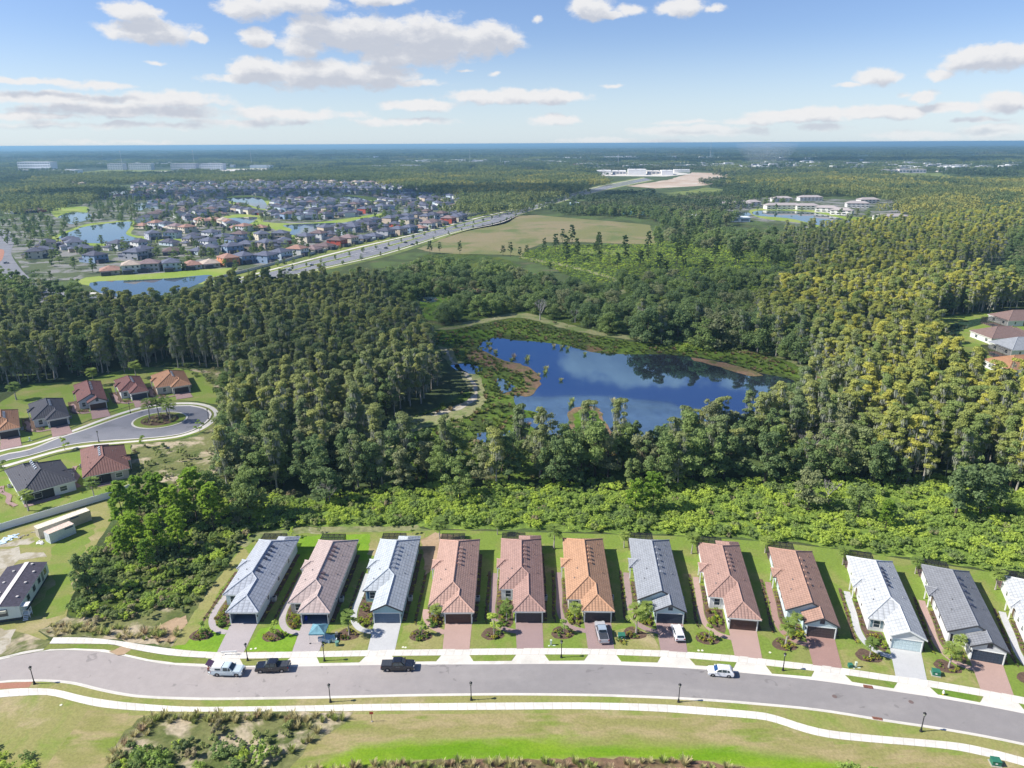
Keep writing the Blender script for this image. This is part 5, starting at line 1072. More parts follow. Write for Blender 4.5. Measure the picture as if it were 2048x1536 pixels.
# ------------------------------------------------------------------ vehicles (x forward, y left)
def wheels(t, xs, hw, r=.4, rim=None):
    for x in xs:
        for s_ in (-1, 1):
            y0 = s_*(hw-.25); y1 = s_*(hw+.01); mb = MB()
            P_ = [(r*.62, 0), (r*.95, 0), (r, .05), (r, .2), (r*.95, .25), (r*.62, .25)]
            n = 16
            for (ra, ya), (rb, yb) in zip(P_[:-1], P_[1:]):
                for k in range(n):
                    a, b = 2*math.pi*k/n, 2*math.pi*(k+1)/n
                    mb.face([(x+ra*math.cos(a), y0+s_*ya, r+ra*math.sin(a)), (x+ra*math.cos(b), y0+s_*ya, r+ra*math.sin(b)), (x+rb*math.cos(b), y0+s_*yb, r+rb*math.sin(b)), (x+rb*math.cos(a), y0+s_*yb, r+rb*math.sin(a))], smooth=True)
            w = mb.build('wheel', M_tyre, t)
            mb = MB(); yy = y1-s_*.03
            for k in range(5):
                a = 2*math.pi*k/5; d = .32
                mb.face([(x, yy, r), (x+r*.64*math.cos(a-d), yy, r+r*.64*math.sin(a-d)), (x+r*.64*math.cos(a+d), yy, r+r*.64*math.sin(a+d))])
            mb.tube((x, yy-s_*.01, r), (x, yy+s_*.02, r), r*.2, n=8); mb.build('rim', rim or M_rim, w)
            mb = MB(); mb.tube((x, yy-s_*.08, r), (x, yy-s_*.1, r), r*.62, n=14); mb.build('hub_disc', M_black, w)
def hull(t, prof, hw, mat, name='body', tuck=.10, z_t=None):
    """side profile (x,z) lofted across with tucked-in upper body"""
    zs = [p[1] for p in prof]; zm = max(zs); z_t = z_t if z_t is not None else min(zs)+.55*(zm-min(zs))
    def yy(z, f): 
        k = max(0, (z-z_t)/(zm-z_t+1e-6)); return f*(hw-tuck*k)
    mb = MB(); n = len(prof)
    A = sum(prof[i][0]*prof[(i+1) % n][1]-prof[(i+1) % n][0]*prof[i][1] for i in range(n))
    if A < 0: prof = prof[::-1]
    for i in range(n):
        a, b = prof[i], prof[(i+1) % n]
        mb.face([(a[0], yy(a[1], 1), a[1]), (b[0], yy(b[1], 1), b[1]), (b[0], yy(b[1], -1), b[1]), (a[0], yy(a[1], -1), a[1])])
    mb.face([(p[0], yy(p[1], -1), p[1]) for p in prof]); mb.face([(p[0], yy(p[1], 1), p[1]) for p in prof[::-1]])
    o = mb.build(name, mat, t); bevel(o, .06, 3); o.data.polygons.foreach_set('use_smooth', [False]*len(o.data.polygons)); return o
def arch(x, r, z0, n=6):
    return [(x+r*math.cos(math.pi*k/n), z0+r*math.sin(math.pi*k/n)) for k in range(n+1)]
def pickup(lab, col, loc, rz, L=5.8, cap_=None, group=None, tonneau=True, cabm=None, bedc=None):
    t = thing('pickup_truck', lab, 'pickup truck', loc, rz, group)
    PM = plain('truck_paint_%s' % lab[:6].replace(' ', '_'), col, .25, .02, coat=.8, spec=.5); hw = .97; h2 = L/2
    xf, xb = h2-.95, -h2+1.15
    lower = [(-h2+.05, .55), (-h2, .75), (-h2+.02, 1.18), (h2-1.75, 1.2), (h2-.35, 1.12), (h2-.06, .98), (h2, .7), (h2-.04, .42), (h2-.5, .36)]+[(a, b) for a, b in arch(xf, .47, .36)]+[(xf-.6, .33), (xb+.6, .33)]+[(a, b) for a, b in arch(xb, .47, .36)]+[(-h2+.3, .42)]
    hull(t, lower, hw, PM, 'body', .08)
    c0, c1 = -h2+1.95, h2-1.55
    hull(t, [(c0, 1.15), (c0+.08, 1.80), (c0+.25, 1.88), (c1-.85, 1.88), (c1-.65, 1.82), (c1, 1.17)], hw-.06, PM if cabm is None else cabm, 'cabin', .17, 1.2)
    # glass
    mb = MB(); mb.face([(c1-.03, -.76, 1.25), (c1-.03, .76, 1.25), (c1-.60, .68, 1.80), (c1-.60, -.68, 1.80)]); mb.v = [(x+.045, y, z+.015) for x, y, z in mb.v]; mb.build('windscreen', M_glass, t)
    mb = MB(); mb.face([(c0-.01, .7, 1.28), (c0-.01, -.7, 1.28), (c0+.05, -.64, 1.76), (c0+.05, .64, 1.76)]); mb.v = [(x-.02, y, z) for x, y, z in mb.v]; mb.build('rear_window', M_glass, t)
    for s_ in (-1, 1):
        for a, b, c_ in ((c0+.28, c0+1.08, 0), (c0+1.18, c1-.15, 1)):
            y0 = s_*(hw-.055); y1 = s_*(hw-.195)
            top = b if not c_ else c1-.66
            mb = MB(); q4 = [(a, y0, 1.25), (b, y0, 1.25), (top, y1, 1.77), (a+.04, y1, 1.77)]; mb.face(q4 if s_ < 0 else q4[::-1]); mb.v = [(x, y+s_*.012, z) for x, y, z in mb.v]; mb.build('side_window', M_glass, t)
            mb = MB(); mb.box(b-.28 if not c_ else a+.02, b-.1 if not c_ else a+.2, s_*(hw+.01)-.02, s_*(hw+.01)+.02, 1.05, 1.09); mb.build('door_handle', M_chrome, t)
        mb = MB(); mb.box(c1-.3, c1-.12, s_*hw-(.0 if s_ > 0 else .22), s_*hw+(.22 if s_ > 0 else .0), 1.2, 1.42); bevel(mb.build('mirror', PM, t), .03)
        mb = MB(); mb.box(h2-.16, h2+.005, s_*.62-.2, s_*.62+.2, .8, .98); mb.build('headlight', M_lampg, t)
        mb = MB(); mb.box(-h2-.02, -h2+.08, s_*.84-.09, s_*.84+.09, .8, 1.12); mb.build('tail_light', M_tlight, t)
        mb = MB(); mb.box(xb+.75, xf-.65, s_*.98-.08, s_*.98+.08, .3, .36); mb.build('running_board', M_black, t)
    mb = MB(); mb.box(h2-.06, h2+.02, -.42, .42, .66, .98); mb.build('grille', M_black, t)
    mb = MB(); mb.box(h2-.1, h2+.1, -.9, .9, .42, .6); bevel(mb.build('front_bumper', M_chrome, t), .04)
    mb = MB(); mb.box(-h2-.12, -h2+.06, -.9, .9, .45, .62); bevel(mb.build('rear_bumper', M_chrome, t), .04)
    if cap_:
        hull(t, [(-h2+.04, 1.19), (-h2+.22, 1.82), (-h2+.4, 1.9), (c0+.02, 1.9), (c0+.02, 1.19)], hw-.05, cap_, 'bed_cap', .15, 1.2)
        for s_ in (-1, 1):
            mb = MB(); y0 = s_*(hw-.05); q4 = [(-h2+.85, y0, 1.36), (c0-.12, y0, 1.36), (c0-.12, s_*(hw-.14), 1.66), (-h2+.85, s_*(hw-.14), 1.66)]; mb.face(q4 if s_ < 0 else q4[::-1]); mb.v = [(x, y+s_*.006, z) for x, y, z in mb.v]; mb.build('side_window', M_glass, t)
        mb = MB(); mb.box(-h2-.75, -h2+.2, -.75, .75, 2.0, 2.05); mb.v = [(x, y, z+(-h2+.2-x)*.5-.1) for x, y, z in mb.v]; mb.build('rear_hatch', plain('hatch_dark', (.12, .07, .12), .3), t)
        mb = MB(); mb.box(-h2-.5, -h2, -.8, .8, .62, .7); mb.build('tailgate', PM, t)
    else:
        mb = MB(); mb.box(-h2+.1, c0-.05, -.80, .80, 1.1, 1.225 if tonneau else 1.2); mb.build('bed_cover' if tonneau else 'truck_bed', plain('bed_cover_black', (.03, .032, .04), .6) if not bedc else bedc, t)
        for k in range(3): mb = MB(); mb.box(-h2+.15+k*.58, -h2+.68+k*.58, -.76, .76, 1.22, 1.24); mb.build('cover_panel', plain('bed_cover_panel', (.045, .05, .06), .5), t)
    wheels(t, (xf, xb), hw, .40); return t
def car(lab, col, loc, rz, L=4.4, suv=True, group=None):
    t = thing('parked_car', lab, 'car', loc, rz, group); PM = plain('car_paint_white', col, .25, .01, coat=.8, spec=.5); hw = .9; h2 = L/2; xf, xb = h2-.85, -h2+.85
    lower = [(-h2+.03, .45), (-h2, .7), (-h2+.05, 1.02), (h2-1.3, .98), (h2-.35, .88), (h2-.04, .7), (h2, .5), (h2-.1, .3)]+arch(xf, .40, .3)+[(xf-.5, .27), (xb+.5, .27)]+arch(xb, .40, .3)+[(-h2+.2, .3)]
    hull(t, lower, hw, PM, 'body', .06)
    hull(t, [(-h2+.1, .98), (-h2+.42, 1.42), (-h2+.7, 1.58), (-.2, 1.62), (h2-1.75, 1.5), (h2-1.1, .97)], hw-.04, PM, 'roof', .2, 1.0)
    mb = MB(); mb.face([(h2-1.15, -.72, 1.03), (h2-1.15, .72, 1.03), (h2-1.70, .62, 1.46), (h2-1.70, -.62, 1.46)]); mb.v = [(x+.05, y, z+.03) for x, y, z in mb.v]; mb.build('windscreen', plain('blue_glass', (.02, .06, .16), .08), t)
    mb = MB(); mb.face([(-h2+.16, .66, 1.08), (-h2+.16, -.66, 1.08), (-h2+.42, -.58, 1.41), (-h2+.42, .58, 1.41)]); mb.v = [(x-.04, y, z+.02) for x, y, z in mb.v]; mb.build('rear_window', M_glass, t)
    for s_ in (-1, 1):
        for q_ in ([(-.1, 1.04), (h2-1.4, 1.04), (h2-1.8, 1.42), (-.1, 1.5)], [(-.95, 1.04), (-.18, 1.04), (-.18, 1.5), (-.95, 1.48)], [(-1.55, 1.06), (-1.03, 1.06), (-1.03, 1.45), (-1.35, 1.4)]):
            mb = MB(); P4 = [(x, s_*(hw-.045-.2*max(0, (z-1.0)/.62)), z) for x, z in q_]; mb.face(P4 if s_ < 0 else P4[::-1]); mb.v = [(x, y+s_*.012, z) for x, y, z in mb.v]; mb.build('side_window', M_glass, t)
        mb = MB(); mb.box(h2-1.45, h2-1.3, s_*hw-(.0 if s_ > 0 else .2), s_*hw+(.2 if s_ > 0 else .0), .98, 1.14); bevel(mb.build('mirror', PM, t), .03)
        mb = MB(); mb.box(h2-.35, h2-.03, s_*.66-.16, s_*.66+.16, .66, .8); mb.build('headlight', M_lampg, t)
        mb = MB(); mb.box(-h2-.01, -h2+.12, s_*.72-.13, s_*.72+.13, .78, .96); mb.build('tail_light', M_tlight, t)
        for a in (.35, -.6): mb = MB(); mb.box(a, a+.18, s_*(hw+.005)-.015, s_*(hw+.005)+.015, .9, .93); mb.build('door_handle', M_chrome, t)
        mb = MB(); mb.tube((-1.4, s_*.55, 1.62), (.1, s_*.58, 1.66), .025); mb.build('roof_rail', M_chrome, t)
    mb = MB(); mb.box(h2-.05, h2+.015, -.4, .4, .4, .62); mb.build('grille', M_black, t)
    mb = MB(); mb.box(-h2-.03, -h2+.1, -.8, .8, .32, .5); mb.build('rear_bumper', M_black, t)
    wheels(t, (xf, xb), hw, .35); return t
def place(a, b, z=.015):          # rear px, front px at ground
    A = at(*a, z); B = at(*b, z); m_ = (A+B)/2; return (m_.x, m_.y, z), math.atan2(B.y-A.y, B.x-A.x)
l, r = place((428, 1346), (486, 1347)); pickup('silver blue pickup with a white bed cap and raised hatch parked at the kerb', (.50, .58, .61), l, r, 5.5, cap_=M_white, group=None)
l, r = place((578, 1338), (515, 1340)); pickup('black crew-cab pickup facing left, parked behind the silver blue one', (.012, .013, .018), l, r, 5.8)
l, r = place((765, 1337), (828, 1336)); pickup('black crew-cab pickup facing right in front of the teal house', (.012, .013, .02), l, r, 5.8)
l, r = place((1208, 1288), (1199, 1252), .14); pickup('metallic silver pickup parked nose-in on the driveway of the orange-roofed house', (.42, .42, .44), l, r, 5.7, cabm=plain('silver_blue_cab', (.30, .36, .42), .2, .02, coat=.8))
l, r = place((1361, 1287), (1350, 1254), .14); car('white crossover parked nose-in on the driveway of the slate-roofed house', (.78, .78, .78), l, r, 4.6)
l, r = place((1464, 1350), (1416, 1346)); car('white crossover parked facing left at the kerb by the grass verge', (.78, .78, .78), l, r, 4.4)
# ------------------------------------------------------------------ the person behind the silver pickup
def person():
    w = at(418, 1348, .015); t = thing('person', 'person in a dark red top standing at the open back of the silver blue pickup', 'person', w, R_(-15))
    V = [(0, 0, .92), (0, 0, 1.12), (.02, 0, 1.36), (.06, 0, 1.48), (.11, 0, 1.58), (.12, 0, 1.66), (0, .10, .88), (.03, .11, .48), (0, .12, .08), (.14, .12, .03), (0, -.10, .88), (.04, -.11, .48), (0, -.12, .08), (.14, -.12, .03),
         (.03, .19, 1.38), (.10, .24, 1.12), (.33, .20, 1.02), (.42, .19, 1.02), (.03, -.19, 1.38), (.12, -.24, 1.12), (.36, -.18, 1.06), (.45, -.17, 1.06)]
    E = [(0, 1), (1, 2), (2, 3), (3, 4), (4, 5), (0, 6), (6, 7), (7, 8), (8, 9), (0, 10), (10, 11), (11, 12), (12, 13), (2, 14), (14, 15), (15, 16), (16, 17), (2, 18), (18, 19), (19, 20), (20, 21)]
    Rr = [(.15, .12), (.13, .11), (.15, .12), (.06, .06), (.09, .085), (.085, .08), (.09, .09), (.06, .06), (.04, .04), (.035, .03), (.09, .09), (.06, .06), (.04, .04), (.035, .03), (.055, .055), (.042, .042), (.033, .033), (.03, .02), (.055, .055), (.042, .042), (.033, .033), (.03, .02)]
    def skin(vs, es, rs, name, mat, root=0):
        me = bpy.data.meshes.new(name); me.from_pydata(vs, es, []); me.materials.append(mat); o = link(name, me, t)
        m_ = o.modifiers.new('skin', 'SKIN')
        for i, r_ in enumerate(rs): me.skin_vertices[0].data[i].radius = r_
        me.skin_vertices[0].data[root].use_root = True
        s_ = o.modifiers.new('sub', 'SUBSURF'); s_.levels = 2; s_.render_levels = 2; return o
    skin(V, E, Rr, 'body', plain('skin_tone', (.50, .30, .21), .6))
    for s_, h in ((1, V[17]), (-1, V[21])):
        for k in range(4): mb = MB(); mb.tube((h[0]+.0, h[1]-.03+k*.02, h[2]), (h[0]+.07, h[1]-.03+k*.02, h[2]-.02), .009, .007); mb.build('finger', plain('skin_tone', (.5, .3, .21), .6), t)
        mb = MB(); mb.tube((h[0], h[1]-s_*.03, h[2]), (h[0]+.04, h[1]-s_*.06, h[2]), .01, .008); mb.build('thumb', plain('skin_tone', (.5, .3, .21), .6), t)
    ti = [0, 1, 2, 14, 15, 18, 19]; mp = {a: k for k, a in enumerate(ti)}
    skin([V[a] for a in ti], [(0, 1), (1, 2), (2, 3), (3, 4), (2, 5), (5, 6)], [(.165, .135), (.15, .125), (.165, .135), (.068, .068), (.055, .055), (.068, .068), (.055, .055)], 'shirt', plain('dark_red_cloth', (.20, .03, .035), .85))
    ti = [0, 6, 7, 10, 11]
    skin([V[a] for a in ti], [(0, 1), (1, 2), (0, 3), (3, 4)], [(.16, .13), (.105, .105), (.085, .085), (.105, .105), (.085, .085)], 'shorts', plain('dark_cloth', (.05, .045, .06), .85))
    mb = MB(); mb.blob((.10, 0, 1.67), .10, .95, 10); mb.build('hair', plain('brown_hair', (.06, .035, .02), .9), t)
    mb = MB(); mb.blob((.205, 0, 1.62), .016); mb.build('nose', plain('skin_tone', (.5, .3, .21), .6), t)
    for s_ in (-1, 1):
        mb = MB(); mb.blob((.195, s_*.035, 1.64), .012); mb.build('eye', M_black, t)
        mb = MB(); mb.side([(-.07, 0), (.2, 0), (.2, .05), (.05, .10), (-.07, .10)], s_*.12-.045, s_*.12+.045); mb.build('shoe', M_white, t)
person()
# ------------------------------------------------------------------ vegetation
def quads(cent, nrm, size, rs, elong=1.0):
    """leaf clumps: one quad per centre, facing nrm"""
    n = len(cent); nrm = nrm/np.linalg.norm(nrm, axis=1, keepdims=True)
    t = np.cross(nrm, rs.normal(size=(n, 3))); t /= np.linalg.norm(t, axis=1, keepdims=True); b = np.cross(nrm, t)
    s = size[:, None] if np.ndim(size) else size
    k = rs.uniform(.6, 1.2, (n, 1)); bend = nrm*s*rs.uniform(-.25, .25, (n, 1))
    v = np.stack([cent-t*s*elong, cent+b*s*k*.7+bend, cent+t*s*elong, cent-b*s*k*.7+bend], 1); return v.reshape(-1, 3)
def leafmesh(name, parts):
    """parts: list of (verts, material)"""
    me = bpy.data.meshes.new(name); V = np.concatenate([p[0] for p in parts]); n = len(V)//4
    me.vertices.add(len(V)); me.vertices.foreach_set('co', V.astype(np.float32).ravel())
    me.loops.add(n*4); me.loops.foreach_set('vertex_index', np.arange(n*4, dtype=np.int32))
    me.polygons.add(n); me.polygons.foreach_set('loop_start', np.arange(0, n*4, 4, dtype=np.int32)); me.polygons.foreach_set('loop_total', np.full(n, 4, dtype=np.int32))
    mi = np.concatenate([np.full(len(p[0])//4, i, dtype=np.int32) for i, p in enumerate(parts)]); me.polygons.foreach_set('material_index', mi)
    for p in parts: me.materials.append(p[1])
    me.update(calc_edges=True); return me
def clump(rs, c, r, n, size, up=.25, sq=.75, fine=1.45):
    n = int(n*fine**2); size = size/fine; d = rs.normal(size=(n, 3)); d /= np.linalg.norm(d, axis=1, keepdims=True); d[:, 2] = np.where(d[:, 2] < -.35, -d[:, 2], d[:, 2])
    rad = r*rs.uniform(.55, 1.12, (n, 1)); p = np.array(c)+d*rad*np.array([1, 1, sq])
    return quads(p, d+rs.normal(size=(n, 3))*.6+np.array([0, 0, up]), rs.uniform(.7, 1.25, n)*size, rs)
def broadleaf(seed, H=12, R=5, nc=34, nq=56, size=.42, low=.25):
    rs = np.random.RandomState(seed); P_ = []
    for k in range(nc):
        a = rs.uniform(0, 2*math.pi); u = rs.uniform(0, 1)**.55; z = rs.uniform(low, 1); rad = R*(.95-.55*max(0, (z-.55)/.45)**1.5)*u
        r = R*rs.uniform(.17, .36); P_.append(clump(rs, (rad*math.cos(a), rad*math.sin(a), H*z-r*.5), r, int(nq*(r/(R*.3))**2), size))
    return np.concatenate(P_)
def cypress(seed, H=17, R=3.2, nq=60, size=.38):
    rs = np.random.RandomState(seed); P_ = []; Q = []; n = 20
    for k in range(n):
        f = k/(n-1); z = H*(.36+.62*f); rr_ = R*(.95-.25*f)*rs.uniform(.35, 1.0); a = rs.uniform(0, 6.28); r = R*rs.uniform(.34, .50)
        c = (rr_*.75*math.cos(a), rr_*.75*math.sin(a), z); P_.append(clump(rs, c, r, int(nq*(r/1.0)**1.6)+16, size, .35, .55))
        if rs.random_sample() < .8:
            m_ = 24; ph = rs.uniform(0, 6.28, m_); q_ = rs.uniform(.3, .9, m_)*r
            p = np.stack([c[0]+q_*np.cos(ph), c[1]+q_*np.sin(ph), c[2]-r*.3-rs.uniform(.1, 1.4, m_)], 1)
            v = []
            for j in range(m_):
                w = .13; L = rs.uniform(.6, 1.5); d = np.array([math.cos(ph[j]+1.5), math.sin(ph[j]+1.5), 0])*w; v += [p[j]-d, p[j]+d, p[j]+d*.3+[0, 0, -L], p[j]-d*.3+[0, 0, -L]]
            Q.append(np.array(v))
    P_.append(clump(rs, (0, 0, H*.97), R*.45, 90, size, .5, .6))
    return np.concatenate(P_), np.concatenate(Q)
def pine(seed, H=14, R=3.6, n=80, size=.17):
    rs = np.random.RandomState(seed); P_ = []
    for k in range(n):
        f = rs.uniform(0, 1)**.8; z = H*(.28+.7*f); rad = R*(1.05-.5*f**2)*rs.uniform(.4, 1); a = rs.uniform(0, 6.28); c = np.array([rad*math.cos(a), rad*math.sin(a), z]); r = rs.uniform(.6, .95)
        m_ = 60; d = rs.normal(size=(m_, 3)); d /= np.linalg.norm(d, axis=1, keepdims=True); d[:, 2] = np.abs(d[:, 2])*.8+.1
        t = d; o = c+d*r*.5; s_ = np.cross(d, rs.normal(size=(m_, 3))); s_ /= np.linalg.norm(s_, axis=1, keepdims=True)
        w = .13; v = np.stack([o-t*r*.5-s_*w, o-t*r*.5+s_*w, o+t*r*.55+s_*w*.9, o+t*r*.55-s_*w*.9], 1).reshape(-1, 3); P_.append(v)
    return np.concatenate(P_)
def bush(seed, R=1.6, n=26, nq=17, size=.21, H=1.9):
    rs = np.random.RandomState(seed); P_ = []
    for k in range(n):
        a = rs.uniform(0, 6.28); q_ = R*.85*rs.uniform(0, 1)**.6; r = R*rs.uniform(.12, .32); P_.append(clump(rs, (q_*math.cos(a), q_*math.sin(a), H*rs.uniform(.35, .8)), r, nq, size, .3, .85))
    return np.concatenate(P_)
def tuftv(seed, n=90, L=.9, w=.035, spread=.8):
    rs = np.random.RandomState(seed); v = []
    for k in range(n):
        a = rs.uniform(0, 6.28); q_ = rs.uniform(0, .25); d = np.array([math.cos(a), math.sin(a), 0]); s_ = np.array([-d[1], d[0], 0])*w*rs.uniform(.7, 1.6); b = d*q_; l = L*rs.uniform(.6, 1.15); tip = b+d*spread*l*rs.uniform(.2, 1)*.8+np.array([0, 0, l*rs.uniform(.6, 1)])
        v += [b-s_, b+s_, tip+s_*.5, tip-s_*.5]
    return np.array(v)
def palmv(seed, H=6, n=40, L=1.55):
    rs = np.random.RandomState(seed); v = []
    for k in range(n):
        a = 2*math.pi*k/n*3.3; el = rs.uniform(-.9, 1.3); d = np.array([math.cos(a), math.sin(a), 0]); s_ = np.array([-d[1], d[0], 0]); p0 = np.array([0, 0, H]); l = L*rs.uniform(.8, 1.1)
        p1 = p0+d*l*.5*math.cos(el)+np.array([0, 0, l*.5*math.sin(el)]); 
        for j in range(5):
            sp = (j-2)*.30; dd = d*math.cos(sp)+s_*math.sin(sp); p2 = p1+dd*l*.6+np.array([0, 0, -l*.12+l*.25*math.sin(el)]); w = s_*math.cos(sp)*.11-d*math.sin(sp)*.11
            v += [p1-w*.4, p1+w*.4, p2+w*.6, p2-w*.6]
        v += [p0-s_*.04, p0+s_*.04, p1+s_*.05, p1-s_*.05]
    return np.array(v)
def trunk(seed, H, r, lean=.3, limbs=5, mat=None, z0=.45, top=.8):
    r_ = random.Random(seed); mb = MB(); p = Vector((0, 0, -.1)); n = 5; pts = [p]
    for k in range(1, n+1): pts.append(Vector((r_.uniform(-lean, lean)*k/n, r_.uniform(-lean, lean)*k/n, H*top*k/n)))
    for k in range(n): mb.tube(pts[k], pts[k+1], r*(1.25-.9*k/n) if k == 0 else r*(1-.75*k/n), r*(1-.75*(k+1)/n), n=6, caps=False)
    for k in range(limbs):
        z = z0+(1-z0)*r_.random()*.75; i = min(n-1, int(z*n)); b = pts[i].lerp(pts[i+1], z*n-i); a = r_.uniform(0, 6.28); l = H*.16*r_.uniform(.7, 1.3)
        mb.tube(b, b+Vector((math.cos(a)*l, math.sin(a)*l, l*.5)), r*.35, r*.12, n=5, caps=False)
    return mb.mesh('trunk', mat or M_bark)
def deadmesh(seed, H=9):
    r_ = random.Random(seed); mb = MB()
    def br(p, d, l, r, k):
        q_ = p+d*l; mb.tube(p, q_, r, r*.6, n=4, caps=False)
        if k:
            for j in range(3 if k > 1 else 3):
                dd = (d+Vector((r_.uniform(-1, 1), r_.uniform(-1, 1), r_.uniform(-.2, .8)))*.75).normalized(); br(p.lerp(q_, r_.uniform(.6, 1)), dd, l*r_.uniform(.6, .8), r*.6, k-1)
    br(Vector((0, 0, 0)), Vector((0, 0, 1)), H*.34, .22, 5); return mb.mesh('bare_branches', M_dead)
def swapmat(me, m_):
    c = me.copy(); c.materials[0] = m_; return c
KIND = {}
def reg(k, crown, trk, label_cat): KIND.setdefault(k, []).append((crown, trk))
for s_ in range(4):
    a, b = cypress(10+s_, 17+(s_ % 3)*1.4, 2.35+.2*s_); me = leafmesh('cypress_crown', [(a, M_cyp), (b, M_moss)]); tr = trunk(s_, 17, .24, .4, 7, M_bark, .3, .9)
    reg('cypress', me, tr, 'tree'); m2 = swapmat(me, M_cypy); reg('golden_cypress', m2, tr, 'tree')
for s_ in range(4):
    me = leafmesh('broadleaf_crown', [(broadleaf(20+s_, 11.5+s_*.9, 3.5+.35*s_), M_oak)]); reg('broadleaf', me, trunk(30+s_, 11, .3, .5, 7, M_barkd, .25), 'tree')
for s_ in range(4): reg('oak', leafmesh('broadleaf_crown', [(broadleaf(120+s_, 9.5+s_*.6, 4.6+.4*s_, 40, 60, .42, .12), M_oak)]), trunk(130+s_, 9, .32, .5, 7, M_barkd, .2), 'tree')
for s_ in range(3): reg('pine', leafmesh('pine_crown', [(pine(40+s_, 13+s_, 3.2), M_pine)]), trunk(44+s_, 13, .2, .2, 8, M_barkd, .3, .92), 'tree')
for s_ in range(3): reg('scrub_pine', leafmesh('pine_crown', [(pine(140+s_, 13+s_, 2.6, 42), M_spine)]), trunk(44+s_, 13, .2, .2, 8, M_barkd, .3, .92), 'tree')
for s_ in range(3): reg('bush', leafmesh('bush_leaves', [(bush(50+s_), M_bush)]), None, 'shrub')
for s_ in range(3): reg('dull_bush', leafmesh('bush_leaves', [(bush(54+s_, 1.5, 8, 40, .24, 1.7), M_bushd)]), None, 'shrub')
for s_ in range(3): reg('tuft', leafmesh('grass_blades', [(tuftv(60+s_), M_tuft)]), None, 'grass')
for s_ in range(2): reg('palm', leafmesh('palm_fronds', [(palmv(64+s_, 3.8), M_palm)]), trunk(66+s_, 3.9, .17, .15, 0, M_bark, .5, 1.0), 'palm')
for s_ in range(2): reg('youngtree', leafmesh('leafy_crown', [(broadleaf(70+s_, 3.2, 1.1, 12, 44, .15, .35), M_bush)]), trunk(72+s_, 3, .06, .05, 3, M_bark, .3), 'tree')
for s_ in range(3): reg('shrub', leafmesh('shrub_leaves', [(bush(80+s_, 1.0, 7, 34, .16, 1.15), (M_shrub, M_shruby, M_shrub)[s_])]), None, 'shrub')
for s_ in range(2): reg('dead', deadmesh(90+s_), None, 'tree')
# low-detail variants for far woods
FAR = {}
for nm, m_ in (('golden', M_farg), ('olive', M_faro), ('dark', M_fard)):
    for s_ in range(3):
        rs = np.random.RandomState(100+s_+hash(nm) % 1 if False else 100+s_); P_ = []
        for k in range(60):
            x, y = rs.uniform(-40, 40, 2); h = rs.uniform(9, 14) if nm != 'dark' else rs.uniform(6, 11); R = rs.uniform(2.6, 4.6)
            P_.append(clump(rs, (x, y, h*.75), R, 34, 1.0, .3, 1.15 if nm != 'dark' else .75, 1))
            P_.append(clump(rs, (x, y, h*.4), R*.9, 12, 1.3, .1, 1.2, 1))
        FAR.setdefault(nm, []).append(leafmesh('far_tree_crowns', [(np.concatenate(P_), m_)]))

# geometry-node scatter for what nobody could count
def scatter_group(objs_sets):
    ng = bpy.data.node_groups.new('scatter', 'GeometryNodeTree'); ng.interface.new_socket('Geometry', in_out='INPUT', socket_type='NodeSocketGeometry'); ng.interface.new_socket('Geometry', in_out='OUTPUT', socket_type='NodeSocketGeometry')
    N, L = ng.nodes, ng.links; gi = N.new('NodeGroupInput'); go = N.new('NodeGroupOutput'); jn = N.new('GeometryNodeJoinGeometry')
    def attr(nm, ty):
        a = N.new('GeometryNodeInputNamedAttribute'); a.data_type = ty; a.inputs[0].default_value = nm; return a.outputs[0]
    rot = attr('rot', 'FLOAT_VECTOR'); scl = attr('scl', 'FLOAT'); idx = attr('idx', 'INT')
    for k, objs in enumerate(objs_sets):
        cmp = N.new('FunctionNodeCompare'); cmp.data_type = 'INT'; cmp.operation = 'EQUAL'; L.new(idx, cmp.inputs[2]); cmp.inputs[3].default_value = k
        for ob in objs:
            oi = N.new('GeometryNodeObjectInfo'); oi.inputs['Object'].default_value = ob; oi.inputs['As Instance'].default_value = True
            ip = N.new('GeometryNodeInstanceOnPoints'); L.new(gi.outputs[0], ip.inputs['Points']); L.new(cmp.outputs[0], ip.inputs['Selection']); L.new(oi.outputs['Geometry'], ip.inputs['Instance'])
            L.new(rot, ip.inputs['Rotation']); L.new(scl, ip.inputs['Scale']); L.new(ip.outputs[0], jn.inputs[0])
    L.new(jn.outputs[0], go.inputs[0]); return ng
SRC = {}
def src_objs(key, lst):
    if key in SRC: return SRC[key]
    out_ = []
    for cr, tk in lst:
        s_ = []
        for me in ((cr, tk) if tk else (cr,)):
            s_.append(bpy.data.objects.new('source_'+me.name, me))       # never linked to the scene: only a shape to repeat
        out_.append(s_)
    SRC[key] = (out_, scatter_group(out_)); return SRC[key]
def stuff(name, label, key, lst, pts, scl, seed=1, z=0.0):
    if not len(pts): return None
    rs = np.random.RandomState(seed); objs, ng = src_objs(key, lst)
    me = bpy.data.meshes.new(name); me.from_pydata([(p[0], p[1], z) for p in pts], [], [])
    n = len(pts); a = me.attributes.new('rot', 'FLOAT_VECTOR', 'POINT'); r_ = np.zeros((n, 3), np.float32); r_[:, 2] = rs.uniform(0, 6.28, n); r_[:, :2] = rs.uniform(-.04, .04, (n, 2)); a.data.foreach_set('vector', r_.ravel())
    a = me.attributes.new('scl', 'FLOAT', 'POINT'); a.data.foreach_set('value', rs.uniform(scl[0], scl[1], n).astype(np.float32))
    a = me.attributes.new('idx', 'INT', 'POINT'); a.data.foreach_set('value', rs.randint(0, len(lst), n).astype(np.int32))
    o = link(name, me); m_ = o.modifiers.new('scatter', 'NODES'); m_.node_group = ng; tag(o, label, None, None, 'stuff'); return o
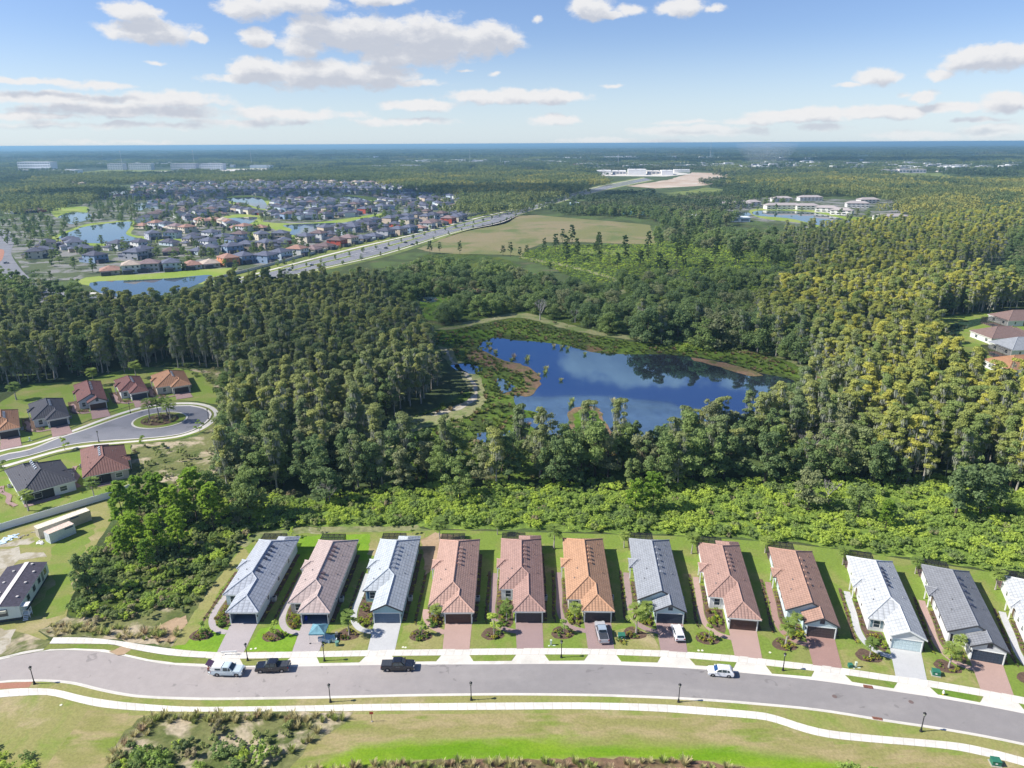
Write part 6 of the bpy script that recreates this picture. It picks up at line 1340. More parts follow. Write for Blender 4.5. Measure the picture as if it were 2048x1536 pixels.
def place_one(kind, name, cat, x, y, s, label, group, seed, z=0.0, crown='crown', trunkn='trunk'):
    lst = KIND[kind]; cr, tk = lst[seed % len(lst)]; r_ = random.Random(seed)
    if tk is None:
        o = link(name, cr); o.location = (x, y, z); o.rotation_euler = (0, 0, r_.uniform(0, 6.28)); o.scale = (s*r_.uniform(.9, 1.15), s*r_.uniform(.9, 1.15), s*r_.uniform(.85, 1.15)); tag(o, label, cat, group); return o
    t = thing(name, label, cat, (x, y, z), r_.uniform(0, 6.28), group); t.scale = (s*r_.uniform(.9, 1.1),)*2+(s*r_.uniform(.92, 1.1),)
    link(trunkn, tk, t); link(crown, cr, t); return t
def grid_pts(poly, sp, seed, avoid=(), keep=1.0, rows=None):
    r_ = random.Random(seed); xs = [p[0] for p in poly]; ys = [p[1] for p in poly]; out_ = []
    x = min(xs)
    while x < max(xs):
        y = min(ys)
        while y < max(ys):
            p = (x+r_.uniform(-.45, .45)*sp, y+r_.uniform(-.45, .45)*sp); y += sp
            if r_.random() < keep and inside(p, poly) and not any(inside(p, a_) for a_ in avoid): out_.append(p)
        x += sp
    return out_
def inframe(p, mg=120, h=12):
    v = Vector((p[0], p[1], h-CAM_H)); w = v.dot(FW)
    if w < 1: return False
    X = 1024+FPX*v.dot(RT)/w; Y = 768-FPX*v.dot(UP)/w; v2 = Vector((p[0], p[1], -CAM_H)); Y2 = 768-FPX*v2.dot(UP)/v2.dot(FW)
    return -mg < X < 2048+mg and Y < 1536+mg and Y2 > -mg
wp = wpts
A_RL = wp([(1855,640),(1900,630),(2100,622),(2100,815),(1985,812),(1950,800),(1915,780),(1880,745),(1860,700)])
A_TR = wp([(872,690),(892,728),(915,750),(932,772),(935,795),(905,814),(850,826),(800,833),(768,858),(745,915),(815,920),(820,884),(845,864),(940,836),(978,800),(970,765),(950,735),(920,715),(905,692)])
A_pond = wp([(940,700),(966,668),(1081,672),(1198,695),(1400,705),(1530,735),(1610,770),(1570,800),(1450,850),(1300,878),(1180,905),(1080,900),(1000,925),(880,925),(790,925),(770,880),(820,840),(930,815),(955,780),(905,735),(870,690),(860,665),(1010,630),(1090,640),(1200,668),(1400,690),(1560,720),(1600,760)])
REG = {'cypress': [], 'golden_cypress': [], 'broadleaf': [], 'oak': [], 'scrub_pine': [], 'bush': [], 'dull_bush': []}
def addreg(kind, px, sp, seed, keep=1.0, avoid=(A_pond, A_TR, A_RL)): REG[kind] += [p for p in grid_pts(wp(px), sp, seed, avoid, keep) if inframe(p)]
# left wood (dark cypress) up to the lakes
LEFTW = [(-150,690),(0,665),(190,650),(440,640),(620,630),(760,640),(850,680),(865,720),(880,770),(868,800),(780,838),(738,880),(700,900),(470,900),(445,820),(470,790),(440,742),(380,735),(170,752),(0,775),(-150,790)]
addreg('cypress', [(400,640),(430,610),(560,598),(680,592),(770,606),(790,645),(620,640)], 4.8, 41, .9)
addreg('cypress', LEFTW, 4.6, 1, .8); addreg('broadleaf', LEFTW, 8.0, 2, .45)
# belt between pond and thicket
BELT = [(440,880),(600,885),(760,925),(1000,938),(1150,920),(1300,905),(1500,880),(1700,840),(1720,965),(1500,972),(1200,976),(900,976),(600,990),(470,1005),(440,960)]
addreg('broadleaf', BELT, 5.6, 3, .8); addreg('cypress', BELT, 7.5, 4, .6)
BELT2 = [(440,980),(1700,960),(1900,960),(1900,1030),(1200,1040),(440,1040)]
addreg('broadleaf', BELT2, 15, 5, .22)
# right wood
RW = [(1620,860),(1560,800),(1640,770),(1660,745),(1600,715),(1500,700),(1500,640),(1560,600),(1640,540),(1700,520),(1850,560),(1960,585),(2060,600),(2200,610),(1940,625),(1870,648),(1900,700),(1935,760),(1960,800),(2060,830),(2200,850),(2250,1010),(2048,1010),(1900,1000),(1780,985),(1650,960)]
addreg('golden_cypress', [(1680,830),(1900,790),(2060,840),(2250,870),(2250,1000),(2048,995),(1880,980),(1700,955)], 4.3, 6, .88)
addreg('golden_cypress', [(1700,530),(1850,560),(1960,590),(2200,610),(1940,628),(1860,650),(1900,700),(1940,770),(1960,810),(1700,820),(1560,700),(1500,640),(1560,600)], 4.6, 7, .8)
addreg('broadleaf', RW, 9.5, 8, .5); addreg('cypress', [(1500,700),(1700,700),(1720,900),(1560,930),(1540,860),(1640,780),(1600,730)], 6, 9, .6)
# behind the pond and on to the field
addreg('oak', [(872,655),(890,615),(1000,600),(1240,625),(1500,650),(1640,700),(1640,742),(1580,722),(1500,700),(1400,693),(1310,686),(1200,664),(1110,638),(1060,624),(1015,624),(960,636)], 8.5, 10, .85)
addreg('oak', [(700,572),(850,542),(1000,545),(1090,570),(1160,585),(1260,605),(1240,630),(1000,604),(960,586),(720,612)], 7.5, 11, .62)
addreg('dull_bush', [(700,560),(850,512),(1000,522),(1090,560),(960,582),(720,600)], 6, 40, .7)
addreg('oak', [(1240,570),(1340,560),(1560,560),(1660,545),(1620,600),(1500,650),(1280,628)], 8.5, 12, .6)
addreg('bush', [(1060,520),(1130,492),(1330,488),(1500,480),(1640,500),(1620,560),(1260,570),(1150,540)], 7, 13, .5)
addreg('scrub_pine', [(1060,520),(1130,492),(1330,488),(1500,480),(1640,500),(1620,560),(1260,570),(1150,540)], 22, 14, .5)
addreg('cypress', [(1540,480),(1700,470),(1720,520),(1600,560)], 8, 15, .4); addreg('oak', [(1310,474),(1700,478),(1720,505),(1620,545),(1500,505),(1360,492)], 9, 16, .7)
addreg('dull_bush', [(700,600),(860,560),(1000,560),(1000,600),(880,640),(800,640)], 5, 17, .6)
addreg('broadleaf', [(1090,420),(1300,432),(1480,440),(1460,452),(1420,466),(1330,462),(1300,440),(1150,430)], 10, 18, .75)
addreg('golden_cypress', [(1640,478),(1830,462),(2100,430),(2100,470),(1960,500),(2000,530),(1850,560),(1700,530)], 6.5, 19, .85)
addreg('broadleaf', [(0,560),(60,580),(180,600),(200,650),(0,665)], 8, 20, .5, ())
addreg('broadleaf', [(2010,470),(2100,470),(2100,600),(2040,600),(2010,540)], 9, 21, .8, ())
# left front stand of pines and thicket
PSC = .8
PINES = [(252,1065),(285,1045),(322,1040),(352,1062),(395,1048),(428,1060),(270,1108),(318,1118),(252,1128),(360,1100),(300,1150)]
THK = [(150,1190),(165,1130),(215,1085),(245,1020),(262,985),(440,960),(640,1030),(600,1052),(515,1064),(475,1085),(440,1145),(400,1195),(372,1225),(300,1240),(200,1250),(140,1230)]
addreg('dull_bush', THK, 2.3, 22, .85, ()); addreg('bush', THK, 2.8, 23, .75, ())
addreg('broadleaf', [(260,1040),(440,990),(560,1030),(430,1080),(330,1100)], 9, 24, .45, ())
GT = [(440,1020),(640,995),(900,968),(1200,966),(1500,962),(1700,955),(1900,960),(2300,1010),(2300,1225),(2100,1165),(1950,1135),(1830,1117),(1680,1094),(1560,1080),(1380,1068),(1100,1059),(840,1054),(600,1052),(520,1062)]
addreg('bush', GT, 2.05, 25, .9, ()); addreg('dull_bush', GT, 4.8, 26, .6, ())
addreg('dull_bush', [(445,900),(700,900),(770,880),(760,960),(440,1020),(270,990),(262,900),(330,885)], 4, 27, .8, ())
addreg('broadleaf', [(1500,1000),(2300,1000),(2300,1100),(1900,1060),(1500,1040)], 12, 28, .4, ())
# fringe shrubs round the pond, by the lanes
addreg('dull_bush', [(880,700),(1010,690),(1000,720),(1010,760),(990,800),(960,850),(900,860),(850,900),(960,900),(1010,880),(1020,820),(1000,760),(950,720)], 5, 29, .35, ())
addreg('dull_bush', [(1100,650),(1300,690),(1450,708),(1540,735),(1620,760),(1640,740),(1560,715),(1400,692),(1200,672),(1090,642)], 3.6, 30, .45, ())
addreg('bush', [(1345,686),(1425,690),(1425,704),(1360,706)], 2.5, 31, .9, ())
addreg('dull_bush', [(770,850),(940,835),(985,880),(1010,940),(830,950),(780,905)], 5, 32, .4, ())
addreg('dull_bush', [(-150,770),(170,748),(350,732),(440,738),(470,800),(440,830),(425,770),(340,728),(160,757),(-150,788)], 4, 33, .8, ())
# bottom scrub patch
addreg('bush', [(215,1600),(250,1510),(310,1475),(400,1462),(480,1490),(540,1520),(520,1560),(540,1600)], 2.6, 34, .6, ()); addreg('dull_bush', [(215,1600),(235,1500),(300,1455),(600,1455),(600,1490),(570,1600)], 2.6, 35, .6, ())
addreg('bush', [(-60,1600),(-60,1500),(20,1492),(80,1530),(95,1600)], 2.6, 36, .8, ())
TALL = [p for p in grid_pts(wp([(1255,684),(1310,687),(1400,695),(1500,703),(1590,726),(1640,745),(1660,725),(1560,694),(1400,678),(1260,670)]), 5.5, 77, (), .9)]
SPEC = {'cypress': ('cypress_tree', 'tree', 'olive cypress with grey moss', 'dark cypresses of the swamp wood', (.72, 1.08), 150),
 'golden_cypress': ('cypress_tree', 'tree', 'cypress in golden autumn foliage', 'golden cypresses of the right-hand wood', (.75, 1.1), 150),
 'broadleaf': ('broadleaf_tree', 'tree', 'rounded green broadleaf tree', 'broadleaf trees of the wood', (.7, 1.25), 215),
 'oak': ('oak_tree', 'tree', 'spreading round-crowned oak', 'oaks beyond the pond', (.6, 1.2), 200),
 'bush': ('bush', 'bush', 'bright green leafy bush', 'bright bushes of the thicket', (.5, 1.15), 150),
 'dull_bush': ('bush', 'bush', 'dull olive bush', 'dull bushes of the scrub', (.45, 1.15), 150),
 'scrub_pine': ('pine_tree', 'tree', 'slender dark pine', 'pines in the palmetto scrub', (.8, 1.25), 300)}
dist = lambda p: math.hypot(p[0], p[1])
MARKS = [((300,770),'behind the cul-de-sac houses'),((60,740),'behind the leftmost cul-de-sac lawns'),((470,830),'right of the cul-de-sac loop'),((620,720),'deep in the left wood'),((350,680),'in the middle of the left wood'),((100,680),'at the far left of the wood'),((830,740),'at the edge of the wood facing the pond'),((700,860),'left of the mown track'),((520,920),'below the cul-de-sac scrub'),
 ((600,990),'behind the silver roof'),((800,985),'behind the teal house'),((1000,985),'behind the brownish red roof'),((1200,985),'behind the orange roof'),((1400,980),'behind the slate roof'),((1600,970),'behind the terracotta roof'),((1800,990),'behind the pale mottled roof'),((2000,1010),'behind the graphite roof at the right'),((1000,935),'at the near end of the marsh'),((1200,910),'on the near shore of the pond'),((1450,880),'right of the pond on the near side'),
 ((1600,760),'at the right end of the pond'),((1750,850),'in the right wood'),((1950,850),'near the orange roof at the right edge'),((1800,720),'in the right wood left of the pool cages'),((1750,600),'in the upper right wood'),((1600,640),'above the right end of the pond'),((1400,670),'on the far bank of the pond'),((1150,640),'behind the mown lane of the pond'),((930,630),'left of the far bank'),((900,560),'between the boulevard and the pond'),((1200,540),'in the palmetto scrub by the track'),((1400,530),'in the scrub right of the dry field'),((1550,500),'below the lakeside apartments'),
 ((250,1150),'beside the mobile office lot'),((420,1100),'left of the silver-roofed house'),((330,960),'by the end of the vinyl fence'),((400,1500),'in the scrub patch at the bottom left'),((20,1520),'in the bottom left corner'),((900,860),'in the marsh'),((1400,700),'on the pond bank'),((200,1240),'above the footway at the left'),((700,1030),'in the thicket behind the rose roof'),((1000,1040),'in the thicket behind the brownish red roof'),((1300,1040),'in the thicket behind the slate roof'),((1600,1050),'in the thicket behind the terracotta roof'),((1850,1080),'in the thicket behind the pale roof'),((2000,1120),'in the thicket at the right edge'),((1200,430),'along the boulevard end'),((60,600),'by the avenue at the left')]
MARKW = [(at(*a), b) for a, b in MARKS]
def whereis(x, y): return min(MARKW, key=lambda m: (m[0].x-x)**2+(m[0].y-y)**2)[1]
for kind, pts in REG.items():
    nm, cat, lab, grp_, sc, mx_ = SPEC[kind]; pts.sort(key=dist); r_ = random.Random(hash(len(pts)) % 97)
    for k, p in enumerate(pts[:mx_]): wh = whereis(*p); sz = r_.uniform(*sc); q_ = (sz-sc[0])/(sc[1]-sc[0]); ad = 'tall ' if q_ > .68 else 'low ' if q_ < .3 else 'mid-height '; place_one(kind, nm, cat, p[0], p[1], sz, ad+lab+' '+wh, ad+lab+' '+wh, k*7+3)
    stuff({'cypress': 'cypress_wood', 'golden_cypress': 'golden_cypress_wood', 'broadleaf': 'broadleaf_wood', 'oak': 'oak_wood', 'bush': 'thicket', 'dull_bush': 'scrub', 'scrub_pine': 'pine_wood'}[kind], 'the rest of the '+grp_, kind, KIND[kind], pts[mx_:], sc, 5)
for k, p in enumerate(PINES):
    w = at(*p); place_one('pine', 'pine_tree', 'tree', w.x, w.y, (1.0, .85, 1.1, .9, 1.05, .95, .9, .75, .7, .8, .6)[k]*.9, ['bright green slash pine at the back left of the pine stand','bright green slash pine beside the end of the vinyl fence','tallest bright slash pine in the stand by the mobile office','bright slash pine in the gap of the stand','broad bright slash pine near the dark wood','bright slash pine at the right rear of the stand','bright round-topped pine nearest the grey container','bright pine in the middle front of the stand','small bright pine left of the stand','bright pine at the right front of the stand','low bright pine in front of the stand'][k], 'slash pines beside the mobile office lot', k+100)
w = at(178, 1185); place_one('broadleaf', 'broadleaf_tree', 'tree', w.x, w.y, .78, 'dense conical green tree standing alone at the edge of the mobile office lot', None, 400)
for (px_, py_, s_, lab) in ((1270, 1030, .75, 'bright yellow-green pine rising from the thicket behind the orange-roofed house'), (1305, 1025, .85, 'second yellow-green pine rising from the thicket, the taller one'), (1770, 1060, .55, 'young pine in the thicket at the right')):
    w = at(px_, py_); place_one('pine', 'pine_tree', 'tree', w.x, w.y, s_, lab, None, int(px_))
for k, p in enumerate(TALL): place_one('oak' if k % 3 else 'cypress', 'oak_tree' if k % 3 else 'cypress_tree', 'tree', p[0], p[1], 1.35+.3*((k*37) % 10)/10 if k % 3 else 1.1, 'tall dark tree on the far bank mirrored in the pond', 'tall trees on the far bank of the pond', k*5)
# sparse tall pines by the field
for k, (px_, py_) in enumerate(((1054,512),(1125,486),(1195,492),(1006,512),(1021,514),(920,510),(860,508),(880,507),(1190,508),(1194,509),(1040,520),(1235,540),(1100,545))):
    w = at(px_, py_); place_one('scrub_pine', 'pine_tree', 'tree', w.x, w.y, (.75, .9, .65, .7, .8)[k % 5], 'lone pine at the edge of the dry field', 'lone pines by the dry field', k+300)
DEADL = [(250,735,1.1,'bare grey dead tree at the edge of the left wood behind the cul-de-sac'),(1080,640,1.5,'bare silver-grey tree among the oaks behind the pond'),(1150,645,1.1,'small bare grey tree right of the silver one behind the pond'),(1560,690,1.2,'fallen grey branches at the foot of the right-hand wood'),(1735,760,1.3,'pale bare tree crown rising in the right-hand wood'),(1610,930,1.2,'leafless grey tree in the wood right of the pond'),(660,1010,.9,'pale leafless shrub in front of the belt of trees'),(1655,1000,.8,'brownish leafless bush at the foot of the right-hand trees'),(1880,610,1.0,'pale dead tree beside the curved bank at the right')]
for k, (px_, py_, s_, lab) in enumerate(DEADL): w = at(px_, py_); place_one('dead', 'dead_tree', 'tree', w.x, w.y, s_, lab, None, k)
# ornamental / wild tufts
TF = []
def tufts(px, sp, seed, keep=.8): TF.extend(p for p in grid_pts(wp(px), sp, seed, (), keep))
tufts([(285,1432),(500,1430),(705,1430),(690,1448),(500,1446),(290,1450)], 1.0, 1, .9); tufts([(500,1446),(690,1448),(640,1475),(600,1510),(560,1530),(540,1480)], 1.7, 2, .7); tufts([(205,1540),(260,1450),(300,1434),(330,1450),(260,1500),(235,1560)], 1.2, 3, .8)
tufts([(82,1262),(100,1248),(250,1255),(370,1262),(345,1288),(240,1279),(170,1272),(100,1272)], 1.3, 4, .85); tufts([(600,1545),(760,1530),(1000,1524),(1250,1520),(1400,1528),(1500,1540),(1520,1580),(600,1580)], 1.1, 5, .75)
TF.sort(key=dist); r_ = random.Random(1)
TW_ = [(at(*a), b) for a, b in (((300,1435),'below the footway, left end'),((420,1436),'below the footway, left part'),((540,1436),'below the footway, middle part'),((680,1438),'below the footway, right end'),((600,1490),'on the sandy slope below the small red sign'),((240,1520),'on the left slope of the scrub patch'),((120,1265),'at the left end of the upper footway'),((220,1265),'above the upper footway near its left end'),((320,1275),'beside the reddish bare soil at the first lawn'),((800,1530),'in the bottom fringe left of centre'),((1000,1530),'in the bottom fringe at the centre'),((1250,1530),'in the bottom fringe right of centre'),((1450,1535),'at the right end of the bottom fringe'))]
def tw(p): return min(TW_, key=lambda m: (m[0].x-p[0])**2+(m[0].y-p[1])**2)[1]
for k, p in enumerate(TF[:300]): place_one('tuft', 'grass_tuft', 'grass tuft', p[0], p[1], r_.uniform(.7, 1.5), 'arching straw and green grass clump '+tw(p), 'grass clumps '+tw(p), k, .1)
stuff('grass_tufts', 'the rest of the grass clumps', 'tuft', KIND['tuft'], TF[300:], (.7, 1.5), 3)
# marsh growth and reeds that nobody could count
KM = [(leafmesh('marsh_blades', [(tuftv(160+k, 110, .75, .05, 1.1), M_mtuft)]), None) for k in range(3)]
TRK = [wp([(880,690),(902,728),(925,745),(942,770),(945,795),(915,818),(860,832),(810,838),(780,860),(755,910),(805,915),(810,880),(835,858),(870,850),(940,832),(972,800),(965,765),(945,738),(915,720),(905,695)]), wp([(845,676),(900,664),(960,652),(1020,640),(1060,642),(1100,654),(1180,672),(1300,688),(1400,694),(1500,706),(1580,729),(1655,770),(1665,740),(1590,712),(1510,690),(1400,680),(1300,674),(1190,658),(1110,639),(1065,625),(1020,624),(960,636),(900,648),(855,660)])]
ms = [p for p in grid_pts(wp(MARSH), 2.0, 50, [wp(POND)]+TRK, .5)]; stuff('marsh_growth', 'low tangled marsh plants round the pond', 'mtuft', KM, ms, (.8, 1.7), 8)
pm = [p for p in grid_pts(wp([(1040,517),(1060,500),(1130,490),(1290,490),(1400,476),(1640,478),(1640,560),(1480,600),(1300,600),(1180,570),(1100,535)]), 3.2, 51, (), .75)]; stuff('palmetto_thicket', 'low palmetto scrub between the field and the wood', 'lowbush', [(b, None) for b, _ in KIND['bush']], pm, (.4, .8), 9)
for k, (px_, py_) in enumerate(((1054,722),(1056,716),(1023,722),(1028,716),(1077,752),(1090,748),(1092,740),(1122,762),(1140,812),(1144,806),(980,700),(975,690),(1226,805),(1108,694),(1123,697),(1135,700),(1170,710),(990,705))):
    w = at(px_, py_); place_one('tuft', 'water_plant', 'water plant', w.x, w.y, 1.8 if k % 3 else 2.3, 'leafy aquatic plant standing in the open water of the pond', 'water plants in the pond', k, .05)
# gardens
names = ['silver-roofed', 'rose-roofed', 'teal', 'salmon-roofed', 'brownish red roofed', 'orange-roofed', 'slate-roofed', 'dusky pink roofed', 'terracotta-roofed', 'pale-roofed', 'graphite-roofed', 'right-edge', 'cul-de-sac', 'cul-de-sac island']
small = []; cnt = 0
for k, (kd, (x, y), s_, li, wh) in enumerate(garden):
    if not inframe((x, y), 60, 2): continue
    if kd == 'shrub' and (s_ < .42 or cnt >= 296): small.append((x, y)); continue
    if kd == 'shrub':
        lab = 'low rounded garden shrub %s%s' % (wh, '' if 'cul-de-sac' in wh else ' of the %s house' % names[li] if li != 4 else ' of the brownish house'); grp_ = 'shrubs '+wh+('' if 'cul-de-sac' in wh else ' of the %s house' % names[li])
        cnt += 1; place_one('shrub', 'garden_shrub', 'shrub', x, y, s_, lab, grp_, k, .1)
    elif kd == 'tuft': place_one('tuft', 'grass_tuft', 'grass tuft', x, y, s_, 'ornamental grass clump on the cul-de-sac island', 'grass clumps on the island', k, .3)
    elif kd == 'palm': place_one('palm', 'palm_tree', 'palm', x, y, s_, 'small fan palm planted by the %s house' % names[li] if li < 12 else 'sabal palm on the planted island of the cul-de-sac' if li == 13 else 'sabal palm in the yards round the cul-de-sac', 'palms by the %s' % names[li], k, .1, 'fronds')
    else: place_one('youngtree', 'young_tree', 'tree', x, y, s_, 'young street tree in the bed of the %s house' % names[li] if li < 12 else 'young tree beside the cul-de-sac street', 'young trees by the %s house' % names[li], k, .1)
stuff('small_garden_shrubs', 'low edging shrubs too small to tell apart', 'shrub', KIND['shrub'], small, (.3, .46), 5, .1)
for k, (px_, py_) in enumerate(((1238,1306),(1250,1284),(1236,1282),(1241,1288),(1249,1289))):
    w = at(px_, py_ if k else 1280); place_one('shrub', 'garden_shrub', 'shrub', w.x, w.y, .5, 'leafy shrub ringing the green transformer box', 'shrubs round the transformer box', k, .1)
for k, (px_, py_, s_) in enumerate(((880,1082,1.15),(1108,1098,1.2),(1248,1096,.95),(1383,1108,1.0),(1530,1106,.9),(1685,1130,.85),(1830,1148,.9),(1990,1180,.95),(995,1070,.8))):
    w = at(px_, py_); place_one('palm', 'palm_tree', 'palm', w.x, w.y, s_, 'braced sabal palm in the back yard %s' % ('left of the salmon roof','between the brownish red and the orange roof','left of the slate roof','left of the dusky pink roof','left of the terracotta roof','left of the pale mottled roof','left of the graphite roof','right of the graphite roof','behind the brownish red roof')[k], 'back yard palms', k+20, .1, 'fronds')
for k, (px_, py_, s_) in enumerate(((585,1075,.8),(825,1068,.7),(640,1066,.6),(500,1083,.6))):
    w = at(px_, py_); place_one('youngtree', 'young_tree', 'tree', w.x, w.y, s_, 'small tree behind the %s house' % ('silver-roofed','teal','rose-roofed','leftmost')[k], None, k+20, .1)
for k, (px_, py_, s_) in enumerate(((1700,1560,1.2),(1720,1556,1.0),(1740,1562,1.1),(1845,1562,.9))):
    w = at(px_, py_); place_one('bush', 'bush', 'bush', w.x, w.y, s_, 'bright bush reaching into the bottom edge of the photo', 'bushes at the bottom edge', k, .1)
# ------------------------------------------------------------------ the suburb beyond
SW = [('white', (.62,.63,.62)), ('cream', (.58,.52,.42)), ('grey', (.36,.37,.40)), ('tan', (.46,.38,.30)), ('blue', (.22,.30,.42)), ('pale blue', (.48,.56,.62)), ('taupe', (.34,.29,.27)), ('red', (.42,.085,.06)), ('orange', (.55,.24,.12))]
SR = [('dark', (.075,.078,.11)), ('brown', (.14,.10,.10)), ('mauve', (.22,.16,.16)), ('tan', (.40,.33,.27)), ('slate', (.105,.115,.16)), ('salmon', (.31,.18,.14))]
WMs = {n_: plain('far_wall_'+n_.replace(' ', '_'), c, .9, .06, .5) for n_, c in SW}; RMs = {n_: plain('far_roof_'+n_, c, .85, .15, .6) for n_, c in SR}
SH = {}
def hipmesh(x0, x1, y0, y1, z, m=.42, o=.5, mb=None):
    mb = mb or MB(); x0 -= o; x1 += o; y0 -= o; y1 += o; w = min(x1-x0, y1-y0)/2; h = z+w*m
    if (x1-x0) >= (y1-y0): a, b = (x0+w, (y0+y1)/2, h), (x1-w, (y0+y1)/2, h); mb.face([(x0, y0, z), (x1, y0, z), b, a]); mb.face([(x1, y1, z), (x0, y1, z), a, b]); mb.face([(x0, y1, z), (x0, y0, z), a]); mb.face([(x1, y0, z), (x1, y1, z), b])
    else: a, b = ((x0+x1)/2, y0+w, h), ((x0+x1)/2, y1-w, h); mb.face([(x0, y1, z), (x0, y0, z), a, b]); mb.face([(x1, y0, z), (x1, y1, z), b, a]); mb.face([(x0, y0, z), (x1, y0, z), a]); mb.face([(x1, y1, z), (x0, y1, z), b])
    mb.box(x0+.05, x1-.05, y0+.05, y1-.05, z-.2, z-.01); return mb
def shouse_meshes(k):
    if k in SH: return SH[k]
    two = k != 2; W, D = (11, 13) if k != 1 else (13, 11); h = 5.6 if two else 2.9
    mb = MB(); mb.box(0, W, 0, D, 0, h)
    ext = (W-6.5, W-.3, -4.5, 0) if k == 0 else (.3, 7, -3.8, 0)
    mb.box(ext[0], ext[1], ext[2], 0.02, 0, 2.8); wall = mb.mesh('wall', WMs['white'])
    mb = hipmesh(0, W, 0, D, h); hipmesh(ext[0], ext[1], ext[2], 1.5, 2.8, mb=mb); roof = mb.mesh('roof', RMs['dark'])
    win = []
    def w_(x, y, z, a, b, n): win.append((x, y, z, a, b, n))
    for x in ((1.6, 4.4, 8.2) if two else (2, 8)):
        if two: w_(x, -.03, 3.6, 1.2, 1.3, 'f')
        w_(x, D+.03, 1.0, 1.4, 1.3, 'b')
        if two: w_(x, D+.03, 3.7, 1.2, 1.2, 'b')
    for y in (3, 8.5): w_(-.03, y, 3.8 if two else 1, 1.1, 1.2, 'l'); w_(W+.03, y, 3.8 if two else 1, 1.1, 1.2, 'r'); w_(W+.03, y, .9, 1.3, 1.2, 'r')
    wm = []
    for (x, y, z, a, b, n_) in win:
        mb = MB()
        if n_ in 'fb': mb.box(x-a/2, x+a/2, y-.03, y+.03, z, z+b)
        else: mb.box(x-.03, x+.03, y-a/2, y+a/2, z, z+b)
        wm.append(mb.mesh('window', M_glass))
    mb = MB(); gx = (ext[0]+ext[1])/2; mb.box(gx-2.4, gx+2.4, ext[2]-.04, ext[2]+.02, 0, 2.2); gar = mb.mesh('garage_door', plain('far_garage_door', (.4, .38, .36), .7))
    # rear lanai
    mb = MB(); mb.box(W*.45, W*.95, D, D+3, 0, 2.6); lan = mb.mesh('screened_porch', plain('far_screen', (.07, .07, .09), .8)); SH[k] = (wall, roof, wm, gar, lan); return SH[k]
MV = {}
def variant(me, mat, key):
    if (me.name, key) not in MV: c = me.copy(); c.materials[0] = mat; MV[(me.name, key)] = c
    return MV[(me.name, key)]
def shouse(px, py, rz, wc, rc, k, detail, lab, group, sc=1.0):
    w = at(px, py); t = thing('house', lab, 'house', (w.x, w.y, .05), rz, group); t.scale = (sc, sc, sc)
    wall, roof, wm, gar, lan = shouse_meshes(k)
    link('wall', variant(wall, WMs[wc], wc), t); link('roof', variant(roof, RMs[rc], rc), t); link('garage_door', gar, t); link('screened_porch', lan, t)
    if detail:
        for m_ in wm: link('window', m_, t)
rs_ = random.Random(21)
used = []; LKW = [wp(l_) for l_ in LAKES]
def srow(pts, n, face, group, where, detail=False, cols=None, jit=2.5, roofs=None, sc=1.1):
    P_ = smooth(wpts(pts), 6); d = [0]
    for a, b in zip(P_[:-1], P_[1:]): d.append(d[-1]+math.dist(a, b))
    j = 0
    for k in range(n):
        s = d[-1]*(k+.5)/n
        while j < len(d)-2 and d[j+1] < s: j += 1
        a, b = P_[j], P_[j+1]; w = (s-d[j])/max(.01, d[j+1]-d[j]); x = a[0]+(b[0]-a[0])*w+rs_.uniform(-jit, jit); y = a[1]+(b[1]-a[1])*w+rs_.uniform(-jit, jit)
        if not inframe((x, y), 100, 5): continue
        if any((x-u)**2+(y-v)**2 < 150 for u, v in used) or any(inside((x, y), l_) for l_ in LKW): continue
        used.append((x, y))
        ang = math.atan2(b[1]-a[1], b[0]-a[0])+(math.pi if face else 0)+rs_.uniform(-.05, .05)
        wc = cols[k % len(cols)] if cols else rs_.choice(['white', 'cream', 'grey', 'tan', 'blue', 'pale blue', 'taupe', 'white', 'cream']); rc = roofs[k % len(roofs)] if roofs else rs_.choice(['dark', 'dark', 'slate', 'slate', 'slate', 'brown', 'dark', 'dark'])
        kk = rs_.choice([0, 0, 1, 2] if detail else [0, 1, 0, 2])
        t = thing('house', '%s %s house with %s roof %s' % (wc, 'one-storey' if kk == 2 else 'two-storey', rc, where), 'house', (x, y, .05), ang, '%s-walled %s-roofed houses %s' % (wc, rc, where)); t.scale = (sc,)*3
        wall, roof, wm, gar, lan = shouse_meshes(kk)
        M0 = Matrix.Translation((-5.5, -6.5, 0))
        for nm, me in [('wall', variant(wall, WMs[wc], wc)), ('roof', variant(roof, RMs[rc], rc)), ('garage_door', gar), ('screened_porch', lan)]+([('window', m_) for m_ in wm] if detail else []):
            o = link(nm, me, t); o.location = (-5.5, -6.5, 0)
# rows, nearest first: px polylines of house centres
srow([(200,549),(255,545),(300,542),(340,540),(385,536),(430,532),(470,528),(505,523)], 8, True, '', 'on the bank of the front lake', True, ['cream','white','grey','pale blue','white','cream','orange','blue'], .5, ['salmon','tan','mauve','slate','salmon','tan','salmon','slate'])
srow([(175,527),(222,520),(262,518),(300,511),(345,508),(385,505),(422,508),(470,505),(500,498)], 10, True, '', 'in the second row behind the front lake', True, ['blue','tan','grey','cream','taupe','white','pale blue','cream'])
srow([(70,520),(92,510),(100,492)], 3, True, '', 'at the left end of the suburb', True, ['cream','tan','cream'])
srow([(140,488),(170,505),(205,498),(245,500),(280,497),(320,492),(352,488),(395,490),(440,494),(490,488)], 10, False, '', 'in the third row of the suburb', True)
srow([(138,478),(175,479),(205,478),(238,478),(275,482),(305,478),(340,476),(372,476),(410,475),(450,478),(495,480)], 11, True, '', 'along the near shore of the long lake', True, ['blue','white','pale blue','grey','taupe','grey','pale blue','tan','white','grey'])
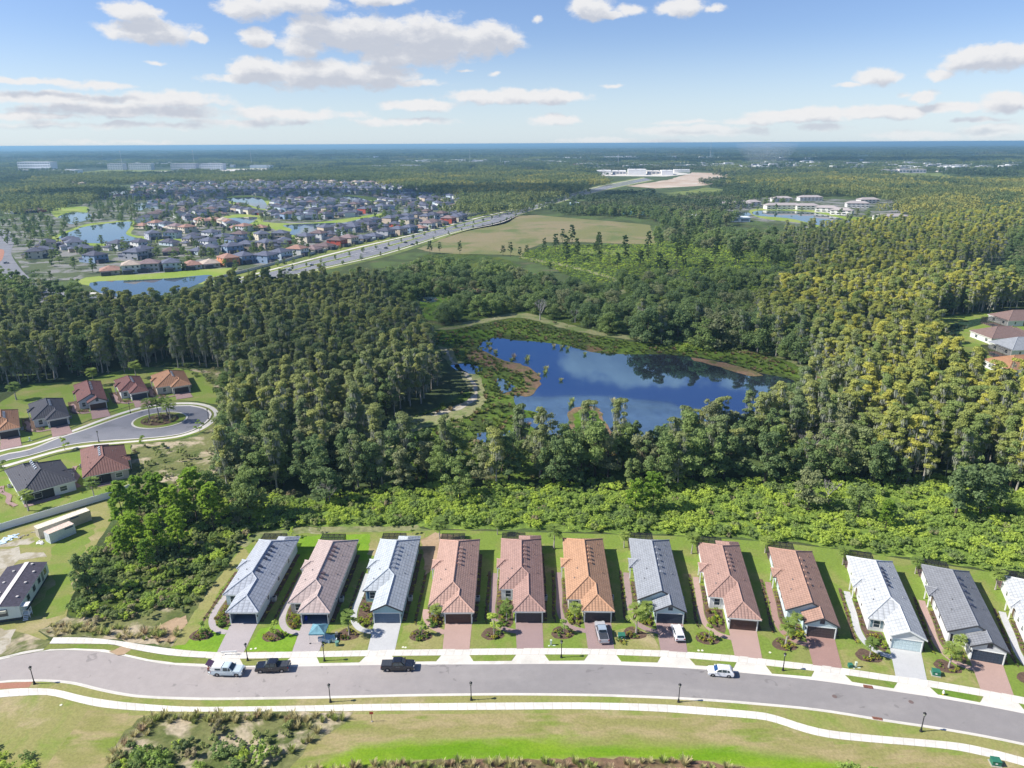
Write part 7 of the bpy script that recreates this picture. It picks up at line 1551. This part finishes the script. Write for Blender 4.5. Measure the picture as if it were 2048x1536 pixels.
srow([(515,528),(545,522),(580,515),(620,505),(660,496),(700,487),(745,478),(790,470),(830,463),(880,450),(930,438)], 19, True, '', 'along the boulevard wall', True, ['blue','pale blue','white','cream','tan','red','cream','taupe','pale blue','grey','tan'], 1, ['slate','slate','salmon','mauve','brown','brown','mauve','slate','slate','dark'])
srow([(505,500),(545,495),(560,487),(600,485),(640,478),(680,470),(720,462),(770,455),(820,447),(880,436),(925,428)], 18, False, '', 'one row back from the boulevard wall', True, ['taupe','grey','red','cream','white','tan','pale blue','grey'])
srow([(600,470),(640,466),(680,462),(720,457),(745,450),(790,444),(840,436)], 11, True, '', 'by the second lake near the boulevard', False)
srow([(510,480),(540,478),(572,478)], 3, True, '', 'at the tip of the long lake', True)
srow([(275,458),(300,455),(330,457),(350,462),(385,466)], 6, True, '', 'on the peninsula of the long lake', True, ['cream','white','pale blue','white','cream'], 1, ['salmon','salmon','dark','tan','mauve'])
srow([(285,446),(300,440),(320,432)], 4, True, '', 'behind the peninsula lake shore', False)
srow([(395,448),(410,452),(430,448),(455,452),(480,462),(510,462),(530,458)], 9, True, '', 'between the two inner lakes', True, ['white','cream','orange','cream','white','white','pale blue'], 1, ['salmon','salmon','salmon','tan','salmon','dark'])
srow([(395,436),(420,428),(440,424),(470,424),(500,428),(535,430),(570,437),(600,439),(650,438),(700,430),(745,424),(775,420)], 22, True, '', 'along the inner lakes', False, ['white','blue','pale blue','white','grey','tan','white','cream','red','white','grey'])
srow([(540,420),(580,424),(620,427),(670,422),(720,414),(765,410)], 14, False, '', 'in the middle of the suburb', False)
srow([(350,418),(400,418),(430,414),(440,420)], 6, True, '', 'west of the inner lakes', False)
srow([(545,410),(580,412),(620,412),(650,412),(690,410),(740,412)], 13, True, '', 'near the upper lakes', False)
srow([(545,398),(580,402),(610,404),(640,402)], 9, False, '', 'near the upper lakes', False)
srow([(200,394),(240,398),(280,396),(320,396),(360,394),(410,392),(460,390),(520,388)], 22, True, '', 'north of the inner lakes', False)
srow([(290,384),(340,386),(400,385),(460,384),(520,383),(600,385),(660,384),(720,388)], 27, True, '', 'in the farther rows of the suburb', False)
srow([(330,378),(400,379),(470,378),(540,378),(620,378),(700,378),(760,382)], 12, False, '', 'in the farther rows of the suburb', False)
srow([(780,394),(800,398),(830,394),(870,392),(890,386)], 9, True, '', 'at the east end of the suburb', False); srow([(760,404),(800,408),(840,404),(880,402)], 8, False, '', 'at the east end of the suburb', False)
srow([(340,368),(400,367),(460,366),(520,366),(600,367),(660,368),(720,369),(780,371)], 26, True, '', 'in the farthest pale row of the suburb', False, ['cream','tan','cream'], 3, ['tan','tan','mauve'], 1.15)
srow([(800,376),(840,376),(880,382)], 7, True, '', 'in the farthest pale row of the suburb', False, ['white','cream'], 2, ['tan','mauve'])
srow([(18,428),(55,425),(90,424)], 3, True, '', 'at the far left by the green', True, ['white','cream','red'], 1, ['brown','brown','brown'])
srow([(110,375),(140,371),(170,372)], 4, True, '', 'among the trees at the far left', False, ['cream','tan'], 3, ['tan','tan'])
# the remaining back-row houses, past the three hundred nearest: one object
INF = grid_pts(wp([(280,366),(500,364),(780,366),(900,384),(930,410),(860,425),(760,440),(640,436),(520,442),(430,432),(380,445),(330,440),(290,420),(300,398),(260,385)]), 24, 83, LKW+[wp(l) for l in BANKS if l], .7)
INF = [p for p in INF if not any((p[0]-u)**2+(p[1]-v)**2 < 230 for u, v in used) and inframe(p, 20)]
hm = []
for wc, rc, kk in (('white', 'dark', 0), ('cream', 'slate', 1), ('pale blue', 'slate', 0), ('tan', 'brown', 2), ('grey', 'dark', 1)):
    wall, roof, wm, gar, lan = shouse_meshes(kk); a_ = variant(wall, WMs[wc], wc).copy(); b_ = variant(roof, RMs[rc], rc).copy()
    for me in (a_, b_): me.transform(Matrix.Translation((-5.5, -6.5, 0)))
    hm.append((a_, b_))
stuff('back_row_houses', 'the remaining small houses of the suburb back rows', 'backhouse', hm, INF, (.9, 1.05), 31)
# street trees of the suburb
SUBT = [p for p in grid_pts(wp([(0,445),(110,425),(230,390),(300,378),(500,370),(760,368),(900,395),(935,430),(700,492),(560,540),(440,545),(190,558),(60,560),(0,470)]), 17, 61, [wp(l) for l in LAKES]+[wp(l) for l in BANKS if l], .6) if not any((p[0]-u)**2+(p[1]-v)**2 < 75 for u, v in used)]
SUBT += [p for p in grid_pts(wp([(-40,560),(-40,470),(100,440),(140,478),(60,520),(100,570),(180,600),(60,600)]), 17, 62, [wp([(-40,450),(30,462),(45,500),(60,545),(110,580),(220,600),(110,615),(20,600),(-40,560)])], .5)]
SUBT += [p for p in grid_pts(wp([(120,440),(260,395),(330,400),(260,440),(280,452),(190,450)]), 19, 63, [wp(l) for l in LAKES], .6)]
SUBT.sort(key=dist); r_ = random.Random(4)
SW_ = [(at(*a), b) for a, b in (((200,560),'by the front lake'),((30,520),'on the avenue at the left'),((100,560),'where the avenue leaves the wood'),((300,525),'behind the front lake houses'),((420,500),'in the middle rows left of the boulevard'),((560,500),'near the red-walled houses'),((200,460),'on the far bank of the long lake'),((130,500),'at the left end of the suburb'),((500,470),'at the tip of the long lake'),((700,470),'along the boulevard rows'),((350,450),'on the lake peninsula'),((600,430),'among the inner lakes'))]
def subw(p): return min(SW_, key=lambda m: (m[0].x-p[0])**2+(m[0].y-p[1])**2)[1]
for k, p in enumerate(SUBT[:190]): place_one('broadleaf', 'street_tree', 'tree', p[0], p[1], r_.uniform(.45, .85), 'dark rounded street tree '+subw(p), 'street trees '+subw(p), k*3+1)
stuff('suburb_trees', 'the rest of the trees among the suburb houses', 'broadleaf', KIND['broadleaf'], SUBT[190:], (.45, .85), 12)
# boulevard wall, small median trees and traffic
A_ = lerp(wU, wL, -.5); mb = MB()
t = thing('boundary_wall', 'long pale wall between the suburb and the boulevard', 'wall', (0, 0, 0)); WMm = plain('boundary_wall_paint', (.62, .57, .50), .9)
for k in range(len(A_)-14):
    a, b = A_[k], A_[k+1]; L_ = math.dist(a, b); n_ = max(1, int(L_/12)); ang = math.atan2(b[1]-a[1], b[0]-a[0])
    for j in range(n_):
        mb = MB(); mb.box(0, L_/n_-.5, -.1, .1, 0, 1.9); mb.box(0, L_/n_-.5, -.14, .14, 1.9, 2.0); mb.box(L_/n_-.5, L_/n_, -.25, .25, 0, 2.15); o = mb.build('wall_panel', WMm, t); o.location = (a[0]+(b[0]-a[0])*j/n_, a[1]+(b[1]-a[1])*j/n_, 0); o.rotation_euler = (0, 0, ang)
for tt, nn, s_ in ((.5, 34, .33), (-.2, 30, .3), (1.1, 26, .3)):
    l_ = lerp(wU, wL, tt)
    for k in range(nn):
        i = k*(len(l_)-9)/nn+2; i0 = int(i); a, b = l_[i0], l_[i0+1]; f = i-i0
        place_one('broadleaf', 'street_tree', 'tree', a[0]+(b[0]-a[0])*f, a[1]+(b[1]-a[1])*f, s_*r_.uniform(.8, 1.3), 'small tree planted along the boulevard %s' % {.5: 'median', -.2: 'beside the wall', 1.1: 'on the field side'}[tt], 'small trees of the boulevard %s' % {.5: 'median', -.2: 'wall side', 1.1: 'field side'}[tt], k+int(tt*100)+40)
def farcar(px, py, dirn, col, lab):
    w = at(px, py, .15); t = thing('moving_car', lab, 'car', (w.x, w.y, .17), dirn, None); PM = plain('far_car_%d%d' % (int(col[0]*90), int(col[2]*90)), col, .3)
    mb = MB(); mb.side([(-2.2, .35), (-2.2, .95), (1.2, .9), (2.2, .75), (2.2, .35)], -.9, .9); bevel(mb.build('body', PM, t), .06)
    mb = MB(); mb.side([(-1.9, .95), (-1.4, 1.45), (.2, 1.45), (1.0, .92)], -.75, .75); mb.build('cabin', M_glass, t); mb = MB(); mb.box(-1.35, .15, -.7, .7, 1.45, 1.5); mb.build('roof', PM, t)
    for x in (-1.4, 1.4):
        for s_ in (-1, 1): mb = MB(); mb.tube((x, s_*.7, .33), (x, s_*.92, .33), .33, n=10); mb.build('wheel', M_tyre, t)
dv = math.atan2(wU[20][1]-wU[10][1], wU[20][0]-wU[10][0])
for px_, py_, c_, lab in ((578, 541, (.45,.47,.5), 'pale blue-grey car low on the boulevard near the wood'), (622, 531, (.55,.56,.58), 'white car on the far carriageway of the boulevard'), (645, 543, (.02,.02,.03), 'black car on the near carriageway close to the wood'), (811, 486, (.03,.03,.04), 'dark car in the near carriageway at the turning lane'), (772, 497, (.04,.04,.06), 'dark car by the median of the boulevard'), (825, 490, (.02,.03,.06), 'second dark car at the turning lane'), (912, 455, (.6,.6,.6), 'white car farther up the boulevard'), (966, 440, (.03,.03,.03), 'dark car beside the dry field'), (1110, 402, (.6,.6,.62), 'white car on the distant stretch of the boulevard'), (12, 527, (.3,.32,.35), 'grey car on the avenue at the left edge')):
    farcar(px_, py_, dv, c_, lab)
# apartments by the right-hand lake
def apartment(px, py, L, D, h, rz, lab, rc=(.36, .32, .31), wc=(.66, .64, .60)):
    w = at(px, py); t = thing('apartment_building', lab, 'apartment building', (w.x, w.y, 0), rz, None); WMm = plain('apt_wall', wc, .9); RM = plain('apt_roof_%d' % int(rc[0]*100), rc, .85)
    mb = MB(); mb.box(-L/2, L/2, 0, D, 0, h); mb.build('wall', WMm, t); mb = hipmesh(-L/2, L/2, 0, D, h, .38, .8); mb.build('roof', RM, t)
    n_ = max(2, int(L/6))
    for f in range(int(h/2.8)):
        for k in range(n_):
            x = -L/2+(k+.5)*L/n_; mb = MB(); mb.box(x-1.5, x+1.5, -.04, .03, f*2.8+.3, f*2.8+2.3); mb.build('window', plain('dark_balcony_opening', (.08, .08, .09), .7), t)
            mb = MB(); mb.box(x-1.9, x+1.9, -1.2, -.05, f*2.8+.02, f*2.8+.2); mb.box(x-1.9, x+1.9, -1.2, -1.12, f*2.8+.2, f*2.8+1.0); mb.build('balcony', M_white, t)
for px_, py_, L_, h, rz, lab in ((1472, 415, 46, 5.8, 0, 'long two-storey apartment block above the right-hand lake, leftmost'), (1508, 412, 20, 5.8, .1, 'short apartment block left of the bright green tree by the lake'), (1552, 419, 26, 5.8, .05, 'small apartment block on the far lake shore'), (1578, 419, 34, 5.8, 0, 'apartment block in the middle of the far lake shore'), (1616, 420, 30, 5.8, -.1, 'apartment block at the bend of the lake shore'), (1652, 425, 28, 6, -.5, 'white apartment block facing the lake near its right end'), (1681, 430, 26, 6, -.6, 'white apartment block with stair tower at the right end of the lake'), (1716, 415, 30, 5.8, -.2, 'apartment roof showing between trees right of the lake'), (1786, 443, 36, 5.8, .1, 'apartment block behind the two round oaks'), (1622, 402, 36, 5.8, 0, 'flat dark-roofed block behind the lake apartments'), (1565, 404, 30, 5.8, 0, 'low mauve-roofed block among trees behind the lake'), (1740, 407, 30, 5.8, .1, 'apartment block in the trees beyond the lake'), (1862, 412, 26, 4, 0, 'brown-roofed building in the trees at the right')): apartment(px_, py_, L_, 13, h, rz, lab)
APT = [p for p in grid_pts(wp([(1395,430),(1400,398),(1560,392),(1800,395),(1850,430),(1790,455),(1720,458),(1690,440),(1640,428),(1560,422),(1500,424)]), 17, 71, (wp(LAKES[9]),), .75)]
APT = [p for p in APT if not any(abs(p[0]-at(a, b).x) < c_*.55+3 and -10 < p[1]-at(a, b).y < 22 for a, b, c_ in ((1472,415,46),(1508,412,20),(1552,419,26),(1578,419,34),(1616,420,30),(1652,425,28),(1681,430,26),(1716,415,30),(1786,443,36),(1622,402,36)))]
for k, p in enumerate(APT[:90]): place_one('broadleaf', 'garden_tree', 'tree', p[0], p[1], r_.uniform(.5, .9), 'leafy tree standing among the lakeside apartment blocks', 'trees among the lakeside apartments', k*3+2)
# large and far buildings; sizes follow from where they stand
def bigbox(x0, x1, py, hpx, D, lab, wc=(.62,.63,.64), rc=(.5,.5,.5), bands=0, pitched=False):
    a = at(x0, py); b = at(x1, py); m_ = ppm((x0+x1)/2, py); L = (b-a).length; h = hpx*m_; t = thing('large_building', lab, 'building', (a.x, a.y, 0), math.atan2(b.y-a.y, b.x-a.x))
    mb = MB(); mb.box(0, L, 0, D, 0, h); mb.build('wall', plain('wall_%d%d' % (int(wc[0]*99), int(wc[2]*99)), wc, .9, .04, .1), t)
    mb = MB()
    if pitched: hipmesh(0, L, 0, D, h, .25, 1, mb)
    else: mb.box(-.3, L+.3, -.3, D+.3, h, h+.6)
    rf = mb.build('roof', plain('roofc_%d%d' % (int(rc[0]*99), int(rc[2]*99)), rc, .9, .06, .1), t)
    if not pitched:
        for k in range(max(1, int(L/30))): mb = MB(); mb.box(L*(k+.4)/max(1, int(L/30)), L*(k+.4)/max(1, int(L/30))+4, D*.3, D*.3+4, h+.6, h+2.2); mb.build('roof_unit', plain('unit_grey', (.4, .4, .42), .7), rf)
    n_ = max(2, min(14, int(L/9)))
    for f in range(bands):
        for k in range(n_): mb = MB(); mb.box(L*(k+.15)/n_, L*(k+.85)/n_, -.15, .05, h*(f+.3)/bands, h*(f+.72)/bands); mb.build('window', plain('far_window', (.10, .13, .18), .3), t)
for a_ in ((38,103,345,20,35,'white multi-storey hospital block at the far left',(.72,.74,.76),(.6,.6,.6),4),(45,150,346,6,40,'low white wing in front of the hospital block',(.7,.72,.74),(.6,.6,.62),1),(216,246,340,12,25,'pale four-storey block right of the hospital',(.5,.52,.56),(.4,.4,.43),3),(258,302,340,12,25,'pale long block beside the four-storey one',(.52,.54,.57),(.4,.4,.43),3),(342,392,341,13,25,'dark-fronted block in the middle of the distant campus',(.34,.36,.42),(.4,.4,.43),3),(400,446,340,12,25,'white and grey block at the right of the distant campus',(.5,.53,.58),(.4,.4,.43),3),(500,540,336,5,30,'low pale warehouse left of centre on the plain',(.5,.55,.62),(.5,.55,.6),0),
  (718,752,316,3,40,'white low roof far out in the woodland',(.66,.66,.66),(.7,.7,.7),0),(740,812,338,6,30,'grey-roofed building behind the golden wood',(.36,.37,.38),(.42,.42,.42),1),(800,838,340,9,25,'white apartment end beside the grey-roofed one',(.6,.62,.64),(.5,.5,.5),3),(842,872,331,4,40,'white long roof on the plain',(.66,.66,.66),(.7,.7,.7),0),(945,965,324,3,40,'pale roof on the plain left of centre',(.6,.56,.5),(.6,.5,.45),0),
  (1120,1180,319,3,60,'white roofs of a distant district left of the mall',(.72,.72,.72),(.75,.75,.75),0),(1193,1222,350,8,60,'white shopping mall building, leftmost block',(.74,.72,.70),(.72,.70,.68),0),(1225,1252,349,6,80,'lower white block of the mall, second from the left',(.66,.62,.60),(.72,.70,.68),1),(1256,1292,350,10,60,'tallest white block in the middle of the mall',(.76,.74,.72),(.72,.70,.68),0),(1295,1320,349,6,70,'low beige block of the mall right of the tallest',(.62,.57,.52),(.70,.66,.62),1),(1323,1346,350,8,60,'white block at the right end of the mall',(.74,.72,.72),(.72,.70,.68),0),(1348,1380,345,5,40,'small white shop beside the mall',(.7,.68,.66),(.7,.7,.7),0),(1146,1164,334,5,30,'building with a red roof left of the mall',(.6,.5,.45),(.45,.15,.1),0),(1170,1230,339,4,30,'pale warehouse behind the mall trees',(.62,.64,.66),(.6,.62,.64),0),
  (1392,1452,337,6,30,'row of white shops beyond the cleared ground',(.66,.66,.66),(.6,.6,.6),1),(1606,1634,317,4,40,'white gabled barn far at the right',(.7,.72,.72),(.7,.7,.7),0),(1663,1684,338,5,30,'white house row left of the green field',(.66,.66,.66),(.62,.62,.62),1),(1695,1714,338,4,30,'white roof right of the house row',(.66,.66,.66),(.6,.62,.64),1),
  (1752,1795,346,6,25,'white terrace of houses above the green field, left',(.66,.63,.6),(.5,.45,.42),1),(1798,1852,346,7,25,'white terrace of houses above the green field, middle',(.66,.63,.6),(.55,.48,.44),1),(1876,1912,344,7,25,'pale terrace of houses, right',(.66,.63,.6),(.5,.47,.45),1),(1922,1940,341,6,25,'single white house right of the terraces',(.66,.66,.66),(.45,.45,.47),1),(1944,1962,341,6,25,'second single white house right of the terraces',(.66,.66,.66),(.45,.45,.47),1),
  (1140,1164,413,5,20,'blue-walled shed by the boulevard among trees',(.18,.35,.5),(.45,.55,.62),0),(1376,1404,440,8,18,'white-roofed clubhouse beside the tennis courts',(.55,.6,.66),(.62,.66,.7),1),(1458,1500,444,8,16,'white clubhouse by the small pool',(.55,.6,.66),(.62,.66,.7),1),(1980,2060,487,10,30,'large white commercial building at the right edge',(.72,.70,.70),(.70,.68,.68),0),(1218,1224,345,2,20,'tiny white kiosk at the mall',(.7,.7,.7),(.7,.7,.7),0)):
    bigbox(a_[0], a_[1], a_[2], a_[3], a_[4], a_[5], a_[6], a_[7], a_[8])
# scattered pale roofs of the far town: too many and too small to tell apart
mb = MB(); rq = random.Random(77)
for k in range(420):
    cx, cy, sx, sy = rq.choice([(1250,334,190,3),(1010,326,120,3),(1420,318,220,4),(1700,330,200,6),(870,326,90,3),(1900,336,140,6),(1560,335,120,5),(300,332,160,3),(1180,318,90,2)])
    p = at(cx+rq.uniform(-1, 1)*sx, cy+rq.uniform(-1, 1)*sy); L_ = rq.uniform(12, 45); D_ = rq.uniform(12, 30); mb.box(p.x, p.x+L_, p.y, p.y+D_, 0, rq.uniform(9, 13), rq.choice([0, 0, 1]))
tag(mb.build('far_town', [plain('far_town_white', (.66, .66, .65), .9), plain('far_town_grey', (.32, .33, .36), .9)]), 'pale roofs of the far town scattered through the woodland', None, None, 'stuff')
# tennis courts
for q_ in ([(1250,421),(1290,422),(1286,430),(1244,428)], [(1306,424),(1350,425),(1346,432),(1300,431)]): sheet('tennis_court', q_, .1, plain('court_blue', (.08, .22, .26), .8))
# masts
for px_, py_, h, lab in ((206, 318, 60, 'thin white mast rising from the woodland at the far left'), (246, 340, 70, 'thin mast above the campus'), (504, 332, 75, 'lattice mast left of centre'), (940, 325, 60, 'thin mast left of the boulevard end'), (1236, 332, 45, 'thin mast behind the mall'), (1310, 320, 60, 'mast beyond the mall'), (1420, 318, 90, 'tall mast over the woodland'), (1496, 315, 75, 'slim mast at the right of the smoke'), (1533, 318, 85, 'mast standing in the smoke'), (390, 338, 70, 'mast over the right end of the campus'), (1001, 330, 30, 'short white mast on the plain')):
    w = at(px_, py_); t = thing('radio_mast', lab, 'mast', (w.x, w.y, 0)); mb = MB(); mb.tube((0, 0, 0), (0, 0, h), .9, .35, n=5); mb.build('mast', plain('mast_grey', (.5, .5, .52), .7), t); mb = MB(); mb.box(-1.5, 1.5, -1.5, 1.5, h*.93, h*.97); mb.build('antenna', plain('mast_grey', (.5, .5, .52), .7), t)
# ------------------------------------------------------------------ far woods
def patches(px, key, seed, sp=66, keep=.9, sc=(.9, 1.2), avoid=(), world_pts=None):
    poly = world_pts or wp(px); return [p for p in grid_pts(poly, sp, seed, [wp(a) for a in avoid], keep) if inframe(p, 60)]
AV = [[(1190,352),(1190,341),(1384,341),(1465,345),(1465,356),(1412,373),(1305,380),(1250,374)], [(1272,389),(1376,382),(1412,375),(1470,382),(1457,389),(1371,399.5),(1318,404)], [(1785,362),(1785,346),(1905,346),(1905,353),(1860,364)], [(130,353),(140,337),(560,333),(570,343),(400,347)], [(960,470),(960,436),(1081,404),(1158,381),(1215,366),(1290,352),(1316,362),(1318,374),(1240,394),(1160,414),(1060,450)], [(1395,425),(1460,395),(1800,396),(1840,440),(1760,470),(1620,462),(1440,445)], [(830,500),(905,468),(1030,430),(1150,434),(1300,448),(1312,490),(1041,512)]]
gold = patches([(740,366),(860,355),(1030,348),(1160,350),(1190,372),(1080,404),(960,432),(900,395),(830,378)], 'golden', 1, 42, .95, avoid=AV); gold += patches([(0,385),(120,358),(120,380),(0,410)], 'golden', 2, 45, .9); gold += patches([(1470,372),(1560,358),(1900,362),(2120,368),(2120,470),(1900,450),(1830,430),(1800,395),(1560,392)], 'golden', 3, 44, .8, avoid=AV); gold += patches([(1470,362),(1600,354),(1790,360),(1700,368),(1480,374)], 'golden', 4, 50, .8, avoid=AV)
oliv = patches([(140,360),(560,352),(860,352),(740,366),(330,367),(110,372)], 'olive', 5, 44, .95); oliv += patches([(0,410),(120,380),(230,385),(110,425),(0,440)], 'olive', 6, 48, .85)
dark = patches([(0,345),(140,352),(130,372),(0,385)], 'dark', 7, 52, .9, avoid=AV); dark += patches([(950,420),(1180,392),(1240,378),(1320,384),(1272,392),(1320,408),(1460,392),(1480,420),(1300,432),(1150,428),(1030,428)], 'dark', 8, 46, .85, avoid=AV); dark += patches([(1400,360),(1560,350),(1480,376),(1560,392),(1460,398),(1460,378),(1412,372)], 'dark', 9, 50, .8, avoid=AV)
r_ = random.Random(5); r_.shuffle(gold); oliv += gold[int(len(gold)*.6):]; gold = gold[:int(len(gold)*.6)]
S_G, S_O, S_D = ([(m_, None) for m_ in FAR[k]] for k in ('golden', 'olive', 'dark'))
stuff('golden_far_wood', 'golden cypress woods in the distance', 'fg', S_G, gold, (.9, 1.15), 1); stuff('olive_far_wood', 'green woods behind the suburb', 'fo', S_O, oliv, (.9, 1.15), 2); stuff('dark_far_wood', 'dark woods round the fields in the distance', 'fd', S_D, dark, (.85, 1.1), 3)
# the plain out to several kilometres, thinner and with larger patches as it recedes
far1 = grid_pts([(-2600, 1900), (2600, 1900), (4300, 4200), (-4300, 4200)], 88, 11, [wp(a) for a in AV[:4]], .80); far1 = [p for p in far1 if inframe(p, 60) and not inside(p, wp([(180,374),(300,372),(500,362),(760,362),(900,380),(900,400),(200,400)]))]
h3 = len(far1); r_ = random.Random(8); r_.shuffle(far1)
stuff('distant_dark_wood', 'dark woodland of the plain', 'fd', S_D, far1[:int(h3*.62)], (1.0, 1.4), 4); stuff('distant_olive_wood', 'olive woodland of the plain', 'fo', S_O, far1[int(h3*.62):], (1.0, 1.3), 5)
far2 = [p for p in grid_pts([(-4300, 4200), (4300, 4200), (9000, 10500), (-9000, 10500)], 210, 12, (), .8) if inframe(p, 60)]
stuff('horizon_wood', 'woodland stretching to the horizon', 'fd', S_D, far2, (1.6, 2.4), 6)

# ------------------------------------------------------------------ clouds that stand between the sun and the middle distance
def cloudmat(nm='cloud_vapour', lo=.05, hi=.18):
    m_, g = newmat(nm); d = g.n('ShaderNodeBsdfDiffuse'); d.inputs[0].default_value = (.9, .9, .92, 1); tl = g.n('ShaderNodeBsdfTranslucent'); tl.inputs[0].default_value = (.9, .9, .92, 1)
    tp = g.n('ShaderNodeBsdfTransparent'); m1 = g.n('ShaderNodeMixShader'); m1.inputs[0].default_value = .5; g.L.new(d.outputs[0], m1.inputs[1]); g.L.new(tl.outputs[0], m1.inputs[2])
    n_ = g.noise(g.n('ShaderNodeTexCoord').outputs['Object'], .012, 5, .6); f = g.ramp(n_, .36, .56, lo, hi)
    m2 = g.n('ShaderNodeMixShader'); g.put(m2.inputs[0], f); g.L.new(tp.outputs[0], m2.inputs[1]); g.L.new(m1.outputs[0], m2.inputs[2]); o = g.n('ShaderNodeOutputMaterial'); g.L.new(m2.outputs[0], o.inputs[0]); return m_
CM_ = cloudmat(); CMT = cloudmat('thick_cloud_vapour', .35, .60)
def cloud(px, py, rx, ry, h, lab, seed):
    """a flat-bottomed cumulus whose shadow falls on the ground point px,py"""
    p = at(px, py); c = p+sd*(h/sd.z); bm = bmesh.new(); bmesh.ops.create_icosphere(bm, subdivisions=5, radius=1); from mathutils import noise as mn
    for v in bm.verts:
        n_ = 1+.35*mn.fractal(v.co*1.3+Vector((seed*7, 0, 0)), 1, 2, 5); v.co = Vector((v.co.x*rx*n_, v.co.y*ry*n_, (v.co.z if v.co.z > 0 else v.co.z*.25)*min(rx, ry)*.35*n_))
    me = bpy.data.meshes.new('cloud'); bm.to_mesh(me); bm.free(); me.polygons.foreach_set('use_smooth', [True]*len(me.polygons)); me.materials.append(CM_ if seed < 5 else CMT); o = link('cloud', me); o.location = c; tag(o, lab, 'cloud')
cloud(430, 690, 130, 110, 1100, 'broad cumulus high above the left wood, outside the photo', 1)
cloud(980, 640, 190, 105, 1100, 'broad cumulus high above the pond, outside the photo', 2)
cloud(1560, 560, 110, 70, 1100, 'cumulus high above the scrub, outside the photo', 3)
cloud(1840, 515, 130, 60, 1100, 'small cumulus high above the upper right wood, outside the photo', 4)
cloud(520, 392, 420, 110, 1100, 'long cumulus high above the back rows of the suburb, outside the photo', 5)
cloud(1040, 388, 230, 120, 1100, 'cumulus high above the wood by the boulevard end, outside the photo', 6)
cloud(330, 318, 1500, 420, 1300, 'wide cumulus bank far beyond the hospital, outside the photo', 7)
cloud(1620, 322, 1300, 380, 1300, 'wide cumulus bank far beyond the terraces, outside the photo', 8)
# thin smoke drifting up from the far wood
m_ = bpy.data.materials.new('smoke_air'); m_.use_nodes = True; nt = m_.node_tree
for n_ in list(nt.nodes): nt.nodes.remove(n_)
pv_ = nt.nodes.new('ShaderNodeVolumePrincipled'); pv_.inputs['Color'].default_value = (.9, .92, .95, 1); pv_.inputs['Density'].default_value = .0011
o_ = nt.nodes.new('ShaderNodeOutputMaterial'); nt.links.new(pv_.outputs[0], o_.inputs['Volume'])
w = at(1530, 332); mb = MB(); mb.lathe([(0, 1), (60, 1), (85, 30), (110, 60), (120, 84), (0, 86)], n=14); sm_ = mb.build('smoke', m_); sm_.location = (w.x, w.y, 0); tag(sm_, 'thin pale smoke rising from the far woodland', None, None, 'stuff')
# ------------------------------------------------------------------ haze
m_ = bpy.data.materials.new('haze_air'); m_.use_nodes = True; nt = m_.node_tree
for n_ in list(nt.nodes): nt.nodes.remove(n_)
pv_ = nt.nodes.new('ShaderNodeVolumePrincipled'); pv_.inputs['Color'].default_value = (.33, .60, .82, 1); pv_.inputs['Density'].default_value = HAZE; pv_.inputs['Anisotropy'].default_value = .2
o_ = nt.nodes.new('ShaderNodeOutputMaterial'); nt.links.new(pv_.outputs[0], o_.inputs['Volume'])
mb = MB(); mb.box(-30500, 30500, -350, 45500, -1.6, CAM_H+1); hz_ = mb.build('haze', m_); tag(hz_, 'pale blue haze of the distance', None, None, 'stuff')
